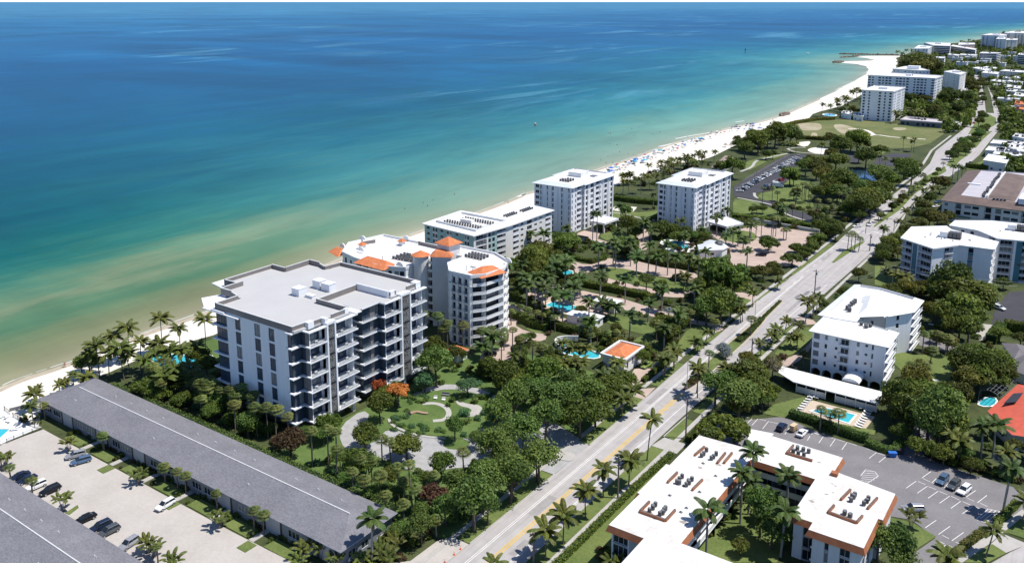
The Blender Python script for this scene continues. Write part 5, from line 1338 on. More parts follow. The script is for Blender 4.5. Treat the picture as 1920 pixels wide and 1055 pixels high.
far('stepped white condominium between the slab and the beach', 'fr', [(572,455),(815,470),(920,470),(850,450),(700,430)], 25, 8, bay=4.5, pent=(7,6,4))
far('plain beige block right of the long white slab', 'fr', [(1055,480),(1205,510),(1262,490),(1160,465)], 25, 8, wall=m_cream, bay=9, pent=(4,4,2))
far('low colonnaded building with flat lilac roof at the edge of the field', 'fr', [(645,935),(1030,965),(1040,935),(700,905)], 4, 1, wall=m_shade, roof=M('lilac_roof', (.5,.46,.47), .8, .08, .1), bay=4, ww=2.6, wh=2.2)
far('white block nearest the breakwater with dotted windows', 'fr', [(775,262),(905,262),(945,240),(820,228)], 19, 7, bay=5, ww=2.2, wh=1.6, pent=(6,5,2))
far('dark glazed resort hotel with stepped terraces', 'fr', [(868,205),(960,205),(1115,208),(1115,238),(960,232)], 21, 6, style='band', dark=m_glassb, pent=(6,5,3), cat='hotel')
far('lower dark glazed wing of the resort hotel', 'fr', [(1120,238),(1350,275),(1360,262),(1140,225)], 14, 4, style='band', dark=m_glassb, cat='hotel')
far('pale pink building beyond the resort hotel', 'fr', [(1190,225),(1345,222),(1345,208),(1200,205)], 15, 4, wall=M('pale_pink_render', (.6,.42,.38), .7, .05, .3), bay=9)
far('white four storey block behind the dark clump of trees', 'fr', [(890,352),(1060,352),(1065,340),(900,335)], 13, 4, style='band')
far('long low white block on the beach side of the dark clump', 'fr', [(735,335),(890,345),(890,330),(760,320)], 9, 3, bay=6)
far('dark balconied block with white end wall', 'fr', [(1390,305),(1555,308),(1590,300),(1420,293)], 16, 5, style='band', dark=m_dark)
far('dark balconied block cut off by the right edge', 'fr', [(1750,318),(1830,325),(1840,305),(1770,305)], 16, 5, style='band', dark=m_dark)
far('wide white tower on the far skyline', 'fr', [(1410,135),(1640,138),(1650,125),(1500,118)], 30, 10, bay=8, ww=4, pent=(8,6,3), cat='tower')
far('slim white tower with pyramidal top on the far skyline', 'fr', [(1545,170),(1640,172),(1625,150),(1580,148)], 26, 9, bay=6, ww=3, pent=(5,5,4), cat='tower')
far('long grey white slab at the top right of the skyline', 'fr', [(1625,112),(1840,118),(1840,98),(1700,96)], 34, 11, bay=7, ww=4, wall=m_cream, pent=(7,5,3), cat='tower')
far('tan block right of the slim skyline tower', 'fr', [(1640,180),(1745,180),(1750,168),(1650,165)], 22, 7, bay=7, ww=4, wall=m_cream)
LOW = [('fr',[(1325,445),(1450,470),(1500,455),(1380,435)],8),('fr',[(1410,490),(1555,505),(1575,485),(1450,470)],8),('fr',[(1580,472),(1809,490),(1809,470),(1640,460)],6),
 ('fr',[(1490,565),(1600,580),(1640,565),(1540,552)],5),('fr',[(1650,570),(1780,590),(1800,575),(1680,560)],5),('fr',[(1640,625),(1730,645),(1770,625),(1690,610)],5),('fr',[(1710,535),(1790,545),(1800,530),(1730,522)],5),
 ('fr',[(1420,440),(1540,452),(1560,440),(1460,430)],6),('fr',[(1610,535),(1670,545),(1690,535),(1630,526)],5),('fr',[(1240,650),(1310,665),(1330,650),(1265,640)],5),('fr',[(1130,740),(1190,750),(1200,730),(1150,722)],4),
 ('fr',[(1200,320),(1360,330),(1370,318),(1220,310)],7),('fr',[(1090,318),(1190,330),(1200,318),(1110,308)],7),('fr',[(1240,775),(1262,765),(1200,740),(1190,750)],4),
 ('fr',[(1090,985),(1170,1000),(1220,960),(1140,950)],3.5),('fr',[(200,890),(290,905),(300,880),(220,865)],4),('fr',[(90,870),(180,890),(190,860),(110,850)],4),
 ('r2',[(940,120),(1055,135),(1060,100),(970,85)],6),('r2',[(950,210),(1070,225),(1075,190),(970,175)],6),('r2',[(960,260),(1075,285),(1080,255),(985,240)],6),('r2',[(860,170),(920,178),(930,150),(880,145)],4),
 ('r2',[(930,575),(1080,600),(1090,560),(970,540)],6),('r2',[(890,690),(1000,740),(1050,680),(930,640)],5),('r2',[(770,730),(830,745),(850,700),(790,690)],4),('r2',[(1000,700),(1100,720),(1100,660),(1040,650)],4),
 ('r2',[(850,25),(1010,45),(1020,15),(900,5)],7),('r2',[(860,70),(960,80),(980,55),(890,45)],7)]
for a, b, w, h_, z in [(1895+rnd.uniform(-25,22), 168+i*9.5+rnd.uniform(-3,3), 9+i*.4, 7+i*.3, rnd.choice([4,5,6])) for i in range(15)]+[(1790+i*12+rnd.uniform(-5,5), 118+rnd.uniform(-16,10), 8, 9, rnd.choice([5,7,9])) for i in range(11)]:
    X, Y = G(a, b)
    if free(X, Y) and free(X-w, Y) and free(X, Y+h_): LOW.append((None, [(X-w,Y-h_),(X+w,Y-h_),(X+w,Y+h_),(X-w,Y+h_)], z))
descr = ['low white roofed building','low flat white roofed house','small white roofed villa','low pale roofed block']
for i, (k, p, z) in enumerate(LOW):
    orange_ = k == 'r2' and i in (18, 19)
    B = far('%s in the far neighbourhood' % descr[i % 4], k, p, z, max(1, int(z/3)), bay=5, roof=m_tile if orange_ else m_roofw, wall=m_white2)
    B.root['label'] = ['low terracotta roofed house at the far right edge','low terracotta roofed house just below the other one at the far right edge'][i-18] if orange_ else B.root['label']
    B.root['group'] = 'low roofs of the far neighbourhood'
    B.root['_i'] = i
lows = [o for o in SC.objects if '_i' in o.keys()]
import itertools
for lab in set(o['label'] for o in lows):
    g = sorted([o for o in lows if o['label'] == lab], key=lambda o: o.location.x*math.cos(YAW)+o.location.y*math.sin(YAW))
    g.sort(key=lambda o: math.atan2(o.location.x*_R[0]+o.location.y*_R[1], depth_of(o.location.x, o.location.y)))
    if len(g) > 1:
        for q, o in enumerate(g): o['label'] = lab + ', %s from the left' % ORD[q]
for o in lows: del o['_i']

# ------------------------------------------------------------------ stone breakwaters
def breakwater(label, path, w, h):
    r = thing('breakwater', (path[0][0], path[0][1], 0), label, 'breakwater', 'stone breakwaters at the beach point')
    mb = MB(); n = int(sum(math.dist(a, b) for a, b in zip(path[:-1], path[1:]))/2.2)
    for i in range(n):
        t = i/n*(len(path)-1); k = min(int(t), len(path)-2); f_ = t-k
        x = path[k][0]*(1-f_)+path[k+1][0]*f_; y = path[k][1]*(1-f_)+path[k+1][1]*f_
        for j in range(3):
            s = rnd.uniform(1.2,2.4); Mx = Matrix.Translation((x+rnd.uniform(-w,w)/2, y+rnd.uniform(-w,w)/2, rnd.uniform(0,h*.6))) @ Matrix.Rotation(rnd.uniform(0,3), 4, (rnd.random(),rnd.random(),1))
            mb.box(-s,-s*.7,-s*.5,s,s*.7,s*.5, 0, Mx)
    o = mb.build('boulder', m_rock, r); o['kind'] = 'stuff'
breakwater('long straight dark stone breakwater reaching out from the beach point', W('fr',[(80,310),(640,324)]), 5, 2.2)
breakwater('short stub of brown rocks at the tip of the sand spit', W('fr',[(35,392),(90,384)]), 12, 3)
breakwater('thin curved rock groyne between the long breakwater and the sand', W('fr',[(90,342),(170,338),(250,330)]), 3, 1.4)
breakwater('dark row of rocks at the waterline below the dry field', W('b2',[(590,405),(690,378)]), 3, 1.0)

# ------------------------------------------------------------------ pools
def pool(name, poly, label, sm=0, z=.07, rim=.5):
    p = smooth_poly(poly, sm) if sm else poly
    p = ccw(p); r = thing(name, (*cen(p)[:2], 0), label, 'pool')
    mb = MB(); mb.poly([(q[0],q[1],z+.03) for q in p]); mb.build('water', m_pool, r)
    out = grow(p, rim); mb = MB(); k = len(p)
    for i in range(k):
        j = (i+1) % k
        mb.quad((out[i][0],out[i][1],z),(out[j][0],out[j][1],z),(out[j][0],out[j][1],z+.12),(out[i][0],out[i][1],z+.12))
        mb.quad((out[i][0],out[i][1],z+.12),(out[j][0],out[j][1],z+.12),(p[j][0],p[j][1],z+.12),(p[i][0],p[i][1],z+.12))
    mb.build('coping', m_white2, r); keep(out)
    return r
pool('swimming_pool', W('gn',[(462,350),(520,322),(715,365),(650,402)]), 'rectangular turquoise lap pool between the two pool houses', 0, .09)
pool('swimming_pool', W('tw',[(1120,620),(1160,612),(1200,628),(1272,655),(1260,680),(1190,680),(1130,655)]), 'kidney shaped turquoise pool left of the grey pavilion', 2, .08)
pool('swimming_pool', W('gn',[(560,110),(600,95),(660,110),(650,130),(580,135)]), 'small oval turquoise pool ringed by hedge', 2)
pool('swimming_pool', W('gn',[(558,650),(600,618),(845,682),(838,728),(690,712),(575,682)]), 'long turquoise pool half hidden by palms beside the orange roofed pavilion', 1)
pool('swimming_pool', W('pk',[(150,38),(250,20),(440,65),(395,118)]), 'turquoise pool on the beige terrace beside the car lot', 0, .06)
pool('swimming_pool', W('l1',[(-60,762),(95,765),(0,850),(-60,880)]), 'turquoise pool cut off by the left edge of the motel deck', 0, .05)
pool('swimming_pool', W('ml',[(570,270),(600,240),(680,262),(800,250),(830,280),(800,310),(640,320)]), 'free form turquoise pool among palms on the sea side of the modern condo', 2, .03)
pool('swimming_pool', W('r1',[(600,1020),(680,985),(740,1000),(720,1060),(600,1060)]), 'pool under a screen cage by the red roofed house', 1, .03)
pool('swimming_pool', W('b2',[(1150,380),(1230,372),(1320,390),(1300,410),(1180,405)]), 'distant pale blue beachside pool near the field', 1, .05, 1.5)
# curved white wall round the half hidden pool
w_ = smooth_poly(W('gn',[(640,690),(540,650),(525,615),(570,590),(700,592)]),2,closed=False)
mb = MB(); mb.prism(ccw(strip(w_, .35)), 0, 1.5); tag(mb.build('garden_wall', m_white2), 'curved white garden wall embracing the palm shaded pool', 'wall')
mb = MB(); mb.prism(ccw(strip(W('tw',[(395,600),(610,655),(770,705),(960,745)]), .5)), 0, 1.6); tag(mb.build('garden_wall', m_acpale), 'long pale garden wall below the first white tower', 'wall')
mb = MB(); mb.prism(ccw(strip(W('pa',[(200,810),(420,855),(690,900)]), .5)), 0, 1.5); tag(mb.build('garden_wall', m_acpale), 'pale panelled wall between the brick courtyard and the park lawn', 'wall')
mb = MB(); mb.prism(ccw(strip(W('tw',[(380,600),(500,625)]), .4)), 0, 2.6); tag(mb.build('garden_wall', m_taupe), 'brown screen wall at the foot of the first tower', 'wall')
# pool cage
def cage():
    P = [W1('r1',a,b) for a, b in ((590,1020),(760,1075),(900,960),(720,890))]
    r = thing('pool_cage', (*cen(P)[:2],0), 'dark framed screen cage over the pool by the red roofed house', 'pool cage')
    mb = MB(); k = 6
    def Q(u, v): 
        a = Vector(P[0])*(1-u)+Vector(P[1])*u; b = Vector(P[3])*(1-u)+Vector(P[2])*u; c = a*(1-v)+b*v
        return (c.x, c.y, 3.0+1.2*math.sin(PI*min(1,max(0,u))))
    for i in range(k+1):
        mb.tube([Q(i/k, j/4) for j in range(5)], .07, 4); mb.tube([Q(j/6, i/k) for j in range(7)], .07, 4)
    for p in P: mb.tube([(p[0],p[1],0),(p[0],p[1],3.0)], .08, 4)
    mb.build('frame', m_shade, r)
cage()
# ------------------------------------------------------------------ vegetation
lf_dark = leafmat('leaf_dark', (.034,.060,.010), (.175,.215,.034))
lf_mid = leafmat('leaf_mid', (.048,.088,.014), (.20,.26,.042))
lf_lush = leafmat('leaf_lush', (.052,.10,.020), (.19,.275,.06))
lf_olive = leafmat('leaf_olive', (.048,.062,.011), (.20,.20,.036))
lf_bronze = leafmat('leaf_bronze', (.06,.035,.02), (.17,.10,.05))
lf_flame = leafmat('leaf_flame', (.40,.11,.03), (.70,.26,.09))
lf_pale = leafmat('leaf_pale', (.06,.14,.055), (.16,.30,.13))
lf_silver = leafmat('leaf_silver', (.16,.19,.18), (.36,.41,.40))
lf_palm = leafmat('palm_frond', (.034,.055,.010), (.165,.18,.034), .18, .02)
lf_royal = leafmat('royal_frond', (.022,.048,.010), (.095,.14,.030), .15, .02)
lf_fan = leafmat('fan_frond', (.05,.08,.018), (.19,.22,.055), .18, .03)
lf_dry = leafmat('dry_twig', (.16,.125,.10), (.30,.25,.20), .05)
m_shaft = M('green_crownshaft', (.10,.17,.045), .5, .2, 2)
nr = np.random.default_rng(7)

def cards(name, C, N, S, tone, mat, asp=.7):
    """a mesh of many leaf clumps: bent quads at points C, facing N"""
    n = len(C)
    N = N/np.linalg.norm(N, axis=1, keepdims=True)
    T = nr.normal(size=(n,3)); T -= N*(T*N).sum(1, keepdims=True); T /= np.linalg.norm(T, axis=1, keepdims=True)
    Bv = np.cross(N, T)
    S = np.asarray(S).reshape(-1,1)
    V = np.empty((n,4,3))
    V[:,0] = C - T*S - Bv*S*asp*.25; V[:,1] = C - Bv*S*asp + N*S*.12; V[:,2] = C + T*S + Bv*S*asp*.2; V[:,3] = C + Bv*S*asp + N*S*.12
    me = bpy.data.meshes.new(name)
    me.vertices.add(n*4); me.vertices.foreach_set('co', V.reshape(-1).astype(np.float32))
    me.loops.add(n*4); me.loops.foreach_set('vertex_index', np.arange(n*4, dtype=np.int32))
    me.polygons.add(n); me.polygons.foreach_set('loop_start', np.arange(0, n*4, 4, dtype=np.int32))
    try: me.polygons.foreach_set('loop_total', np.full(n, 4, dtype=np.int32))
    except Exception: pass
    me.update(calc_edges=True)
    at = me.attributes.new('tone', 'FLOAT', 'FACE'); at.data.foreach_set('value', np.asarray(tone, dtype=np.float32))
    me.materials.append(mat)
    return me
def crown_mesh(name, mat, rx, rz, n, lobes, size, cz, flat=0.0, seed=0, lob=.42):
    r = np.random.default_rng(seed)
    L = r.normal(size=(lobes,3)); L /= np.linalg.norm(L, axis=1, keepdims=True)
    L[:,2] = np.abs(L[:,2])*.95-.32
    rad = r.uniform(.45,.82,size=(lobes,1)); Lc = L*rad*np.array([rx,rx,rz])
    lr = r.uniform(.75,1.25,size=lobes)*lob*min(rx,rz*1.2)
    ltone = r.uniform(.25,.75,size=lobes)
    k = r.integers(0, lobes, n)
    D = r.normal(size=(n,3)); D /= np.linalg.norm(D, axis=1, keepdims=True); D[:,2] = D[:,2]*.8+.12
    q = r.uniform(.72,1.06,size=(n,1))
    C = Lc[k] + D*lr[k][:,None]*q
    C[:,2] += cz
    if flat: C[:,2] = np.where(C[:,2] < cz-rz*flat, cz-rz*flat+r.uniform(-.15,.3,n), C[:,2])
    N = D + r.normal(size=(n,3))*.55 + np.array([0,0,.35])
    tone = np.clip(ltone[k]+r.uniform(-.3,.3,n), 0, 1)
    return cards(name, C, N, r.uniform(.7,1.3,n)*size, tone, mat)
def trunk_mesh(name, h, r0, limbs, reach, mat=None, seed=0, lean=0):
    r = random.Random(seed); mb = MB()
    mb.tube([(0,0,-.1),(lean*.3,.05,h*.35),(lean*.7,0,h*.7),(lean,0,h)], [r0*1.25,r0*.95,r0*.8,r0*.5], 7)
    for i in range(limbs):
        a = 2*PI*i/limbs+r.uniform(-.3,.3); z = h*r.uniform(.45,.9); s = reach*r.uniform(.6,1)
        mb.tube([(lean*z/h,0,z),(math.cos(a)*s*.5,math.sin(a)*s*.5,z+reach*.3),(math.cos(a)*s,math.sin(a)*s,z+reach*.55)], [r0*.5,r0*.32,r0*.12], 5)
    return mb.mesh(name, mat or m_bark)
# kinds of broadleaf trees: unit radius about 4 m
TREE = {}
def mk_tree(kind_, mat, n=2900, rx=4.0, rz=2.9, lobes=36, size=.28, h=2.6, flat=0, var=4, tr=.24, lob=.36):
    out = []
    for v in range(var):
        cz = h + rz*.75
        out.append((crown_mesh('crown', mat, rx, rz, n, lobes, size, cz, flat, 100+v*7+len(TREE)*31, lob), trunk_mesh('trunk', h+rz*.4, tr, 5, rx*.6, seed=v)))
    TREE[kind_] = out
mk_tree('dark', lf_dark); mk_tree('mid', lf_mid); mk_tree('lush', lf_lush, n=2600, rx=3.6, rz=3.5, lobes=40, size=.24, h=3.2, var=5, lob=.33); mk_tree('olive', lf_olive, var=2)
mk_tree('bronze', lf_bronze, var=1, rz=2.6); mk_tree('flame', lf_flame, rz=1.5, flat=.5, var=1, h=3.6, size=.3, n=2600); mk_tree('pale', lf_pale, rz=2.6, size=.24, n=2600, var=2, h=3)
mk_tree('topiary', lf_mid, n=2600, rz=2.6, lobes=40, size=.28, h=1.2, var=2, lob=.3); mk_tree('spread', lf_mid, rx=5.2, rz=2.2, n=3200, lobes=40, size=.34, h=3, var=2); mk_tree('silver', lf_silver, rz=3.2, var=1, h=1, n=1800)
mk_tree('fig', lf_dark, rx=5.5, rz=4.2, n=4200, lobes=46, size=.36, h=3, var=2)
SHRUB = [crown_mesh('shrub', m_, 1.0, .75, 260, 9, .17, .62, 0, 300+i, .5) for i, m_ in enumerate((lf_dark, lf_mid, lf_mid, lf_olive, lf_bronze))]
LSH = [crown_mesh('shrub', m_, 1.0, .7, 260, 9, .16, .55, 0, 330+i, .5) for i, m_ in enumerate((lf_lush, lf_lush, lf_pale))]
TREES = []   # (root, base label) numbered at the end
WHERE = {}
NUM = {}     # group -> list of (root, base)
def numbered(root, base, group):
    root['label'] = base; root['group'] = group
    NUM.setdefault((group, base), []).append(root)
def tree(x, y, r, kind_, base, group, hs=1.0, name='broadleaf_tree'):
    if kind_ == 'dark': kind_ = rnd.choice(['dark','dark','mid','olive'])
    elif kind_ == 'mid': kind_ = rnd.choice(['mid','mid','lush','dark'])
    cm, tm = rnd.choice(TREE[kind_])
    ref = {'lush':3.6,'spread':5.2,'fig':5.5}.get(kind_, 4.0)
    s = r/ref
    o = thing(name, (x,y,0), base, 'tree', group, rnd.uniform(0, 2*PI))
    o.scale = (s*rnd.uniform(.88,1.14), s*rnd.uniform(.88,1.14), s*hs*rnd.uniform(.88,1.22))
    o.rotation_euler = (rnd.uniform(-.06,.06), rnd.uniform(-.06,.06), rnd.uniform(0,2*PI))
    put('trunk', tm, o); put('crown', cm, o)
    numbered(o, base, group)
    return o
def trees(key, lst, kind_, base, group, zf=.85, hs=1.0, name='broadleaf_tree'):
    s = SHEET[key][2]
    for q in lst:
        x, y, rp = q[:3]; kk = q[3] if len(q) > 3 else kind_
        g0 = W1(key, x, y, 3); d = depth_of(g0[0], g0[1], 3)
        r = rp/s*d/FPX*(1.03 if key in ('gd','rd','g2') else 1.13)
        hz = {'lush':3.2+3.3*.5,'flame':4.4,'topiary':2.8,'spread':4.4,'fig':6,'silver':3.2}.get(kk, 4.4)*r/{'lush':3.6,'spread':5.2,'fig':5.5}.get(kk, 4.0)*hs
        p = W1(key, x, y, hz)
        tree(p[0], p[1], r, kk, base, group, hs, name)
# ---- palms
def frond_mesh(name, L, up, droop, n, leaf, mat, w=.03, vee=.5):
    """one pinnate leaf: an arching midrib with two rows of leaflets"""
    V, F, T = [], [], []
    pts = []
    for i in range(n+1):
        t = i/n; a = up - droop*t**1.3
        pts.append(a)
    x = z = 0.0; P = [(0.0,0.0)]
    for i in range(n):
        x += L/n*math.cos(pts[i]); z += L/n*math.sin(pts[i]); P.append((x,z))
    for i in range(n):
        (x0,z0),(x1,z1) = P[i],P[i+1]; b = len(V)
        V += [(x0,-w,z0),(x0,w,z0),(x1,w*.8,z1),(x1,-w*.8,z1)]; F.append((b,b+1,b+2,b+3)); T.append(.9)
        if i < 2: continue
        t = i/n; ll = leaf*math.sin(PI*min(1,(t*.85+.15)))**.6
        for s in (-1,1):
            b = len(V); fw = L/n
            V += [(x0,s*w,z0),(x1,s*w,z1),(x1+fw*.9+ll*.25,s*ll,z1-ll*vee-abs(0)),(x0+fw*.5+ll*.25,s*ll*.92,z0-ll*vee)]
            F.append((b,b+1,b+2,b+3) if s > 0 else (b+3,b+2,b+1,b)); T.append(.2+.6*((i*37+(7 if s > 0 else 0)) % 11)/11)
    me = bpy.data.meshes.new(name); me.from_pydata(V, [], F); me.update()
    at = me.attributes.new('tone','FLOAT','FACE'); at.data.foreach_set('value', np.array(T, dtype=np.float32)); me.materials.append(mat)
    return me
def fan_mesh(name, st, R_, mat, up):
    V, F, T = [], [], []
    V += [(0,-.025,0),(0,.025,0),(st*math.cos(up),.02,st*math.sin(up)),(st*math.cos(up),-.02,st*math.sin(up))]; F.append((0,1,2,3)); T.append(.8)
    cx, cz = st*math.cos(up), st*math.sin(up); k = 11
    for i in range(k):
        a = -1.9+3.8*i/(k-1); b = len(V); da = .15
        def Q(r, aa, dr): 
            xx = cx + r*math.cos(aa)*math.cos(up*.4); return (xx, r*math.sin(aa), cz + r*math.cos(aa)*math.sin(up*.4)*.5 - dr)
        V += [(cx,0,cz), Q(R_*.6,a-da,.05), Q(R_,a,.28*R_+.1*(i%2)), Q(R_*.6,a+da,.0)]; F.append((b,b+1,b+2,b+3)); T.append(.25+.5*((i*5)%7)/7)
    me = bpy.data.meshes.new(name); me.from_pydata(V, [], F); me.update()
    at = me.attributes.new('tone','FLOAT','FACE'); at.data.foreach_set('value', np.array(T, dtype=np.float32)); me.materials.append(mat)
    return me
PK = {}
dead_frond = frond_mesh('frond', 2.8, -.55, .8, 12, .4, leafmat('dead_frond', (.12,.08,.045), (.30,.21,.12), .1), vee=.9)
PK['coconut'] = dict(fr=[(frond_mesh('frond',3.3,1.05,1.3,14,.62,lf_palm),.28),(frond_mesh('frond',3.5,.55,1.35,14,.66,lf_palm),.40),(frond_mesh('frond',3.3,.02,1.1,14,.62,lf_palm),.32)], n=17, trunk=m_trunkp, r=.15)
PK['royal'] = dict(fr=[(frond_mesh('frond',3.0,1.15,1.3,14,.70,lf_royal,vee=.25),.3),(frond_mesh('frond',3.3,.62,1.5,14,.74,lf_royal,vee=.35),.42),(frond_mesh('frond',3.0,.1,1.35,14,.70,lf_royal),.28)], n=15, trunk=m_trunkr, r=.24)
PK['sabal'] = dict(fr=[(fan_mesh('frond',.95,.95,lf_fan,1.15),.3),(fan_mesh('frond',1.05,1.0,lf_fan,.55),.36),(fan_mesh('frond',1.0,.95,lf_fan,-.15),.34)], n=26, trunk=m_trunkp, r=.17)
PK['areca'] = dict(fr=[(frond_mesh('frond',1.9,1.2,1.2,10,.40,lf_palm),.5),(frond_mesh('frond',2.0,.8,1.6,10,.42,lf_palm),.5)], n=10, trunk=m_trunkp, r=.06)
PK['bismarck'] = dict(fr=[(fan_mesh('frond',1.1,1.35,lf_silver,1.1),.4),(fan_mesh('frond',1.2,1.4,lf_silver,.4),.6)], n=22, trunk=m_trunkp, r=.25)
PK['fanpale'] = PK['sabal']
def pick(fr, i, n):
    c = 0
    for m_, f_ in fr:
        c += f_
        if (i+.5)/n < c: return m_
    return fr[-1][0]
def ptrunk(kind_, h):
    def mk():
        mb = MB(); r = PK[kind_]['r']
        if kind_ == 'coconut': mb.tube([(0,0,-.1),(.12,0,h*.12),(.35,0,h*.5),(.42,0,h*.8),(.42,0,h)], [r*1.6,r*1.05,r*.9,r*.8,r*.75], 7)
        elif kind_ == 'royal': mb.tube([(0,0,-.1),(0,0,h*.1),(0,0,h*.5),(0,0,h*.83)], [r*1.15,r,r*1.08,r*.72], 8)
        elif kind_ == 'areca':
            for i in range(6):
                a = i*1.1; mb.tube([(.15*math.cos(a),.15*math.sin(a),-.05),(.5*math.cos(a),.5*math.sin(a),h*.6),(.9*math.cos(a),.9*math.sin(a),h)], [.07,.05,.04], 5)
        else: mb.tube([(0,0,-.1),(.03,0,h*.5),(0,0,h)], [r*1.15,r,r], 7)
        return mb.mesh('trunk', PK[kind_]['trunk'])
    return cached(('ptrunk', kind_, round(h*2)/2), mk)
def merged_crown(kind_, v):
    def mk():
        vs, fs, ts = [], [], []; d = PK[kind_]; n = d['n'] if kind_ not in ('areca',) else 20
        r = random.Random(v)
        for i in range(n):
            me = pick(d['fr'], i, n); a = i*2.39996+r.uniform(-.2,.2); s = r.uniform(.85,1.12); b = len(vs)
            ox, oy, oz = (0,0,0)
            if kind_ == 'areca': q = (i % 6)*1.1; ox, oy, oz = .9*math.cos(q), .9*math.sin(q), 0
            for q in me.vertices: vs.append((ox+(q.co.x*math.cos(a)-q.co.y*math.sin(a))*s, oy+(q.co.x*math.sin(a)+q.co.y*math.cos(a))*s, oz+q.co.z*s))
            for p in me.polygons: fs.append(tuple(b+j for j in p.vertices))
            ts += [x.value for x in me.attributes['tone'].data]
        m2 = bpy.data.meshes.new('crown'); m2.from_pydata(vs, [], fs); m2.update()
        at = m2.attributes.new('tone','FLOAT','FACE'); at.data.foreach_set('value', np.array(ts, dtype=np.float32)); m2.materials.append(PK[kind_]['fr'][0][0].materials[0])
        return m2
    return cached(('mcrown', kind_, v), mk)
PNAME = {'coconut':'coconut_palm','royal':'royal_palm','sabal':'cabbage_palm','areca':'clump_palm','bismarck':'silver_fan_palm','fanpale':'cabbage_palm'}
NFROND = [0]
def palm(x, y, h, kind_, base, group, detail=None, cs=1.0, lean=None):
    d = depth_of(x, y, h)
    o = thing(PNAME[kind_], (x,y,0), base, 'palm', group)
    lean_ = .07 if kind_ == 'coconut' else .025
    o.rotation_euler = (rnd.gauss(0,lean_), rnd.gauss(0,lean_), rnd.uniform(0, 2*PI)); cs *= rnd.uniform(.86,1.14)
    hh = round(h*2)/2
    put('trunk', ptrunk(kind_, hh), o)
    top = (.42 if kind_ == 'coconut' else 0, 0, hh*(.97 if kind_ == 'royal' else 1))
    if kind_ == 'royal':
        def mk():
            mb = MB(); mb.tube([(0,0,0),(0,0,hh*.05),(0,0,hh*.15)], [.2,.21,.11], 7); return mb.mesh('crownshaft', m_shaft)
        put('crownshaft', cached(('shaft', hh), mk), o, (0,0,hh*.83))
    D = PK[kind_]; n = D['n']+rnd.randint(-3,2)
    if (detail if detail is not None else d < 215) and kind_ not in ('areca',):
        for i in range(n):
            s = cs*rnd.uniform(.85,1.12)
            f_ = put('frond', pick(D['fr'], i, n), o, top, i*2.39996+rnd.uniform(-.25,.25), s)
        NFROND[0] += n
        if kind_ in ('coconut','royal'):
            for i in range(rnd.randint(0,3)): put('frond', dead_frond, o, top, rnd.uniform(0,6), cs*rnd.uniform(.7,1))
    else:
        put('crown', merged_crown(kind_, rnd.randrange(4)), o, top, rnd.uniform(0,6), cs*rnd.uniform(.9,1.1))
    numbered(o, base, group)
    return o
def palms(key, lst, kind_, base, group, h=8, cs=1.0, ymax=None):
    """crown places seen in the photograph, with the height of each palm"""
    for q in lst:
        hh = q[2] if len(q) > 2 else h
        hh *= rnd.uniform(.95,1.05)
        p = W1(key, q[0], q[1], hh)
        palm(p[0], min(p[1], ymax or 1e9), hh, kind_, base, group, None, cs)
def shrub(x, y, r, base, group, pool_=None, z=0.0, hs=1.0):
    o = put('shrub', rnd.choice(pool_ or SHRUB), None, (x,y,z), rnd.uniform(0,6), (r,r,r*hs))
    o.name = 'shrub'; o['category'] = 'shrub'
    numbered(o, base, group); return o
def hedge(path, w, h, label, mat=None, dens=34, size=.16, group=None):
    L = sum(math.dist(a,b) for a,b in zip(path[:-1], path[1:]))
    n = int(min(9000, L*(w+2*h)*dens))
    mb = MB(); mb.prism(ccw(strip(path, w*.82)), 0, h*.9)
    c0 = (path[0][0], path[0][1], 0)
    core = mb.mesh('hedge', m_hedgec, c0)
    t = nr.uniform(0, L, n); acc = np.cumsum([0]+[math.dist(a,b) for a,b in zip(path[:-1], path[1:])])
    k = np.clip(np.searchsorted(acc, t)-1, 0, len(path)-2); P = np.array(path)
    D = (P[k+1]-P[k]); Ln = np.linalg.norm(D, axis=1, keepdims=True); f_ = ((t-acc[k])[:,None])/Ln; c = P[k]+D*f_; u = D/Ln; nn = np.stack([u[:,1],-u[:,0]],1)
    per = nr.uniform(0, w+2*h, n); top = (per > h) & (per < h+w)
    side = np.where(per <= h, -1.0, 1.0)
    off = np.where(top, per-h-w/2, side*w/2)+nr.normal(0,.07,n); z = np.where(top, h, np.where(per <= h, per, per-h-w))+nr.normal(0,.07,n)
    z += .12*np.sin(t*1.3)+.06*np.sin(t*3.7)
    C = np.stack([c[:,0]+nn[:,0]*off-c0[0], c[:,1]+nn[:,1]*off-c0[1], np.maximum(z,.05)],1)
    N = np.stack([np.where(top,0,nn[:,0]*side), np.where(top,0,nn[:,1]*side), np.where(top,1.0,.25)],1)+nr.normal(size=(n,3))*.5
    me = cards('foliage', C, N, nr.uniform(.7,1.3,n)*size, np.clip(nr.uniform(.1,.9,n),0,1), mat or lf_mid)
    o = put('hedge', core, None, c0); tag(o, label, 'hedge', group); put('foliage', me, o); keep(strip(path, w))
    return o
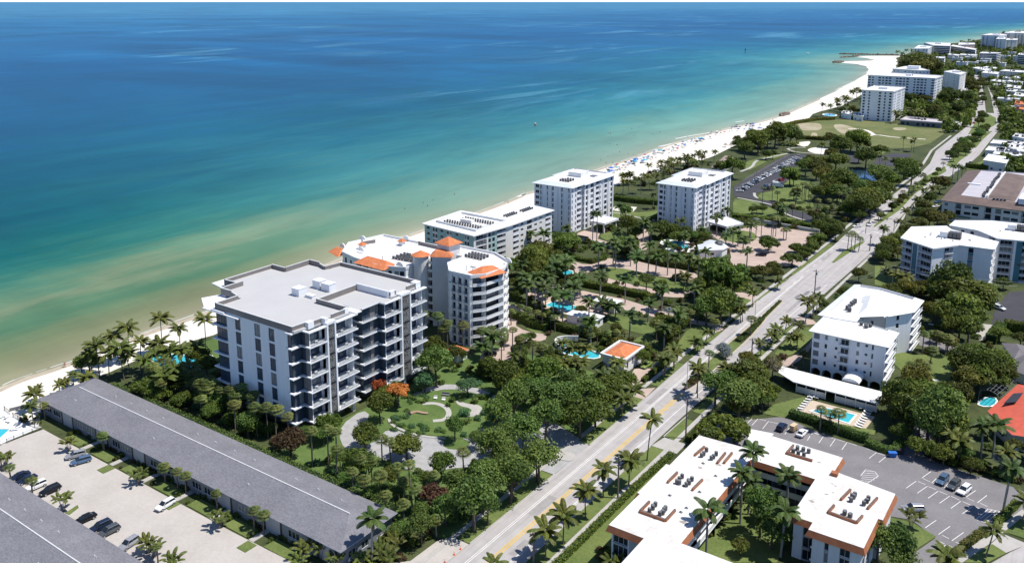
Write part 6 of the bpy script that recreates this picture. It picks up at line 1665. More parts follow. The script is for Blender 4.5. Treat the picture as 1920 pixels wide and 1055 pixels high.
# ------------------------------------------------------------------ planting
Gd = 'trees of the modern condo garden'
trees('gd', [(450,385,72),(690,310,72),(620,440,72),(720,250,50),(960,130,80),(820,490,78),(985,590,66),(585,585,78),(640,610,55),(905,660,40),(730,650,55)], 'mid', 'dense round tree beside the curving garden drive', Gd)
trees('gd', [(340,440,36),(420,440,44),(1050,410,50),(1160,470,36)], 'lush', 'small bright young tree in the condo garden', Gd)
trees('gd', [(530,650,42),(645,735,48),(705,695,42),(765,735,42),(835,690,50),(885,800,50),(1005,800,62),(1065,690,66),(1205,640,74),(1290,560,70),(500,560,40),(1230,480,50)], 'lush', 'leafy tree in the dense lower planting of the condo garden', Gd)
palms('gd', [(560,620,7),(620,660,7),(690,640,7.5),(720,740,6),(800,660,7),(860,700,6.5),(650,560,6),(950,640,6),(1040,640,6),(600,560,7),(480,520,7)], 'sabal', 'fan palm in the dense lower planting of the condo garden', 'palms of the lower garden')
trees('gd', [(905,180,58),(1110,205,56)], 'pale', 'pale green feathery tree by the upper garden path', Gd)
trees('gd', [(690,215,50),(775,250,62)], 'flame', 'orange flowering tree at the condo entrance', Gd)
trees('gd', [(265,480,75),(940,745,72),(210,475,40)], 'bronze', 'reddish bronze leaved tree by the motel hedge', Gd)
trees('rd', [(185,215,92),(95,290,85),(345,300,98),(230,365,85),(310,490,112),(70,470,95),(165,600,98),(15,665,100),(40,770,70),(130,420,80)], 'lush', 'leafy shade tree between the garden drive and the road', Gd)
trees('rd', [(305,165,85),(425,210,95),(530,275,115),(610,240,92),(560,150,88),(470,130,80),(340,60,85),(130,70,88),(200,120,60)], 'mid', 'dense tree in the garden corner below the orange roofed pavilion', Gd)
trees('rd', [(690,120,78),(650,190,70)], 'mid', 'bright round tree beside the brick drive entrance', Gd)
trees('g2', [(420,640,150),(680,470,125),(870,330,110)], 'lush', 'street tree on the grass verge of the road', 'verge trees in front of the modern condo')
trees('gn', [(200,790,70),(60,790,70),(400,850,80),(150,900,60),(480,770,60),(330,930,80)], 'mid', 'dark tree between the modern condo and the brick drive', Gd)
trees('mc', [(1330,560,60),(1300,640,55),(1120,800,55)], 'mid', 'tree close to the back corner of the modern condo', Gd)
palms('gd', [(100,312,8.5),(150,312,9),(190,325,8),(250,355,7.5),(362,425,9),(440,425,9),(480,430,9)], 'sabal', 'cabbage palm in the row beside the modern condo', 'palms along the modern condo')
palms('gd', [(740,480,6),(700,470,6)], 'sabal', 'cabbage palm in the middle of the garden drive', 'palms of the garden drive')
palms('gd', [(845,590,12),(780,600,9),(1090,520,7)], 'sabal', 'tall thin palm in front of the garden drive', 'palms of the garden drive')
palms('mc', [(40,760,8),(150,790,8.5),(200,800,8.5),(255,800,8.5),(90,740,8),(300,760,8),(20,690,8),(340,790,7)], 'sabal', 'palm standing in the shadow below the modern condo', 'palms along the modern condo')
for i in range(30):
    x = rnd.uniform(-206,-166); y = rnd.uniform(128.5,135.5)
    shrub(x, y, rnd.uniform(.8,1.9), 'lush shrub in the shaded strip below the modern condo', 'shrubs below the modern condo', LSH)
trees('mc', [(230,800,60),(330,830,70),(380,850,60),(160,740,60),(80,660,55),(30,620,60)], 'dark', 'dark bushy tree against the shaded front of the modern condo', Gd)
for i in range(24):
    palm(rnd.uniform(-222,-168), rnd.uniform(126,135.5), rnd.uniform(6,9), 'sabal', 'palm in the dark strip behind the motel hedge', 'palms along the modern condo', None, 1.1)
for i in range(20):
    tree(rnd.uniform(-222,-166), rnd.uniform(127,134.5), rnd.uniform(1.8,3), 'mid', 'leafy tree in the dark strip behind the motel hedge', 'trees along the modern condo')
# sea side palm grove
palms('ml', [(370,215,10),(480,150,11),(610,120,12),(680,160,11),(780,120,11),(465,225,10),(530,210,10),(410,245,9),(620,215,9),(545,280,8),(700,240,8),(770,215,8),(590,250,8),(450,180,10),(660,240,8),(500,250,8),(350,250,8),(640,330,8),(720,300,7),(680,310,8)], 'coconut', 'coconut palm in the grove beside the beach pool', 'coconut palms of the beach grove', cs=1.15)
palms('ml', [(330,340,4),(580,380,4)], 'coconut', 'low young palm at the edge of the beach grove', 'coconut palms of the beach grove')
trees('l1', [(800,110,75),(870,60,60)], 'dark', 'sparse dark sea grape tree at the sand edge', 'trees of the beach grove')
trees('ml', [(340,280,45),(570,380,50),(620,400,40),(680,350,50)], 'dark', 'dark bush tree under the palms of the beach grove', 'trees of the beach grove')
palms('l1', [(565,305,3.6),(630,290,3.6),(710,235,4),(390,355,4)], 'coconut', 'short palm standing alone on the white sand', 'short palms on the sand by the motel', cs=.62)
palms('l1', [(305,420,5),(310,540,5)], 'coconut', 'young coconut palm behind the motel pool fence', 'palms by the motel pool', cs=.85)
palms('l1', [(480,505,4.2),(1090,790,4)], 'sabal', 'short palm against the motel front', 'palms along the motel', cs=.8, ymax=103.8)
palms('ml', [(420,555,4.2),(670,665,4.2),(690,700,4.2),(725,715,4.2),(880,760,4.2)], 'sabal', 'short palm against the motel front', 'palms along the motel', cs=.85, ymax=103.8)
palms('gd', [(130,780,4.5),(195,795,4.5)], 'sabal', 'short palm against the motel front', 'palms along the motel', cs=.85, ymax=103.8)
for a, b in ((262,590),(530,715),(840,880),(20,650),(560,975),(590,990),(660,1040)):
    p = W1('ml', a, b, 2.6); palm(p[0], p[1], 2.6, 'areca', 'clump of small palms on a kerbed grass island', 'palm clumps of the motel forecourt')
palms('l2', [(90,180,3.5),(285,300,4),(0,90,3.5),(1440,900,4)], 'sabal', 'small round palm beside the parked cars', 'palms of the motel forecourt', cs=.75)
p = W1('l2',575,470,3); palm(p[0], p[1], 3, 'areca', 'clump of small palms on a kerbed grass island', 'palm clumps of the motel forecourt')
palms('gd', [(645,840,10)], 'royal', 'tall royal palm at the end of the motel', 'royal palm by the motel', cs=1.1)
for a, b in ((760,960),(330,985),(410,985),(480,1040),(600,1040),(300,1040),(720,1030),(690,990)):
    p = W1('gd', a, b, 2.4); palm(p[0], p[1], 2.4, 'areca', 'bushy palm clump at the road end of the motel', 'palm clumps at the motel corner')
trees('gd', [(890,900,62),(800,890,40),(760,900,40)], 'lush', 'bright yellow green shrubby tree at the motel corner', 'garden at the motel corner')
palms('gd', [(805,780,5),(960,850,4)], 'sabal', 'fan palm at the motel corner garden', 'garden at the motel corner')
for i in range(46):
    a = rnd.uniform(0,1); x = rnd.uniform(-116,-106.5); y = rnd.uniform(103.5,124)
    if free(x, y): shrub(x, y, rnd.uniform(.6,1.5), 'garden shrub at the road end of the motel', 'shrubs at the motel corner')
# motel front gardens: lawns, kerbs, walks and bushes
x = -212.0
k = 0
while x < -122:
    lawn(rect(x, 101.0, x+7.5, 104.3), .032, m_lawn)
    slab('sidewalk', rect(x+8.6, 100.8, x+10.0, 106.3), 0, .16, m_concrete)
    for i in range(14):
        shrub(x+rnd.uniform(-.6,8.4), 105.2+rnd.uniform(-.3,.7), rnd.uniform(.4,.8), 'low bush below the motel windows', 'bushes along the motel front')
    for i in range(5): shrub(x+rnd.choice([-.4,8.1])+rnd.uniform(-.3,.3), rnd.uniform(101.3,105), rnd.uniform(.4,.7), 'low bush below the motel windows', 'bushes along the motel front')
    if k % 2 == 1:
        slab('grass_island', rect(x+8.8, 97.6, x+11.6, 100.5), .021, .2, m_lawn)
    x += 13.1; k += 1
slab('grass_island', W('l2',[(600,600),(715,525),(725,550),(640,615)]), .021, .2, m_lawn)
hedge([(-226,122.9),(-196,123),(-160,123),(-118,123.3)], 2.4, 3.3, 'long clipped hedge running behind the shingle roofed motel', lf_lush, 30, .18)
# verge palms along the near side of the road
RP = 'coconut palms on the road verge'
palms('rd', [(345,880,6.6),(440,800,6.6),(560,680,6.6),(655,560,7),(790,500,7)], 'coconut', 'coconut palm on the grass verge between road and apartments', RP, cs=1.1)
palms('rd', [(890,275,12)], 'coconut', 'tall lone coconut palm leaning over the roadside', RP)
palms('rd', [(1155,30,9)], 'coconut', 'tall coconut palm at the tip of the planted median', RP)
palms('rd', [(85,1060,5)], 'coconut', 'palm at the bottom edge beside the road', RP)
palms('rd', [(750,190,5.5),(805,150,5.5)], 'coconut', 'palm beside the brick drive gate', RP, cs=1.1)
hedge([(-80.7,100),(-80.7,140),(-80.7,168),(-80.2,183)], 1.3, 1.2, 'low hedge between the sidewalk and the orange trimmed apartments', lf_mid, 40, .15)
hedge([(-79.6,191.5),(-79.6,198)], 1.4, 1.4, 'short hedge by the driveway next to the utility pole', lf_mid)
# orange apartments court and surroundings
OC = 'palms round the orange trimmed apartments'
palms('oc', [(1130,240,13),(1050,395,12),(1375,400,12),(800,660,12),(1340,670,11)], 'royal', 'tall royal palm in the courtyard of the orange trimmed apartments', OC, cs=1.05)
palms('oc', [(1265,570,6),(1100,460,8)], 'royal', 'shorter palm deep in the courtyard', OC)
trees('oc', [(1180,690,130),(1260,800,110)], 'lush', 'bright round tree in the middle of the courtyard', 'courtyard trees')
trees('oc', [(1030,920,75)], 'olive', 'low olive green bush tree in the courtyard lawn', 'courtyard trees')
trees('v2', [(380,930,235,'spread'),(520,970,160,'spread')], 'spread', 'wide flat crowned tree beside the annex roof', 'spreading trees by the car lot')
trees('pk', [(600,900,125),(720,960,110),(760,1040,90)], 'lush', 'leafy tree at the corner of the orange trimmed apartments', 'trees by the lot lawn')
palms('pk', [(1470,400,11)], 'royal', 'tall royal palm at the right corner of the car lot', OC, cs=1.1)
palms('pk', [(1335,840,6),(1030,1000,4.5),(1574,640,5)], 'coconut', 'coconut palm by the sidewalk below the car lot', 'palms by the car lot sidewalk')
p = W1('pk',820,750,2.8); palm(p[0],p[1],2.8,'areca','squat palm clump on the lawn by the car lot','palms by the car lot sidewalk', cs=1.3)
hedge(W('pk',[(1085,1030),(1200,930),(1310,850)]), 1.5, 1.2, 'rough hedge along the lot by the lower sidewalk', lf_olive)
hedge(W('pk',[(1385,800),(1470,720),(1530,665)]), 1.5, 1.2, 'hedge beside the striped corner of the car lot', lf_mid)
hedge(W('pk',[(0,75),(130,110),(280,165),(420,215),(520,245)]), 2.2, 2.0, 'long clipped hedge between the car lot and the pool terrace', lf_lush, 34, .17)
hedge(W('pk',[(520,265),(600,300),(690,325),(760,260)]), 1.9, 1.6, 'hedge bending round the end of the car lot bays', lf_lush)
for i in range(40):
    t = rnd.random(); a = W1('oc', 640+t*450+rnd.uniform(-30,50), 960-t*480+rnd.uniform(-20,40))
    shrub(a[0], a[1], rnd.uniform(.5,1.1), 'bush along the open galleries of the courtyard', 'courtyard bushes')
palms('oc', [(120,1050,3)], 'areca', 'palm clump at the near corner of the orange trimmed apartments', OC)
for i in range(12):
    a = W1('oc', rnd.uniform(0,110), rnd.uniform(960,1055)); shrub(a[0], a[1], rnd.uniform(.5,1.0), 'bush at the near corner of the orange trimmed apartments', 'corner bushes')
# big dark trees behind the hedge, right of the road
trees('v2', [(330,545,135),(560,640,175),(470,500,110)], 'lush', 'broad tree at the roadside across from the brick drive', 'big trees beside the road')
trees('v2', [(640,420,185,'fig'),(700,580,170,'fig'),(560,760,110,'dark')], 'fig', 'massive dark tree between the road and the pool lawn', 'big trees beside the road')
trees('v2', [(850,650,85),(790,720,75),(920,600,55)], 'mid', 'rounded dark bush tree beside the pool lawn', 'big trees beside the road')
trees('v2', [(640,280,80),(700,330,80)], 'olive', 'yellowish tree top above the massive dark tree', 'big trees beside the road')
palms('v2', [(260,220,8)], 'sabal', 'shaggy palm on the median beside the silver bush', 'median palms')
trees('v2', [(400,190,75),(430,230,60)], 'silver', 'silvery grey bush on the planted median', 'silver bushes', name='silver_bush')
palms('v2', [(440,360,7),(420,400,6)], 'coconut', 'palm leaning over the road by the dark tree', RP)
palms('pk', [(215,25,6),(275,60,4),(335,45,6)], 'sabal', 'cabbage palm at the edge of the pool terrace', 'palms of the pool terrace')
# bare winter tree by the carport
def bare(px, py, hh):
    p = W1('v2', px, py); o = thing('bare_tree', (p[0],p[1],0), 'leafless grey tree with forked limbs beside the carport', 'tree')
    mb = MB(); r = random.Random(4); tw = []
    def grow_(a, d, l, rad, dep):
        b = a + d*l; mb.tube([tuple(a), tuple((a+b)/2+Vector((r.uniform(-.1,.1),)*3)), tuple(b)], [rad, rad*.85, rad*.7], 5)
        if dep == 0: tw.append(tuple(b)); return
        for i in range(3):
            q = (d + Vector((r.uniform(-.7,.7), r.uniform(-.7,.7), r.uniform(0,.5)))).normalized(); grow_(b, q, l*r.uniform(.6,.85), rad*.6, dep-1)
    for i in range(4): grow_(Vector((r.uniform(-1.5,2.5), r.uniform(-1,1), 0)), Vector((r.uniform(-.4,.4), r.uniform(-.3,.3), 1)).normalized(), hh*.32, .16, 4)
    mb.build('limb', M('bare_bark', (.2,.17,.14), .9, .2, 1), o)
    C = np.array(tw)-np.array([[0,0,0]]); k = len(C); C = np.repeat(C, 3, 0)+nr.normal(0,.3,(k*3,3))
    o2 = put('twig', cards('twig', C, nr.normal(size=(k*3,3)), nr.uniform(.1,.22,k*3), nr.uniform(0,1,k*3), lf_dry, .3), o)
bare(930, 560, 8.5)
# medians
for p_, n_ in (((-93.4,221),(-92.4,235)), 26), :
    for i in range(n_): shrub(rnd.uniform(-94.4,-92.2), rnd.uniform(222,236), rnd.uniform(.5,.9), 'low shrub planted on the mulched median tip', 'median shrubs')
hedge([(-93.4,263),(-92.9,272),(-94.0,288)], 1.9, .9, 'low dark hedge planted along the narrow part of the median', lf_dark)
hedge([(-94.2,290),(-94.7,310)], .7, .7, 'thin low hedge at the far tip of the first median', lf_dark)
palms('v1', [(930,640,6)], 'sabal', 'palm on the narrow part of the median', 'median palms')
palms('v3', [(1160,800,8),(1200,830,7),(1120,830,7),(1240,870,6),(1500,745,9)], 'sabal', 'palm of the group on the median before the crossing', 'median palms')
for i in range(26):
    t = rnd.random(); x = -91.5+3*t*rnd.uniform(0,1)-(1-t)*1; y = 448+t*190
    if i % 2: tree(x, y, rnd.uniform(1.6,2.8), rnd.choice(['dark','mid','olive']), 'small tree on the long planted median beyond the crossing', 'median trees')
    else: palm(x, y, rnd.uniform(4,7), 'sabal', 'palm on the long planted median beyond the crossing', 'median trees', False)
for i in range(24):
    x = rnd.uniform(-94,-85.5); y = rnd.uniform(655,845)
    tree(x, y, rnd.uniform(2.5,4.6), rnd.choice(['dark','mid']), 'tree on the wide median of the far road', 'far median trees')
for i in range(22):
    t = rnd.random(); x = -97-t*75+rnd.uniform(-4,4); y = 860+t*620
    tree(x, y, rnd.uniform(3,5), 'dark', 'tree on the wide median of the far road', 'far median trees')
# roadside walk palms right of the road
palms('v1', [(1190,640,5),(1130,715,4.5),(1070,765,4.5),(1005,820,4.5)], 'coconut', 'young palm on the verge across from the brick entry', 'young verge palms', cs=.8)
palms('v1', [(1350,505,7.5),(1430,455,8)], 'coconut', 'coconut palm by the tall utility pole', 'young verge palms')
palms('v1', [(1280,780,4),(1225,790,3.5),(1330,905,5),(1290,690,3.6)], 'coconut', 'palm on the front lawn of the white apartment block', 'palms before the white block', cs=.8)
palms('v1', [(580,750,3.6),(505,820,3.6),(345,890,6),(265,950,6),(945,445,5.5),(855,560,5.5),(1130,350,4)], 'coconut', 'palm on the verge beside the beach condo gardens', 'verge palms by the beach condos', cs=.9)
palms('v1', [(520,990,8.5)], 'coconut', 'palm rising from the median tip', 'median palms')
# ---- gardens of the beach condos
GR = 'royal palms of the beach condo drives'
palms('gn', [(180,50,12),(600,45,12),(535,70,11),(850,130,9),(1030,160,10),(585,280,11),(520,275,9),(770,320,8.5),(1060,405,10),(300,45,12),(330,190,10),(390,140,10),(710,160,8),(660,215,7),(465,190,9),(1290,235,8),(80,560,8),(960,350,5),(870,330,4.5),(905,345,4.5),(1190,330,7)], 'royal', 'royal palm along the brick drives of the beach condos', GR, cs=1.22)
palms('tw', [(580,660,10),(710,640,11),(690,610,11),(825,610,12),(870,730,9),(960,640,12),(1015,735,9),(1110,650,13),(1170,730,12),(1265,735,10),(1395,690,7),(1710,690,8),(1480,440,9),(920,470,10),(725,540,8)], 'royal', 'royal palm in the row between the drives and the towers', GR, cs=1.22)
palms('tw', [(535,415,14),(568,400,14)], 'royal', 'pair of very tall palms by the first tower entrance', GR)
palms('tw', [(60,560,9),(165,555,9),(250,790,9),(330,770,9),(30,940,10),(150,960,9),(380,960,9),(280,990,8),(440,890,7),(30,880,9),(190,880,9)], 'royal', 'royal palm in front of the teal trimmed condo', GR, cs=1.22)
palms('tw', [(1230,560,7),(1370,530,6),(1605,530,7),(1550,575,6),(1680,600,6),(1735,500,8),(1640,560,6)], 'royal', 'palm on the entrance lawn of the second tower', GR)
palms('tw', [(1240,890,6)], 'coconut', 'bent coconut palm at the end of the long lawn', GR)
palms('tw', [(1500,635,4.5)], 'bismarck', 'silver fan palm beside the grey pavilion', 'silver palms')
palms('gn', [(1330,390,5)], 'bismarck', 'silver blue fan palm at the end of the brick drive', 'silver palms', 1.3)
palms('md', [(730,860,9),(830,880,9),(900,930,9),(1010,940,8),(1140,980,7),(1300,980,7),(1210,970,7),(1360,970,6),(870,960,8)], 'sabal', 'fan palm in the dense row below the ornate condo', 'palms below the ornate condo', cs=1.1)
palms('gn', [(60,545,8.5),(150,560,8.5),(290,590,9.5),(370,620,9),(440,640,9),(20,540,8)], 'sabal', 'tall fan palm between the brick drives and the garden', 'palms below the ornate condo', cs=1.1)
palms('gn', [(220,395,5),(280,360,5),(340,380,5),(400,400,5),(440,420,5),(500,410,5),(530,440,5),(700,520,5),(770,500,5),(830,520,5),(900,540,5),(960,540,5),(1020,540,5),(780,560,5)], 'sabal', 'small palm in the planting strip by the lap pool drive', 'small palms by the lap pool', cs=.9)
palms('gn', [(590,615,5),(665,640,5),(740,650,5),(240,690,6),(650,740,6),(600,760,6)], 'coconut', 'palm leaning over the half hidden pool', 'palms round the half hidden pool', cs=.9)
palms('gn', [(960,830,5),(700,745,5),(960,750,5),(1310,720,6),(1380,660,6)], 'coconut', 'palm beside the orange roofed pavilion', 'palms round the half hidden pool')
palms('gn', [(1440,380,6),(1400,370,6),(1490,390,6),(1250,480,6),(1540,600,4),(1660,470,4)], 'sabal', 'palm in the roadside planting near the silver fan palm', 'roadside palms by the drives')
palms('gn', [(1440,140,6),(1860,370,5)], 'coconut', 'slim palm beside the spreading tree', 'roadside palms by the drives')
BT = 'trees of the beach condo gardens'
trees('v1', [(690,290,185,'spread'),(600,380,120,'spread')], 'spread', 'broad spreading tree at the end of the drives', BT)
trees('v1', [(700,540,115),(770,560,70),(640,460,80)], 'dark', 'dark rounded tree at the roadside below the spreading tree', BT)
trees('v1', [(590,590,85),(520,600,60)], 'mid', 'low crowned tree with several stems near the road', BT)
trees('v1', [(300,740,95),(260,680,80),(350,690,70),(400,660,60),(330,800,60)], 'dark', 'dark tree on the lawn beside the orange roofed pavilion', BT)
trees('v1', [(1060,65,78)], 'topiary', 'clipped dome tree in the brick courtyard', 'clipped dome trees', .8)
trees('v1', [(1260,105,52),(1240,185,72),(1390,90,62),(1440,35,60),(1330,150,55),(1300,120,50)], 'topiary', 'clipped dome tree in the row between courtyard and road', 'clipped dome trees', .8)
trees('pa', [(640,990,50),(700,935,50),(760,890,48),(800,860,45),(540,1000,45),(600,1030,45)], 'topiary', 'clipped dome tree in the row between courtyard and road', 'clipped dome trees', .8)
trees('v1', [(1020,270,60),(1090,240,50),(960,280,50),(1130,300,45)], 'olive', 'low wind bent tree near the tower entry road', BT)
trees('v1', [(130,360,60),(250,400,55)], 'mid', 'tree on the long lawn between the drives', BT)
trees('tw', [(340,640,85),(290,620,60)], 'mid', 'round tree at the corner of the teal trimmed condo', BT)
trees('tw', [(80,760,110),(150,720,90),(250,760,70),(100,860,100),(20,780,90),(200,830,80),(60,680,50)], 'dark', 'dark tree massed in front of the teal trimmed condo', BT)
trees('tw', [(800,480,70),(780,420,50),(860,540,60),(1060,510,70),(1140,520,60),(1230,560,60),(1000,540,50),(1180,590,60)], 'mid', 'tree in the garden between the twin towers', BT)
trees('tw', [(830,660,70),(760,640,60),(1380,590,45)], 'mid', 'tree along the row between the drives', BT)
trees('tw', [(1500,880,130),(1600,950,110),(1440,960,100)], 'spread', 'tree crown at the end of the long lawn near the road', BT)
# hedges of the drives
HG = 'hedges of the beach condo gardens'
hedge(W('gn',[(540,160),(700,205),(960,255),(1150,295),(1230,320)]), 3.0, 2.4, 'long dark hedge above the lap pool drive', lf_dark, 26, .22, HG)
hedge(W('gn',[(480,490),(600,530),(760,570),(900,600),(940,615)]), 3.0, 2.4, 'dark hedge between the pool houses and the half hidden pool', lf_dark, 26, .22, HG)
hedge(W('gn',[(200,420),(300,450),(380,500),(480,520)]), 3.0, 2.2, 'dark hedge below the ornate condo', lf_dark, 26, .22, HG)
hedge(W('tw',[(180,690),(300,700),(420,760),(500,775),(620,760),(620,745)]), 2.2, 1.4, 'hedge curling round the brick turning circle', lf_mid, 30, .2, HG)
hedge(W('tw',[(730,690),(900,760),(1100,810),(1300,830),(1420,820)]), 3.5, 2.6, 'deep dark hedge between the royal palms and the pool deck', lf_dark, 24, .24, HG)
hedge(W('tw',[(670,300),(860,325),(1030,340)]), 4, 2.6, 'dark hedge by the sand court between the towers', lf_dark, 20, .26, HG)
hedge(W('pa',[(120,800),(300,820),(480,840),(640,870)]), 4, 2.0, 'dark hedge along the park lawn behind the courtyard wall', lf_dark, 20, .26, HG)
hedge(W('gn',[(1110,660),(1200,690),(1290,730)]), 1.8, 1.5, 'hedge behind the two cars of the pavilion drive', lf_lush, 30, .18, HG)
hedge(W('gn',[(1150,890),(1240,810),(1310,750)]), 1.2, 1.1, 'narrow hedge between the pavilion cars and the sidewalk', lf_mid, 30, .18, HG)
hedge(W('r1',[(780,430),(720,500),(690,545)]), 3.2, 3.0, 'tall light green clipped hedge right of the driveway', lf_lush, 24, .2, HG)
hedge(W('r1',[(800,430),(880,440),(980,455)]), 3.0, 3.4, 'tall dark clipped hedge behind the grey roofed house', lf_dark, 24, .2, HG)
hedge(W('b2',[(640,545),(830,500),(1050,465),(1290,455)]), 4, 2.5, 'dark dune hedge along the sea side of the dry field', lf_olive, 9, .5, HG)
hedge(W('b2',[(840,705),(1000,715),(1170,725)]), 4, 2.5, 'dark hedge along the near side of the dry field', lf_olive, 9, .5, HG)
hedge(W('fr',[(640,790),(850,820),(1100,840),(1190,830)]), 7, 4, 'long dark hedge behind the field tower', lf_dark, 4, .8, HG)
hedge(W('bl',[(690,60),(850,75),(1136,100)]), 3, 3.2, 'dark hedge behind the brown roofed apartments', lf_dark, 14, .35, HG)
# ---- auto planting
def scatter(poly, n, fn, tries=14, xmin=None):
    xs = [p[0] for p in poly]; ys = [p[1] for p in poly]; c = 0; t = 0
    while c < n and t < n*tries:
        t += 1
        x, y = rnd.uniform(min(xs), max(xs)), rnd.uniform(min(ys), max(ys))
        if inside((x,y), poly) and free(x, y): fn(x, y); c += 1
condoz = [(-158,192),(-104.5,192),(-104.5,460),(-135,470),(-150,440),(-200,440),(-205,345),(-206,300),(-206,270),(-190,240),(-155,240)]
scatter(condoz, 430, lambda x, y: shrub(x, y, rnd.uniform(.9,2.0), 'shrub in the dense beds of the beach condo gardens', 'shrubs of the beach condo gardens'))
scatter(condoz, 84, lambda x, y: tree(x, y, rnd.uniform(1.6,2.8), rnd.choice(['dark','mid','dark','olive']), 'small tree in the dense beds of the beach condo gardens', 'small trees of the beach condo gardens'))
scatter(condoz, 26, lambda x, y: palm(x, y, rnd.uniform(5,10), 'royal', 'royal palm rising from the beach condo beds', 'palms in the garden beds', False, 1.15))
scatter([(-160,190),(-105,190),(-105,238),(-125,240),(-158,215)], 22, lambda x, y: tree(x, y, rnd.uniform(1.8,2.8), 'dark', 'small dark tree beside the brick drive of the ornate condo', 'small trees of the beach condo gardens'))
# the garden between motel hedge, condo and road: fill
scatter([(-152,127),(-105,127),(-105,150),(-118,156),(-150,134)], 60, lambda x, y: shrub(x, y, rnd.uniform(.6,1.5), 'lush shrub in the lower bed of the condo garden', 'shrubs of the condo garden', LSH+SHRUB[:1]))
scatter([(-160,188),(-130,160),(-106,160),(-106,196),(-150,200)], 50, lambda x, y: shrub(x, y, rnd.uniform(.7,1.7), 'lush shrub in the upper bed of the condo garden', 'shrubs of the condo garden', LSH))
for a, b in [(rnd.uniform(750,900), rnd.uniform(330,440)) for _ in range(26)]+[(rnd.uniform(870,1010), rnd.uniform(400,450)) for _ in range(14)]+[(rnd.uniform(800,920), rnd.uniform(235,300)) for _ in range(22)]+[(rnd.uniform(1080,1230), rnd.uniform(250,290)) for _ in range(18)]:
    p = W1('gd', a, b)
    if (a-915)**2/85**2+(b-345)**2/48**2 > 1: shrub(p[0], p[1], rnd.uniform(.6,1.1), 'clipped shrub mound round the oval garden lawn', 'shrubs round the oval lawn', LSH, 0, .8)
# ---- beach dune planting, towards the park
dune = W('b1',[(250,1055),(500,960),(800,800),(1100,690),(1420,720),(1480,800),(1000,900),(800,950),(820,1055)])
palms('b1', [(340,990,8),(420,990,8),(580,960,9),(700,930,8),(780,900,9),(870,790,10),(990,760,9),(1100,690,9),(1185,660,9),(1300,640,10),(1545,590,8),(1290,740,7),(1060,740,7),(930,850,7),(1250,720,7)], 'coconut', 'coconut palm along the dune behind the crowded beach', 'dune palms')
scatter(dune, 26, lambda x, y: palm(x, y, rnd.uniform(4,8), 'coconut', 'palm in the dune thicket beside the second tower', 'dune palms', False))
scatter(dune, 30, lambda x, y: shrub(x, y, rnd.uniform(1.2,2.4), 'dune shrub beside the second tower', 'dune shrubs'))
PT = 'trees of the beach park'
trees('pa', [(120,460,70),(50,470,50)], 'dark', 'dark tree beside the brown park pavilion', PT)
trees('pa', [(200,340,58),(290,290,70),(400,255,68),(500,240,62),(450,215,50),(350,270,60),(250,310,50),(540,270,45),(240,260,40),(170,310,40)], 'dark', 'dark dune tree between the beach and the park', PT)
trees('pa', [(340,380,34),(385,380,30)], 'dark', 'small round tree by the park path', PT)
trees('pa', [(945,290,66),(900,300,50),(980,310,50)], 'dark', 'dark tree at the near edge of the dry field', PT)
trees('pa', [(830,330,70),(765,285,45),(800,420,65),(700,430,50),(770,380,45)], 'dark', 'dark tree between the sand court and the pond', PT)
trees('pa', [(1000,400,62),(1100,350,40),(1060,350,36),(950,400,36)], 'dark', 'tree in front of the small asphalt lot', PT)
trees('pa', [(1250,470,60),(1290,450,50),(1300,520,60),(1200,440,40),(1330,460,40)], 'dark', 'tree between the pond and the far road', PT)
trees('v3', [(480,160,105),(520,200,70)], 'dark', 'dark tree beside the parked cars', PT)
trees('v3', [(650,60,95),(770,100,95),(700,20,80),(870,80,70),(600,40,60)], 'dark', 'dark tree left of the pond beyond the lawn', PT)
trees('v3', [(820,170,110),(1050,210,150,'fig'),(960,240,110),(1130,250,90)], 'dark', 'massive dark tree on the near bank of the pond', PT)
trees('v3', [(870,330,95),(800,360,80),(1000,330,110),(930,300,100)], 'dark', 'dark tree in the grove below the pond', PT)
trees('v3', [(1430,220,105),(1540,200,110),(1600,230,80)], 'mid', 'bright tree on the right bank of the pond', PT)
trees('v3', [(1430,390,140),(1300,410,150),(1480,320,110),(1250,330,90),(1350,330,90),(1540,330,80),(1210,420,80)], 'mid', 'broad tree between the pond and the road', PT)
trees('v3', [(1250,510,120),(1360,490,110),(1150,500,90),(1450,460,70),(1080,540,80),(1230,580,80)], 'dark', 'dark roadside tree below the pond', PT)
trees('v3', [(520,370,62),(550,330,50)], 'dark', 'round tree on the park lawn', PT)
trees('v3', [(340,530,70),(730,610,55),(400,450,36),(180,540,45),(60,540,50),(110,540,40)], 'dark', 'small tree along the park drive', PT)
trees('v3', [(820,740,70),(900,760,80),(980,790,80),(760,700,60),(960,710,70),(1010,740,60)], 'dark', 'tree in the row beyond the brick courtyard', PT)
palms('v3', [(620,270,9),(690,290,10),(720,270,10),(560,290,9),(650,300,9),(1060,340,11),(1030,370,10),(1100,380,9),(1150,370,9),(780,440,8),(900,440,8),(870,520,7),(620,540,6),(510,500,6),(800,520,7),(700,400,7),(940,500,8),(830,600,6),(900,620,6),(640,260,9)], 'sabal', 'palm of the park lawn below the pond', 'park palms')
palms('v3', [(180,310,10),(290,310,9),(170,660,10),(280,640,10),(300,640,10),(330,640,9),(40,680,7),(110,690,7),(440,560,6),(340,360,5)], 'sabal', 'tall thin palm near the park drive', 'park palms')
palms('v3', [(440,760,5),(410,770,5)], 'sabal', 'palm clump on the oval island of the brick courtyard', 'courtyard island palms')
palms('b2', [(515,520,11),(440,580,9),(1125,255,12),(1245,270,10),(1350,220,12),(1445,180,13),(1120,780,12),(260,630,8),(1550,90,11),(1600,50,11),(1640,80,11),(1620,780,8)], 'coconut', 'tall palm near the edge of the white beach', 'beach edge palms', cs=1.4)
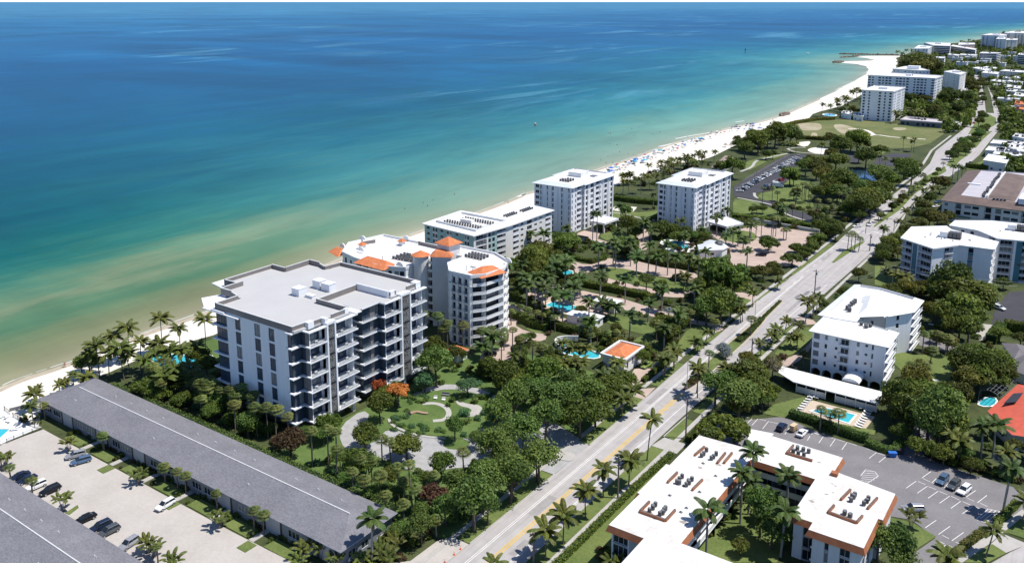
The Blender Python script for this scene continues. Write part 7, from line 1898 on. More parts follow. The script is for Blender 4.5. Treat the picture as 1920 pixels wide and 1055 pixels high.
palms('b2', [(630,770,8),(730,770,7),(800,770,7)], 'coconut', 'palm beside the park path', 'beach edge palms')
palms('pa', [(1250,275,10),(1320,280,10),(1300,300,8),(1100,380,8),(1130,420,8)], 'coconut', 'palm at the right of the field path', 'beach edge palms')
scatter(W('b2',[(0,780),(150,690),(300,670),(460,610),(620,560),(830,700),(600,820),(300,900),(0,930)]), 26, lambda x, y: tree(x, y, rnd.uniform(2.4,4), 'dark', 'dark dune tree between the beach and the park', PT))
# field edge and far tower gardens
trees('fr', [(190,830,40),(100,840,30),(230,840,35),(60,790,25),(740,880,40),(960,860,60),(1000,880,50),(910,850,40),(1050,870,40),(700,890,30),(1130,880,40)], 'dark', 'tree round the foot of the field tower', 'trees round the field tower')
palms('fr', [(55,740,11),(120,720,12),(190,660,11),(240,640,11),(150,790,9),(600,860,10),(845,860,10),(780,860,10),(270,660,10),(130,790,8)], 'coconut', 'palm beside the field tower', 'palms round the field tower', cs=1.4)
trees('fr', [(1100,680,60),(1060,720,50),(1150,720,50),(700,720,40),(850,720,40),(800,700,40),(760,720,40),(900,740,40),(1230,700,50),(1280,720,60),(1200,830,60),(1260,800,50),(1180,880,45),(1310,690,50),(1340,640,50),(1260,590,60),(1300,560,50),(1340,600,50),(1310,770,50)], 'dark', 'tree in front of the long white slab', 'trees before the white slab')
# ---- east side gardens
ET = 'trees east of the road'
trees('wb', [(1380,90,150,'fig'),(1270,120,100),(1470,170,100,'fig'),(1330,200,110),(1180,60,70)], 'dark', 'huge dark tree beside the asphalt turning place', ET)
trees('wb', [(1230,240,80),(1340,290,90),(1400,320,90),(1290,330,70),(1160,230,60),(1440,260,70)], 'dark', 'dark tree behind the white apartment block', ET)
trees('wb', [(1260,420,60),(1180,390,40)], 'olive', 'olive tree on the lawn behind the white block', ET)
palms('wb', [(1140,370,6),(1100,380,6),(1190,380,6),(1250,400,6),(1070,570,5),(1110,590,5),(1020,580,4.5),(1150,480,4)], 'sabal', 'bushy palm on the lawn of the white block', 'palms of the white block', cs=1.2)
trees('wb', [(1040,690,105),(960,790,120),(1030,880,120),(1120,800,110),(900,850,80),(950,900,90)], 'dark', 'tall dark tree right of the pool terrace', ET)
trees('wb', [(1350,560,90),(1440,500,100),(1520,580,130,'fig'),(1600,560,100),(1400,680,100),(1480,680,90),(1340,760,90),(1560,660,80),(1640,640,70)], 'dark', 'tall dark tree between the lawn and the red roofed house', ET)
trees('wb', [(1200,950,135),(1120,1000,110),(1290,920,100),(1250,830,90)], 'mid', 'bright tree behind the car lot hedge', ET)
trees('pk', [(880,100,90),(820,60,90),(930,200,90),(860,270,70),(960,300,70),(1040,330,70),(1130,300,60),(1220,400,60),(740,180,60),(1180,330,60),(1120,190,60)], 'mid', 'tree along the far side of the car lot', ET)
palms('pk', [(1310,130,10),(1390,130,9)], 'royal', 'royal palm in front of the red roofed house', 'palms by the red roofed house', cs=1.2)
palms('pk', [(1150,230,6),(1440,300,6),(1080,200,6)], 'coconut', 'palm in the planting beyond the car lot', 'palms by the red roofed house')
palms('pk', [(1420,360,4)], 'bismarck', 'silver fan palm beside the tall royal palm', 'silver palms')
for i in range(60):
    t = rnd.random(); a = W1('pk', 860+t*714+rnd.uniform(-10,20), 330+t*210+rnd.uniform(-40,-5)); 
    if free(*a): shrub(a[0], a[1], rnd.uniform(.8,1.6), 'bush of the border behind the car lot', 'car lot border bushes')
palms('bl', [(490,700,10),(535,810,6),(670,790,7),(1050,650,9),(980,680,9),(1020,740,9),(1090,770,8)], 'coconut', 'palm in front of the blue panelled apartments', 'palms before the blue apartments', cs=1.2)
palms('bl', [(60,520,8),(180,470,8),(110,840,7),(170,870,7),(220,880,7),(250,900,6),(380,230,6),(430,210,6),(470,210,6),(240,390,6),(320,290,6)], 'coconut', 'palm on the roadside left of the blue panelled apartments', 'roadside palms by the blue apartments')
palms('bl', [(600,45,11),(640,50,11),(670,60,10)], 'royal', 'tall palm cluster behind the brown roof corner', 'roadside palms by the blue apartments')
trees('bl', [(500,180,60),(420,290,50),(370,350,60),(540,170,40),(370,400,60)], 'dark', 'dark round tree at the car park of the brown roofed apartments', ET)
trees('bl', [(420,430,70),(480,450,70),(550,420,60),(330,480,60),(250,530,60)], 'olive', 'loose olive tree before the brown roofed apartments', ET)
trees('bl', [(100,640,70),(150,600,60),(60,690,60),(180,700,50)], 'dark', 'dark tree left of the blue panelled apartments', ET)
trees('bl', [(600,960,150,'fig'),(720,1000,110),(540,1020,100),(850,1000,80)], 'mid', 'big bright tree below the blue panelled apartments', ET)
trees('bl', [(230,960,80),(120,1000,80),(330,1000,60)], 'olive', 'low shrubby tree at the foot of the first blue block', ET)
east = [(-79,205),(-79,480),(-70,475),(-66,420),(-20,420),(0,380),(5,200),(-3,215),(-30,245),(-42,255)]
scatter(east, 60, lambda x, y: tree(x, y, rnd.uniform(1.8,3.4), rnd.choice(['dark','mid','dark','olive']), 'tree of the dense gardens east of the road', ET))
scatter(east, 60, lambda x, y: shrub(x, y, rnd.uniform(.9,2.0), 'shrub of the dense gardens east of the road', 'shrubs east of the road'))
# ---- the far neighbourhood: tree cover nobody could count
def woodland():
    fld = W('b2',[(600,560),(850,480),(1100,440),(1829,440),(2400,545),(2830,570),(2560,770),(2300,830),(1700,830),(860,720)])
    C, N, S, T = [], [], [], []
    r = np.random.default_rng(5)
    def add(x, y):
        if min(math.dist((x,y), q) for q in shore_s) < 45: return
        R_ = rnd.uniform(2.6,5.4); h = R_*rnd.uniform(1.0,1.6); n = 64; tn = rnd.uniform(.1,.75)
        D = r.normal(size=(n,3)); D /= np.linalg.norm(D,axis=1,keepdims=True); D[:,2] = np.abs(D[:,2])
        C.append(np.array([x,y,h*.35])+D*np.array([R_,R_,h])*r.uniform(.7,1.05,(n,1))); N.append(D+r.normal(size=(n,3))*.4); S.append(r.uniform(.7,1.3,n)*R_*.30); T.append(np.clip(tn+r.uniform(-.25,.25,n),0,1))
    road_ = ROADW + ROADE[::-1]
    for px0, px1, y0, y1, c in ((1620,1960,104,250,950),(1700,1960,66,108,480),(1880,1990,240,330,140),(1790,1960,56,70,160)):
        k = t = 0
        while k < c and t < c*6:
            t += 1; X, Y = G(rnd.uniform(px0,px1), rnd.uniform(y0,y1))
            if not inside((X,Y), land) or not free(X, Y) or inside((X,Y), road_) or inside((X,Y), beach_poly) or inside((X,Y), fld): continue
            add(X, Y); k += 1
    me = cards('far_woodland', np.concatenate(C), np.concatenate(N), np.concatenate(S), np.concatenate(T), lf_dark)
    o = put('far_woodland', me); o['kind'] = 'stuff'
woodland()
# the dark clump of trees before the far breakwater
trees('fr', [(760,410,90),(860,430,100),(940,450,90),(990,470,70),(720,400,60),(820,380,70),(900,400,70)], 'dark', 'tree of the dark clump before the beach point', 'dark clump at the beach point')
palms('fr', [(620,290,11),(660,300,10),(700,275,12),(755,275,11),(1220,190,14),(1290,178,14),(1330,185,13)], 'coconut', 'palm near the far beach point', 'palms at the beach point', cs=1.6)
# beyond about 300 of a kind the smallest in view are joined into one mass each
def join_small(nm, most, label):
    obs = [o for o in SC.objects if o.parent is None and (o.name == nm or o.name.startswith(nm+'.'))]
    def size(o): return max(o.scale)/max(20, depth_of(o.location.x, o.location.y, 1))
    obs.sort(key=size, reverse=True)
    by = {}
    for o in obs[most:]:
        mw = o.matrix_basis.copy()
        for c in [o]+list(o.children):
            if c.type == 'MESH': by.setdefault(c.data, []).append(mw if c is o else mw @ c.matrix_basis)
        for l in NUM.values():
            if o in l: l.remove(o)
        for c in list(o.children): bpy.data.objects.remove(c)
        bpy.data.objects.remove(o)
    mats = {}
    for me, ms in by.items(): mats.setdefault(me.materials[0], []).append((me, ms))
    for mt, its in mats.items():
        V, F, T = [], [], []; n0 = 0
        for me, ms in its:
            v = np.empty(len(me.vertices)*3, np.float32); me.vertices.foreach_get('co', v); v = v.reshape(-1,3)
            f = [tuple(p.vertices) for p in me.polygons]
            t = [q.value for q in me.attributes['tone'].data] if 'tone' in me.attributes else [0.5]*len(f)
            for m_ in ms:
                A = np.array(m_); V.append(v @ A[:3,:3].T + A[:3,3]); F += [tuple(i+n0 for i in q) for q in f]; T += t; n0 += len(v)
        me2 = bpy.data.meshes.new(label); me2.from_pydata(np.concatenate(V).tolist(), [], F); me2.update()
        at = me2.attributes.new('tone','FLOAT','FACE'); at.data.foreach_set('value', np.array(T, np.float32)); me2.materials.append(mt)
        put(label, me2)['kind'] = 'stuff'
def number_all():
    for (g, b), lst in NUM.items():
        if 1 < len(lst) <= 20:
            for i, o in enumerate(sorted(lst, key=bearing)): o['label'] = '%s, %s from the left' % (b, ORD[i])
        elif 20 < len(lst) <= 100:
            q = sorted(lst, key=lambda o: depth_of(o.location.x, o.location.y)); nb = -(-len(q)//20); k = -(-len(q)//nb)
            for j in range(nb):
                for i, o in enumerate(sorted(q[j*k:(j+1)*k], key=bearing)): o['label'] = '%s, %s band, %s from the left' % (b, {2:['front','back'],3:['front','middle','back'],4:['front','second','third','back'],5:['front','second','third','fourth','back']}[nb][j], ORD[i])
def bearing(o): return math.atan2(o.location.x*_R[0]+o.location.y*_R[1], o.location.x*_F[0]+o.location.y*_F[1])
# ------------------------------------------------------------------ vehicles
def paint(name, c, metal=.3):
    m = M(name, c, .28, .03, 2.0, spec=.6, metal=metal); return m
PAINT = {'white':paint('white_car_paint',(.75,.75,.74),0),'silver':paint('silver_car_paint',(.38,.39,.41)),'grey':paint('grey_car_paint',(.10,.11,.12)),'black':paint('black_car_paint',(.012,.013,.016)),
 'navy':paint('navy_car_paint',(.018,.03,.065)),'blue':paint('steel_blue_car_paint',(.10,.17,.27)),'lime':paint('pale_green_car_paint',(.32,.42,.10)),'red':paint('red_car_paint',(.35,.02,.02)),'beige':paint('beige_car_paint',(.42,.30,.17),0)}
def car_meshes(suv):
    def mk():
        L = 2.35; W_ = .92; zb = .28
        if suv: prof = [(-L,.62,.92),(-L*.97,.45,1.02),(-1.6,.32,1.05),(-.6,.30,1.05),(.6,.30,1.05),(1.25,.32,1.03),(1.6,.34,.98),(2.15,.40,.86),(L,.55,.74)]
        else: prof = [(-L,.60,.82),(-L*.97,.42,.93),(-1.55,.30,.95),(-.6,.27,.93),(.6,.27,.93),(1.1,.30,.92),(1.6,.32,.84),(2.15,.38,.72),(L,.52,.64)]
        rings = []
        for x, z0, z1 in prof:
            w = W_*(1-.10*(abs(x)/L)**4); m_ = (z0+z1)/2
            rings.append([(x,-w*.86,z0),(x,-w,z0+.12),(x,-w,m_+.08),(x,-w*.93,z1-.03),(x,-w*.70,z1),(x,w*.70,z1),(x,w*.93,z1-.03),(x,w,m_+.08),(x,w,z0+.12),(x,w*.86,z0)])
        rings = [[q for q in reversed(r)] for r in rings]
        body = MB(); body.loft(rings)
        gl = MB(); rf = MB()
        if suv: A = [(-2.2,1.0,.80),(-1.95,1.55,.68),(.35,1.60,.68),(1.15,1.02,.78)]
        else: A = [(-1.75,.93,.78),(-1.05,1.36,.62),(.15,1.38,.62),(1.05,.91,.76)]
        r2 = [[(x,w,z0_),(x,w*.99,z),(x,-w*.99,z),(x,-w,z0_)] for (x,z,w), z0_ in zip(A, (.9,.9,.9,.9))]
        gl.loft(r2)
        zt = A[1][1]
        rf.loft([[(A[1][0]-.02,.60 if not suv else .66,zt-.02),(A[1][0]-.02,.56,zt+.045),(A[1][0]-.02,-.56,zt+.045),(A[1][0]-.02,-.60 if not suv else -.66,zt-.02)],[(A[2][0],.60 if not suv else .66,A[2][1]-.02),(A[2][0],.56,A[2][1]+.045),(A[2][0],-.56,A[2][1]+.045),(A[2][0],-.60 if not suv else -.66,A[2][1]-.02)]])
        for s in (-1,1):
            rf.tube([(A[2][0],s*A[2][2]*.97,A[2][1]),(A[3][0],s*A[3][2],A[3][1]-.02)], .035, 4); rf.tube([(A[1][0],s*A[1][2]*.97,A[1][1]),(A[0][0],s*A[0][2],A[0][1]-.02)], .05, 4)
            rf.tube([(-.45,s*.64 if not suv else s*.69,zt),(-.45,s*.79,.95)], .035, 4)
        k = 14
        wl_ = MB(); rm_ = MB(); R_ = .34
        wl_.loft([[(R_*math.cos(2*PI*i/k), y, R_*math.sin(2*PI*i/k)) for i in range(k)] for y in (-.11,.11)])
        for y, s in ((-.118,-1),(.118,1)): 
            pts = [(.22*math.cos(2*PI*i/k), y, .22*math.sin(2*PI*i/k)) for i in range(k)]
            rm_.poly(pts if s < 0 else pts[::-1])
        hd = MB(); hd.box(-.05,-.17,-.06,.06,.17,.06)
        mi = MB(); mi.box(-.08,-.1,-.06,.08,.1,.06)
        return body, gl, rf, (wl_.mesh('wheel',[m_tyre]), rm_.mesh('rim',[m_rim])), hd.mesh('headlight',[m_lamp]), hd.mesh('tail_light',[m_tail]), mi
    return cached(('car', suv), mk)
def car(x, y, rz, suv, col, label, group=None, name='parked_car'):
    body, gl, rf, wm, hm, tm, mi = car_meshes(suv); P = PAINT[col]
    o = thing(name, (x,y,.10), label, 'car', group, rz)
    bm = cached(('cb',suv,col), lambda: body.mesh('body',[P], smooth=False)); rm = cached(('cr',suv,col), lambda: rf.mesh('roof_panel',[P])); gm = cached(('cg',suv), lambda: gl.mesh('glasshouse',[m_glass])); mm = cached(('cm',suv,col), lambda: mi.mesh('mirror',[P]))
    put('body', bm, o); put('glasshouse', gm, o); put('roof_panel', rm, o)
    for sx in (-1.42,1.45):
        for sy in (-.83,.83): put('rim', wm[1], put('wheel', wm[0], o, (sx,sy,.34)))
    zh = .76 if suv else .64
    for sy in (-.62,.62):
        put('headlight', hm, o, (2.26,sy,zh)); put('tail_light', tm, o, (-2.30,sy,zh+.12)); put('mirror', mm, o, (.75,sy*1.55,1.0 if suv else .93))
    return o
MC = 'cars parked on the motel forecourt'
def carl(key, a, b, suv, col, label, group=None, z=.6):
    """a car seen with its nose at a and its tail at b"""
    p = Vector(W1(key, *a, z)); q = Vector(W1(key, *b, z)); d = p-q; c = (p+q)/2
    return car(c.x, c.y, math.atan2(d.y, d.x), suv, col, label, group)
carl('l2',(615,85),(775,45),True,'silver','silver grey estate car beside the palm island, partly behind a pale blue car',MC)
carl('l2',(665,140),(825,95),True,'blue','pale metallic blue hatchback parked next to the grass strip',MC)
carl('l2',(90,290),(265,225),False,'navy','dark navy sedan farthest from the road on the motel forecourt',MC)
carl('l2',(160,325),(320,255),False,'navy','dark blue sedan next to the white car on the motel forecourt',MC)
carl('l2',(245,385),(420,310),True,'white','white car behind the small round palm on the motel forecourt',MC)
carl('l2',(365,430),(555,345),True,'black','big black sport utility car on the motel forecourt',MC)
carl('l2',(700,685),(865,610),False,'black','black sedan half hidden by the near roof edge',MC)
carl('l2',(840,760),(1010,680),True,'navy','dark blue wagon beside the grey wagon',MC)
carl('l2',(920,805),(1080,725),True,'grey','grey wagon parked next to the dark blue wagon',MC)
carl('l2',(1110,930),(1260,830),True,'silver','silver car beside the palm clump on the motel forecourt',MC)
carl('ml',(605,850),(665,815),True,'white','white sport utility car alone in the middle of the forecourt',MC)
LC = 'cars on the lot of the orange trimmed apartments'
carl('pk',(1005,525),(1050,475),True,'blue','blue grey car, left of three cars on the lot',LC)
carl('pk',(1075,560),(1130,505),True,'grey','dark grey car between two others on the lot',LC)
carl('pk',(1140,595),(1205,540),True,'white','white car, right of three cars on the lot',LC)
carl('v2',(1010,920),(950,985),True,'navy','dark navy car parked nose to the hedge',LC)
carl('v2',(1210,980),(1150,1040),False,'white','white sedan with dark windows beside the golf cart',LC)
def cart():
    p = W1('v2',1098,965,.8); o = thing('golf_cart',(p[0],p[1],.10),'tan golf cart with canvas sides between two parked cars','golf cart',LC,math.radians(80))
    mb = MB(); mb.box(-1.2,-.55,.35,1.2,.55,.6); mb.box(.6,-.5,.6,1.15,.5,.95); mb.box(-1.2,-.55,.6,-.5,.55,.95); mb.build  # lower tub
    put('body', mb.mesh('body',[PAINT['beige']]), o)
    mb = MB(); mb.box(-1.25,-.62,1.8,1.0,.62,1.9); put('roof', mb.mesh('roof',[M('tan_canvas',(.62,.47,.31),.8,.06,1)]), o)
    mb = MB(); mb.box(-1.2,-.6,.95,.8,-.57,1.8); mb.box(-1.2,.57,.95,.8,.6,1.8); mb.box(-1.22,-.6,.95,-1.19,.6,1.8); put('canvas_side', mb.mesh('canvas_side',[M('tan_canvas_side',(.50,.36,.22),.8,.06,1)]), o)
    wm = car_meshes(False)[3][0]
    for sx in (-.8,.8):
        for sy in (-.5,.5): put('wheel', wm, o, (sx,sy,.26), 0, .75)
cart()
carl('pk',(800,690),(860,690),True,'silver','silver car half behind the squat palm clump',LC)
carl('gn',(1145,790),(1205,750),False,'lime','pale green car on the brick drive by the pavilion','cars by the orange roofed pavilion')
carl('gn',(1230,795),(1275,755),False,'navy','dark blue car on the brick drive by the pavilion','cars by the orange roofed pavilion')
carl('gn',(30,690),(105,690),True,'black','dark car at the brick entry of the ornate condo')
carl('pa',(915,860),(962,855),False,'white','white car turning at the road crossing','cars at the crossing')
carl('pa',(1012,860),(1030,835),True,'white','white car waiting in the lane at the crossing','cars at the crossing')
carl('v1',(965,150),(1040,155),True,'black','dark car under the clipped dome tree')
carl('r1',(700,185),(740,215),True,'white','white van at the kerb of the asphalt turning place','cars at the turning place')
carl('r1',(790,260),(735,240),True,'white','white pickup beside the van at the turning place','cars at the turning place')
carl('bl',(445,355),(485,350),False,'white','white car by the brown roofed apartments','cars by the brown roofed apartments')
carl('bl',(460,320),(500,315),False,'blue','blue car by the brown roofed apartments','cars by the brown roofed apartments')
carl('r2',(345,590),(370,580),False,'white','white car driving on the far left carriageway','cars on the far road')
carl('r2',(490,420),(515,410),False,'red','reddish car on the far left carriageway','cars on the far road')
carl('r2',(440,870),(485,835),False,'navy','dark car on the right carriageway near the palms','cars on the far road')
carl('r2',(780,410),(800,400),True,'grey','dark car high on the far right carriageway','cars on the far road')
carl('r2',(650,520),(620,510),True,'white','white car by the far median trees','cars on the far road')
# the full rows of the beach park
cols = ['white','silver','black','grey','white','white','grey','blue','silver','white','black','red']
def pcar(*a):
    o = car(*a); numbered(o, o['label'], o['group']); return o
for i in range(30):
    t = i/29
    for j, (ax, ay, bx, by) in enumerate(((165,632,545,405),(205,600,560,420))):
        if rnd.random() < .12: continue
        x = ax+(bx-ax)*t; y = ay+(by-ay)*t; p = W1('pa', x, y)
        pcar(p[0], p[1], .3+rnd.uniform(-.05,.05)+(PI if rnd.random() < .5 else 0), rnd.random() < .6, rnd.choice(cols), 'car in the packed rows of the beach park lot', 'cars in the beach park lot')
for x, y in ((345,620),(365,600),(395,575),(440,560),(465,545),(430,590),(345,600)):
    p = W1('pa', x, y); pcar(p[0], p[1], 1.2, True, rnd.choice(cols), 'car at the near corner of the beach park lot', 'cars in the beach park lot')
p = W1('pa', 417, 605); tr = thing('box_truck',(p[0],p[1],.15),'white box truck at the near corner of the beach park lot','truck',None,.3)
mb = MB(); mb.box(-3.2,-1.1,.8,1.4,1.1,3.2); put('cargo_box', mb.mesh('cargo_box',[PAINT['white']]), tr)
mb = MB(); mb.loft([[(1.5,-1,.5),(1.5,1,.5),(1.5,1,2.3),(1.5,-1,2.3)],[(2.6,-1,.5),(2.6,1,.5),(2.6,.95,2.0),(2.6,-.95,2.0)],[(3.2,-1,.5),(3.2,1,.5),(3.2,.95,1.3),(3.2,-.95,1.3)]]); put('cab', mb.mesh('cab',[PAINT['white']]), tr)
for sx in (-2.2,2.3):
    for sy in (-.95,.95): put('wheel', car_meshes(False)[3][0], tr, (sx,sy,.42), 0, 1.25)

# ------------------------------------------------------------------ street furniture
def pole(key, a, b, top, label, group='utility poles along the road', h=None, sx=1):
    x, y = W1(key, a, b); o = thing('utility_pole',(x,y,0),label,'utility pole',group)
    lo, hi = 0, 40
    for _ in range(40):
        m_ = (lo+hi)/2
        v = (x, y, m_-CAMH); Z = sum(v[i]*_F[i] for i in range(3)); Y = sum(v[i]*_U[i] for i in range(3))
        if PPY-FPX*Y/Z > SHEET[key][1]+top/SHEET[key][2]: lo = m_
        else: hi = m_
    h = h or lo
    mb = MB(); mb.tube([(0,0,0),(0,0,h)], [.24,.16], 8); put('shaft', mb.mesh('shaft', m_wood), o)
    mb = MB(); mb.box(-1.0*sx,-.07,h-.7,1.0*sx,.07,h-.55); put('crossarm', mb.mesh('crossarm', m_wood), o)
    for q in (-.85,0,.85):
        mb = MB(); mb.tube([(q*sx,0,h-.55),(q*sx,0,h-.3)], .05, 6); put('insulator', mb.mesh('insulator', m_acpale), o)
    if h > 6: mb = MB(); mb.tube([(.32,0,h-1.9),(.32,0,h-1.1)], .2, 8); put('transformer', mb.mesh('transformer', m_shade), o)
    return o
pole('rd',283,1055,895,'weathered utility pole at the near end of the road verge')
pole('rd',727,715,490,'weathered utility pole among the verge palms')
pole('rd',1085,400,180,'weathered utility pole by the driveway to the car lot')
pole('v1',1395,640,265,'very tall utility pole beside the white apartment block')
pole('v1',930,925,785,'utility pole at the road edge above the bare tree')
pole('bl',128,970,830,'slim pole on the lawn left of the first blue block')
pole('bl',280,470,330,'dark utility pole left of the olive trees')
pole('v3',1350,1000,810,'dark pole standing on the median end of the crossing')
def lamp(key, a, b, h, label):
    x, y = W1(key, a, b); o = thing('street_lamp',(x,y,0),label,'street lamp','street lamps')
    mb = MB(); mb.tube([(0,0,0),(0,0,h)], [.12,.08], 8); put('post', mb.mesh('post', m_acpale), o)
    mb = MB(); mb.tube([(0,0,h),(.6,0,h+.35),(1.3,0,h+.4)], .05, 6); put('arm', mb.mesh('arm', m_acpale), o)
    mb = MB(); mb.box(1.1,-.12,h+.3,1.7,.12,h+.42); put('lamp_head', mb.mesh('lamp_head', m_acpale), o)
lamp('v2',40,575,8.5,'pale slim street lamp on the median tip')
lamp('v1',955,640,7,'slim street lamp beside the verge near the low crowned tree')
def signal(key, a, b, h, rz, label):
    x, y = W1(key, a, b); o = thing('traffic_signal',(x,y,0),label,'traffic signal','signals at the crossing',rz)
    mb = MB(); mb.tube([(0,0,0),(0,0,h)], .14, 8); put('post', mb.mesh('post', m_dark), o)
    mb = MB(); mb.tube([(0,0,h-.4),(7,0,h)], [.1,.06], 6); put('mast_arm', mb.mesh('mast_arm', m_dark), o)
    for q in (3.5,6.4): mb = MB(); mb.box(q-.18,-.15,h-1.1,q+.18,.15,h-.1); put('signal_head', mb.mesh('signal_head', m_dark), o)
signal('v3',1615,790,6.5,PI,'dark traffic signal with long arm at the right of the crossing')
signal('v3',1305,810,5.5,PI*.5,'dark traffic signal at the tip of the crossing median')
# power lines strung across the right side
def wire(label, pts):
    mb = MB()
    for a, b in zip(pts[:-1], pts[1:]):
        q = []
        for i in range(9):
            t = i/8; q.append((a[0]+(b[0]-a[0])*t, a[1]+(b[1]-a[1])*t, a[2]+(b[2]-a[2])*t-1.0*4*t*(1-t)))
        mb.tube(q, .03, 3, cap=False)
    tag(mb.build('power_line', m_acpale), label, 'power line', 'power lines')
_lp = [o for o in SC.objects if o.name.startswith('utility_pole')]
a, b = _lp[3].location, _lp[5].location
wire('thin power line crossing above the dark trees, upper one', [(a.x,a.y,12.5),(b.x,b.y,9.0),(b.x+42,b.y+4,9.0)])
wire('thin power line crossing above the dark trees, lower one', [(a.x,a.y,11.2),(b.x,b.y,7.8),(b.x+42,b.y+4,7.6)])
# traffic cones
for i, (x, y) in enumerate(((320,958),(275,998),(208,1052))):
    p = W1('g2', x, y); o = thing('traffic_cone',(p[0],p[1],.10),'orange traffic cone on the motel driveway, %s from the far end' % ORD[i],'traffic cone','traffic cones on the motel driveway')
    mb = MB(); mb.box(-.22,-.22,0,.22,.22,.05); put('base', mb.mesh('base', m_cone), o)
    mb = MB(); mb.tube([(0,0,.05),(0,0,.35)], [.17,.11], 10); mb.tube([(0,0,.5),(0,0,.78)], [.08,.03], 10); put('cone', mb.mesh('cone', m_cone), o)
    mb = MB(); mb.tube([(0,0,.35),(0,0,.5)], [.115,.085], 10); put('band', mb.mesh('band', m_white2), o)
# fences of the motel pool
def fence(pts, label, h=1.25):
    r = thing('pool_fence', (pts[0][0],pts[0][1],0), label, 'fence', 'fences of the motel pool'); ox, oy = pts[0]
    for a, b in zip(pts[:-1], pts[1:]):
        L = math.dist(a,b); n = max(1, int(L/2.2))
        for i in range(n):
            p = (a[0]+(b[0]-a[0])*i/n-ox, a[1]+(b[1]-a[1])*i/n-oy); q = (a[0]+(b[0]-a[0])*(i+1)/n-ox, a[1]+(b[1]-a[1])*(i+1)/n-oy)
            mb = MB(); mb.box(p[0]-.06,p[1]-.06,0,p[0]+.06,p[1]+.06,h+.1); put('post', mb.mesh('post', m_dark), r)
            mb = MB()
            for z in (.15,h-.05): mb.tube([(*p,z),(*q,z)], .035, 4)
            for j in range(1,12): t = j/12; mb.tube([(p[0]+(q[0]-p[0])*t,p[1]+(q[1]-p[1])*t,.15),(p[0]+(q[0]-p[0])*t,p[1]+(q[1]-p[1])*t,h-.05)], .02, 3)
            put('fence_panel', mb.mesh('fence_panel', m_dark), r)
fence(W('l1',[(70,900),(140,870),(410,765)]), 'dark metal fence between the pool deck and the forecourt')
fence(W('l1',[(45,575),(105,622)]), 'short dark metal fence at the sea end of the pool deck')
fence(W('l1',[(130,640),(280,725),(410,765)]), 'dark metal fence on the planted side of the pool deck')
fence(W('l1',[(-60,900),(15,925)]), 'dark fence stub at the left edge below the pool')
mb = MB(); mb.prism(ccw(strip(W('l1',[(95,585),(240,550),(420,490)]), .25)), 0, .9); tag(mb.build('low_wall', m_shade), 'low dark wall between the motel palms and the beach', 'wall')
for i in range(14):
    p = W1('l1', 200+rnd.uniform(0,190), 620+rnd.uniform(0,100)); 
    shrub(p[0], p[1], rnd.uniform(.4,.8), 'bush between the pool fence and the motel walk', 'bushes by the motel pool')
# sun loungers
def lounger(x, y, rz, label, group, c=None):
    def mk():
        mb = MB(); mb.box(-.9,-.32,.28,.45,.32,.36); mb.loft([[(.45,-.32,.28),(.45,.32,.28),(.45,.32,.36),(.45,-.32,.36)],[(1.05,-.32,.68),(1.05,.32,.68),(1.0,.32,.75),(1.0,-.32,.75)]])
        return mb.mesh('mattress',[c or m_white2])
    def mk2():
        mb = MB()
        for sx in (-.75,.6):
            for sy in (-.27,.27): mb.box(sx-.04,sy-.04,0,sx+.04,sy+.04,.28)
        return mb.mesh('frame',[m_acpale])
    o = thing('sun_lounger',(x,y,.08),label,'sun lounger',group,rz)
    put('mattress', cached(('lg',(c or m_white2).name), mk), o); put('frame', cached('lgf', mk2), o)
    numbered(o, label, group)
LG = 'white sun loungers of the pool terrace'
for i in range(7):
    t = i/6; p = W1('wb', 275+t*75, 885-t*90); lounger(p[0], p[1], math.radians(10), 'white lounger in the row on the road side of the terrace', LG)
for i in range(8):
    t = i/7; p = W1('wb', 665+t*70, 990-t*105); lounger(p[0], p[1], math.radians(170), 'white lounger in the row right of the turquoise pool', LG)
for x, y in ((375,795),(395,800),(345,790),(680,868)):
    p = W1('wb', x, y); lounger(p[0], p[1], math.radians(-80), 'white lounger along the carport side of the terrace', LG)
for x, y in ((20,650),(80,695),(65,655),(190,745),(185,715),(145,775),(10,640)):
    p = W1('l1', x, y); lounger(p[0], p[1], rnd.uniform(0,6), 'white lounger beside the motel pool', 'loungers of the motel pool')
for x, y in ((1230,655),(1285,665),(1300,640),(1090,630),(1050,640)):
    p = W1('tw', x, y); lounger(p[0], p[1], rnd.uniform(0,6), 'white lounger beside the kidney pool', 'loungers of the kidney pool')
# dumpsters by the lot
for (x, y, c, lb) in ((690,345,m_blue,'blue recycling bin at the end of the car lot hedge'),(738,325,m_dark,'black waste bin at the end of the car lot hedge')):
    p = W1('pk', x, y); o = thing('waste_bin',(p[0],p[1],.10),lb,'bin',None,.5)
    mb = MB(); mb.loft([[(-.75,-.45,.15),(.75,-.45,.15),(.75,.45,.15),(-.75,.45,.15)],[(-.95,-.6,1.15),(.95,-.6,1.15),(.95,.6,1.15),(-.95,.6,1.15)]]); put('body', mb.mesh('body',[c]), o)
    mb = MB(); mb.box(-.98,-.63,1.16,.98,.63,1.26); put('lid', mb.mesh('lid',[c]), o)
    for sx in (-.6,.6): mb = MB(); mb.tube([(sx,-.4,.1),(sx,.4,.1)], .1, 8); put('wheel', mb.mesh('wheel',[m_tyre]), o)
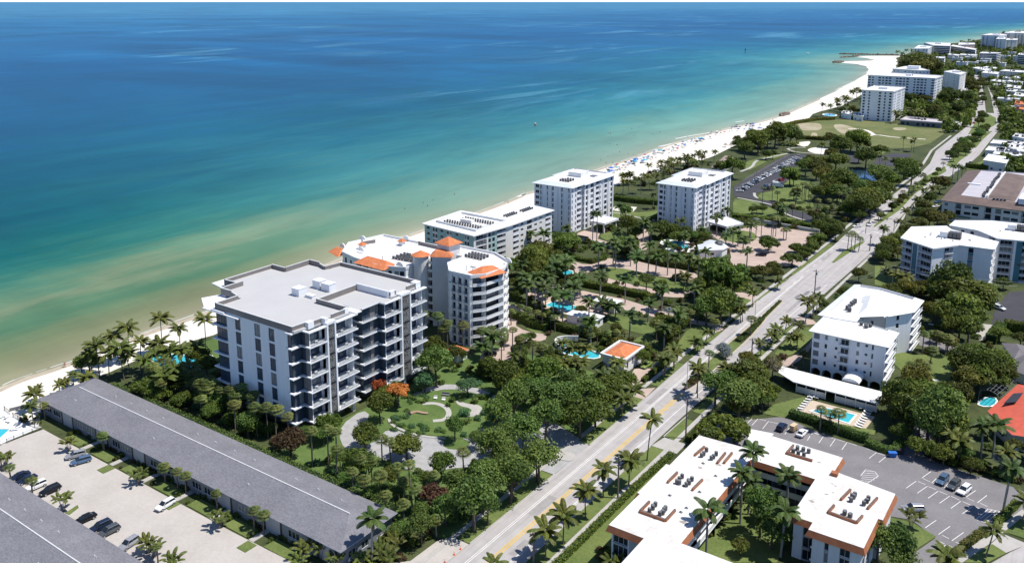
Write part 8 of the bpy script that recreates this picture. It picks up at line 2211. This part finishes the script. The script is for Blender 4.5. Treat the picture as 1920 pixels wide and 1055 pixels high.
# garden bench planter and seats on the oval lawn
p = W1('g1', 770, 610); o = thing('planter_bench',(p[0],p[1],.03),'curved wooden planter bench on the oval garden lawn','bench')
mb = MB(); arc = [(-2.4+4.8*i/8, .7*math.sin(i/8*PI*1.6)) for i in range(9)]; mb.prism(ccw(strip(arc, 1.0)), 0, .5); put('seat', mb.mesh('seat', M('bench_timber',(.34,.24,.16),.7,.15,2)), o); o.rotation_euler = (0,0,.8)
mb = MB(); mb.box(-3.2,-.6,0,-2.4,.5,.9); put('planter', mb.mesh('planter', m_dark), o)
for i, (x, y, lb) in enumerate(((1030,430,'dark low garden sofa on the lawn'),(930,462,'small pale garden chair on the lawn'),(1010,478,'white garden chair beside the low sofa'))):
    p = W1('g1', x, y); o = thing('garden_seat',(p[0],p[1],.03),lb,'garden seat','seats on the oval lawn',.4)
    w = 1.1 if i == 0 else .5; mt = m_shade if i == 0 else m_white2
    mb = MB(); mb.box(-w,-.45,.2,w,.45,.42); put('seat', mb.mesh('seat',[mt]), o)
    mb = MB(); mb.box(-w,.35,.42,w,.5,.85); put('backrest', mb.mesh('backrest',[mt]), o)
    for sx in (-w+.1,w-.1):
        for sy in (-.35,.35): mb = MB(); mb.box(sx-.04,sy-.04,0,sx+.04,sy+.04,.2); put('leg', mb.mesh('leg',[m_dark]), o)
# ------------------------------------------------------------------ the beach: people, parasols, tents
def person_mesh(pose, v):
    """one continuous body grown from a skeleton"""
    st = {'stand':[(.10,.02),( -.10,-.02),.18],'walk':[(.10,.32),(-.10,-.28),.30]}[pose]
    J = [(0,0,.95),(0,0,1.15),(0,.01,1.36),(0,.02,1.47),(0,.04,1.60),(0,.04,1.70)]; Rr = [.15,.135,.15,.06,.10,.075]
    E = [(0,1),(1,2),(2,3),(3,4),(4,5)]
    def chain(root, pts, rs):
        p = root
        for q, r_ in zip(pts, rs): J.append(q); Rr.append(r_); E.append((p, len(J)-1)); p = len(J)-1
    for s, (fx, fy) in ((1,st[0]),(-1,st[1])):
        chain(0, [(s*.10,fy*.15,.86),(s*.10,fy*.55+.03,.50),(s*.10,fy,.10),(s*.10,fy+.14,.04)], [.10,.065,.045,.04])
        chain(2, [(s*.19,0,1.38),(s*.24,-fy*.35,1.12),(s*.25,-fy*.6+.06,.88),(s*.25,-fy*.6+.08,.78)], [.06,.045,.036,.035])
    me = bpy.data.meshes.new('skel'); me.from_pydata(J, E, [])
    ob = bpy.data.objects.new('skel', me); COL.objects.link(ob)
    sk = ob.modifiers.new('s', 'SKIN'); sub = ob.modifiers.new('d', 'SUBSURF'); sub.levels = 1
    for i, r_ in enumerate(Rr): me.skin_vertices[0].data[i].radius = (r_, r_)
    me.skin_vertices[0].data[0].use_root = True
    dg = bpy.context.evaluated_depsgraph_get(); out = bpy.data.meshes.new_from_object(ob.evaluated_get(dg))
    bpy.data.objects.remove(ob); out.name = 'person'
    skin = M('skin_%d' % v, [(.42,.26,.18),(.30,.17,.11),(.55,.36,.27)][v % 3], .6, .06, 3); cl = M('beachwear_%d' % v, [(.05,.08,.30),(.5,.05,.05),(.03,.03,.04),(.7,.68,.62),(.05,.35,.35)][v % 5], .8, .1, 2); hair = M('hair_%d' % v, (.06,.04,.03), .8, .1, 2)
    out.materials.clear()
    for m_ in (skin, cl, hair): out.materials.append(m_)
    idx = [2 if (p.center.z > 1.66 or (p.center.z > 1.56 and p.center.y < .02)) else (1 if .72 < p.center.z < (1.40 if v % 2 else 1.0) and abs(p.center.x) < .17 else 0) for p in out.polygons]
    out.polygons.foreach_set('material_index', idx); out.polygons.foreach_set('use_smooth', [True]*len(idx)); out.update()
    return out
PM = [person_mesh('stand',0), person_mesh('walk',1), person_mesh('stand',2), person_mesh('walk',3)]
def person(x, y, label, group, z=.03, i=None):
    o = put('person', PM[rnd.randrange(4) if i is None else i], None, (x,y,z), rnd.uniform(0,6))
    o['category'] = 'person'; numbered(o, label, group); return o
for i, (x, y) in enumerate(((632,150),(645,148))):
    p = W1('l1', x, y); person(p[0], p[1], 'person walking along the waterline by the motel beach', 'couple on the near beach', i=1 if i else 3)
sea_folk = [(480,390),(505,392),(165,500),(295,600),(140,660),(45,705),(115,745),(905,410),(1080,405),(825,335),(720,365),(745,365),(800,350),(145,352),(172,352),(1190,400),(1215,320),(455,295),(410,620),(260,510),(205,745),(480,635),(515,655)]
for x, y in sea_folk:
    p = W1('b1', x, y); person(p[0], p[1], 'bather standing in the shallow sea off the crowded beach', 'bathers in the shallows', z=-.75)
for x, y in ((730,80),(760,100),(800,60),(950,20),(1020,60),(1330,80),(600,120)):
    p = W1('md', x, y); person(p[0], p[1], 'bather in the shallow sea before the teal trimmed condo', 'bathers in the shallows', z=-.6)
def parasol_mesh(c):
    def mk():
        mb = MB(); k = 8
        rim = [(1.05*math.cos(2*PI*i/k),1.05*math.sin(2*PI*i/k),1.75) for i in range(k)]
        mid = [(.6*math.cos(2*PI*i/k),.6*math.sin(2*PI*i/k),2.08) for i in range(k)]
        for i in range(k):
            j = (i+1) % k; mb.quad(rim[i],rim[j],mid[j],mid[i]); mb.tri(mid[i],mid[j],(0,0,2.2))
            mb.quad(rim[j],rim[i],(rim[i][0],rim[i][1],1.62),(rim[j][0],rim[j][1],1.62))
        return mb.mesh('canopy',[c])
    return cached(('par', c.name), mk)
UM = [M('parasol_blue',(.03,.16,.50),.7,.08,1),M('parasol_navy',(.03,.05,.20),.7,.08,1),M('parasol_aqua',(.10,.45,.55),.7,.08,1),M('parasol_red',(.5,.05,.06),.7,.08,1),M('parasol_white',(.7,.7,.68),.7,.08,1),M('parasol_dark',(.04,.04,.05),.7,.08,1)]
def parasol(x, y, c, label, group, s=1.0):
    o = thing('beach_parasol',(x,y,.012),label,'parasol',group,rnd.uniform(0,6)); o.scale = (s,)*3
    put('canopy', parasol_mesh(c), o); put('pole', cached('parp', lambda: (lambda b: (b.tube([(0,0,0),(0,0,2.15)], .03, 5), b.mesh('pole',[m_white2]))[1])(MB())), o)
    numbered(o, label, group)
def tent(x, y, c, label, group, s=1.0):
    o = thing('beach_tent',(x,y,.012),label,'beach tent',group,rnd.uniform(0,1.5)); o.scale = (s,)*3
    def mk():
        mb = MB(); q = [(-1.5,-1.5,2.1),(1.5,-1.5,2.1),(1.5,1.5,2.1),(-1.5,1.5,2.1)]
        for i in range(4): mb.tri(q[i], q[(i+1) % 4], (0,0,2.9)); a, b = q[i], q[(i+1) % 4]; mb.quad((a[0],a[1],1.85),(b[0],b[1],1.85),b,a)
        return mb.mesh('canopy',[c])
    put('canopy', cached(('tent', c.name), mk), o)
    for sx in (-1.45,1.45):
        for sy in (-1.45,1.45): put('leg', cached('tentl', lambda: (lambda b: (b.tube([(0,0,0),(0,0,2.1)], .035, 5), b.mesh('leg',[m_acpale]))[1])(MB())), o, (sx,sy,0))
    numbered(o, label, group)
BG = 'parasols on the crowded beach'
for x, y, c in ((505,730,0),(490,755,0),(180,845,0),(190,885,0),(620,740,2),(1335,450,2),(830,610,2),(770,615,4)):
    p = W1('b1', x, y); tent(p[0], p[1], UM[c], ['bright blue beach tent','navy beach tent','aqua beach tent','red beach tent','white beach tent','dark beach tent'][c]+' on the crowded sand', 'beach tents')
names = ['blue','navy','aqua','red','white','dark']
for i in range(64):
    t = rnd.random()**.9; u = rnd.random()
    x = 130+t*1690; w0 = 800-t*560; y = w0+(30+95*(1-t*.55))*(.25+.75*u)*(1 if t > .2 else 1.1)
    c = rnd.choice([0,1,0,1,5,2,4,3,1,5]); p = W1('b1', x, y)
    parasol(p[0], p[1], UM[c], '%s parasol on the crowded part of the beach' % names[c], BG, rnd.uniform(.85,1.2))
for i in range(60):
    t = rnd.random(); u = rnd.random(); x = 130+t*1690; y = 795-t*555+(15+120*(1-t*.55))*u; p = W1('b1', x, y)
    if i % 3 == 0: person(p[0], p[1], 'person on the crowded sand among the parasols', 'people on the crowded beach')
    else: lounger(p[0], p[1], rnd.uniform(0,6), 'dark beach chair on the crowded sand', 'beach chairs', m_shade)
for i in range(22):
    t = rnd.random(); x = 0+t*330; y = 540+rnd.uniform(0,75)-t*20; p = W1('b2', x, y)
    parasol(p[0], p[1], UM[rnd.choice([0,1,5,1])], 'dark blue parasol on the beach below the dune trees', BG, 1.1)
for x, y in ((1690,535),(1775,510)):
    p = W1('b1', x, y); q = thing('thatched_umbrella',(p[0],p[1],.01),'thatched beach umbrella near the park dune','thatched umbrella'); 
    mb = MB(); k = 10; mb.loft([[(1.9*math.cos(2*PI*i/k),1.9*math.sin(2*PI*i/k),2.0) for i in range(k)],[(.1*math.cos(2*PI*i/k),.1*math.sin(2*PI*i/k),3.1) for i in range(k)]]); put('thatch', mb.mesh('thatch',[M('thatch_%d' % x,(.28,.23,.16),.95,.2,2)]), q)
    mb = MB(); mb.tube([(0,0,0),(0,0,2.6)], .08, 6); put('post', mb.mesh('post',[m_wood]), q); numbered(q, 'thatched beach umbrella near the park dune', 'thatched umbrellas')
# boats
def boat(px, py, L, label, col):
    x, y = G(px, py); o = thing('motor_boat',(x,y,-.05),label,'boat','boats off the beach',rnd.uniform(0,6))
    mb = MB(); mb.loft([[(-L/2,-L*.16,.0),(-L/2,L*.16,.0),(-L/2,L*.17,.9),(-L/2,-L*.17,.9)],[(L*.1,-L*.15,-.1),(L*.1,L*.15,-.1),(L*.1,L*.19,1.0),(L*.1,-L*.19,1.0)],[(L/2,-.05,.5),(L/2,.05,.5),(L/2,.08,1.3),(L/2,-.08,1.3)]]); put('hull', mb.mesh('hull',[col]), o)
    mb = MB(); mb.box(-L*.2,-L*.1,.95,L*.1,L*.1,2.2); put('cabin', mb.mesh('cabin',[m_white2]), o)
    mb = MB(); mb.box(-L*.24,-L*.12,2.21,L*.12,L*.12,2.35); put('cabin_roof', mb.mesh('cabin_roof',[m_white2]), o)
boat(1004,235,4.5,'small orange boat floating alone on the calm sea', m_cone)
boat(1514,101,11,'white motor boat before the long breakwater', m_white2)
boat(65,10,60,'tiny white ship close to the horizon at the left', m_white2)
x, y = G(1397,100); o = thing('channel_marker',(x,y,-.05),'dark channel marker post standing in the far sea','marker'); 
mb = MB(); mb.tube([(0,0,0),(0,0,9)], .5, 6); put('post', mb.mesh('post',[m_dark]), o); mb = MB(); mb.box(-1.2,-.2,7,1.2,.2,9.5); put('dayboard', mb.mesh('dayboard',[m_dark]), o)
join_small('shrub', 280, 'undergrowth')
join_small('broadleaf_tree', 285, 'small_trees')
number_all()
print('objects', len(SC.objects), 'fronds', NFROND[0])
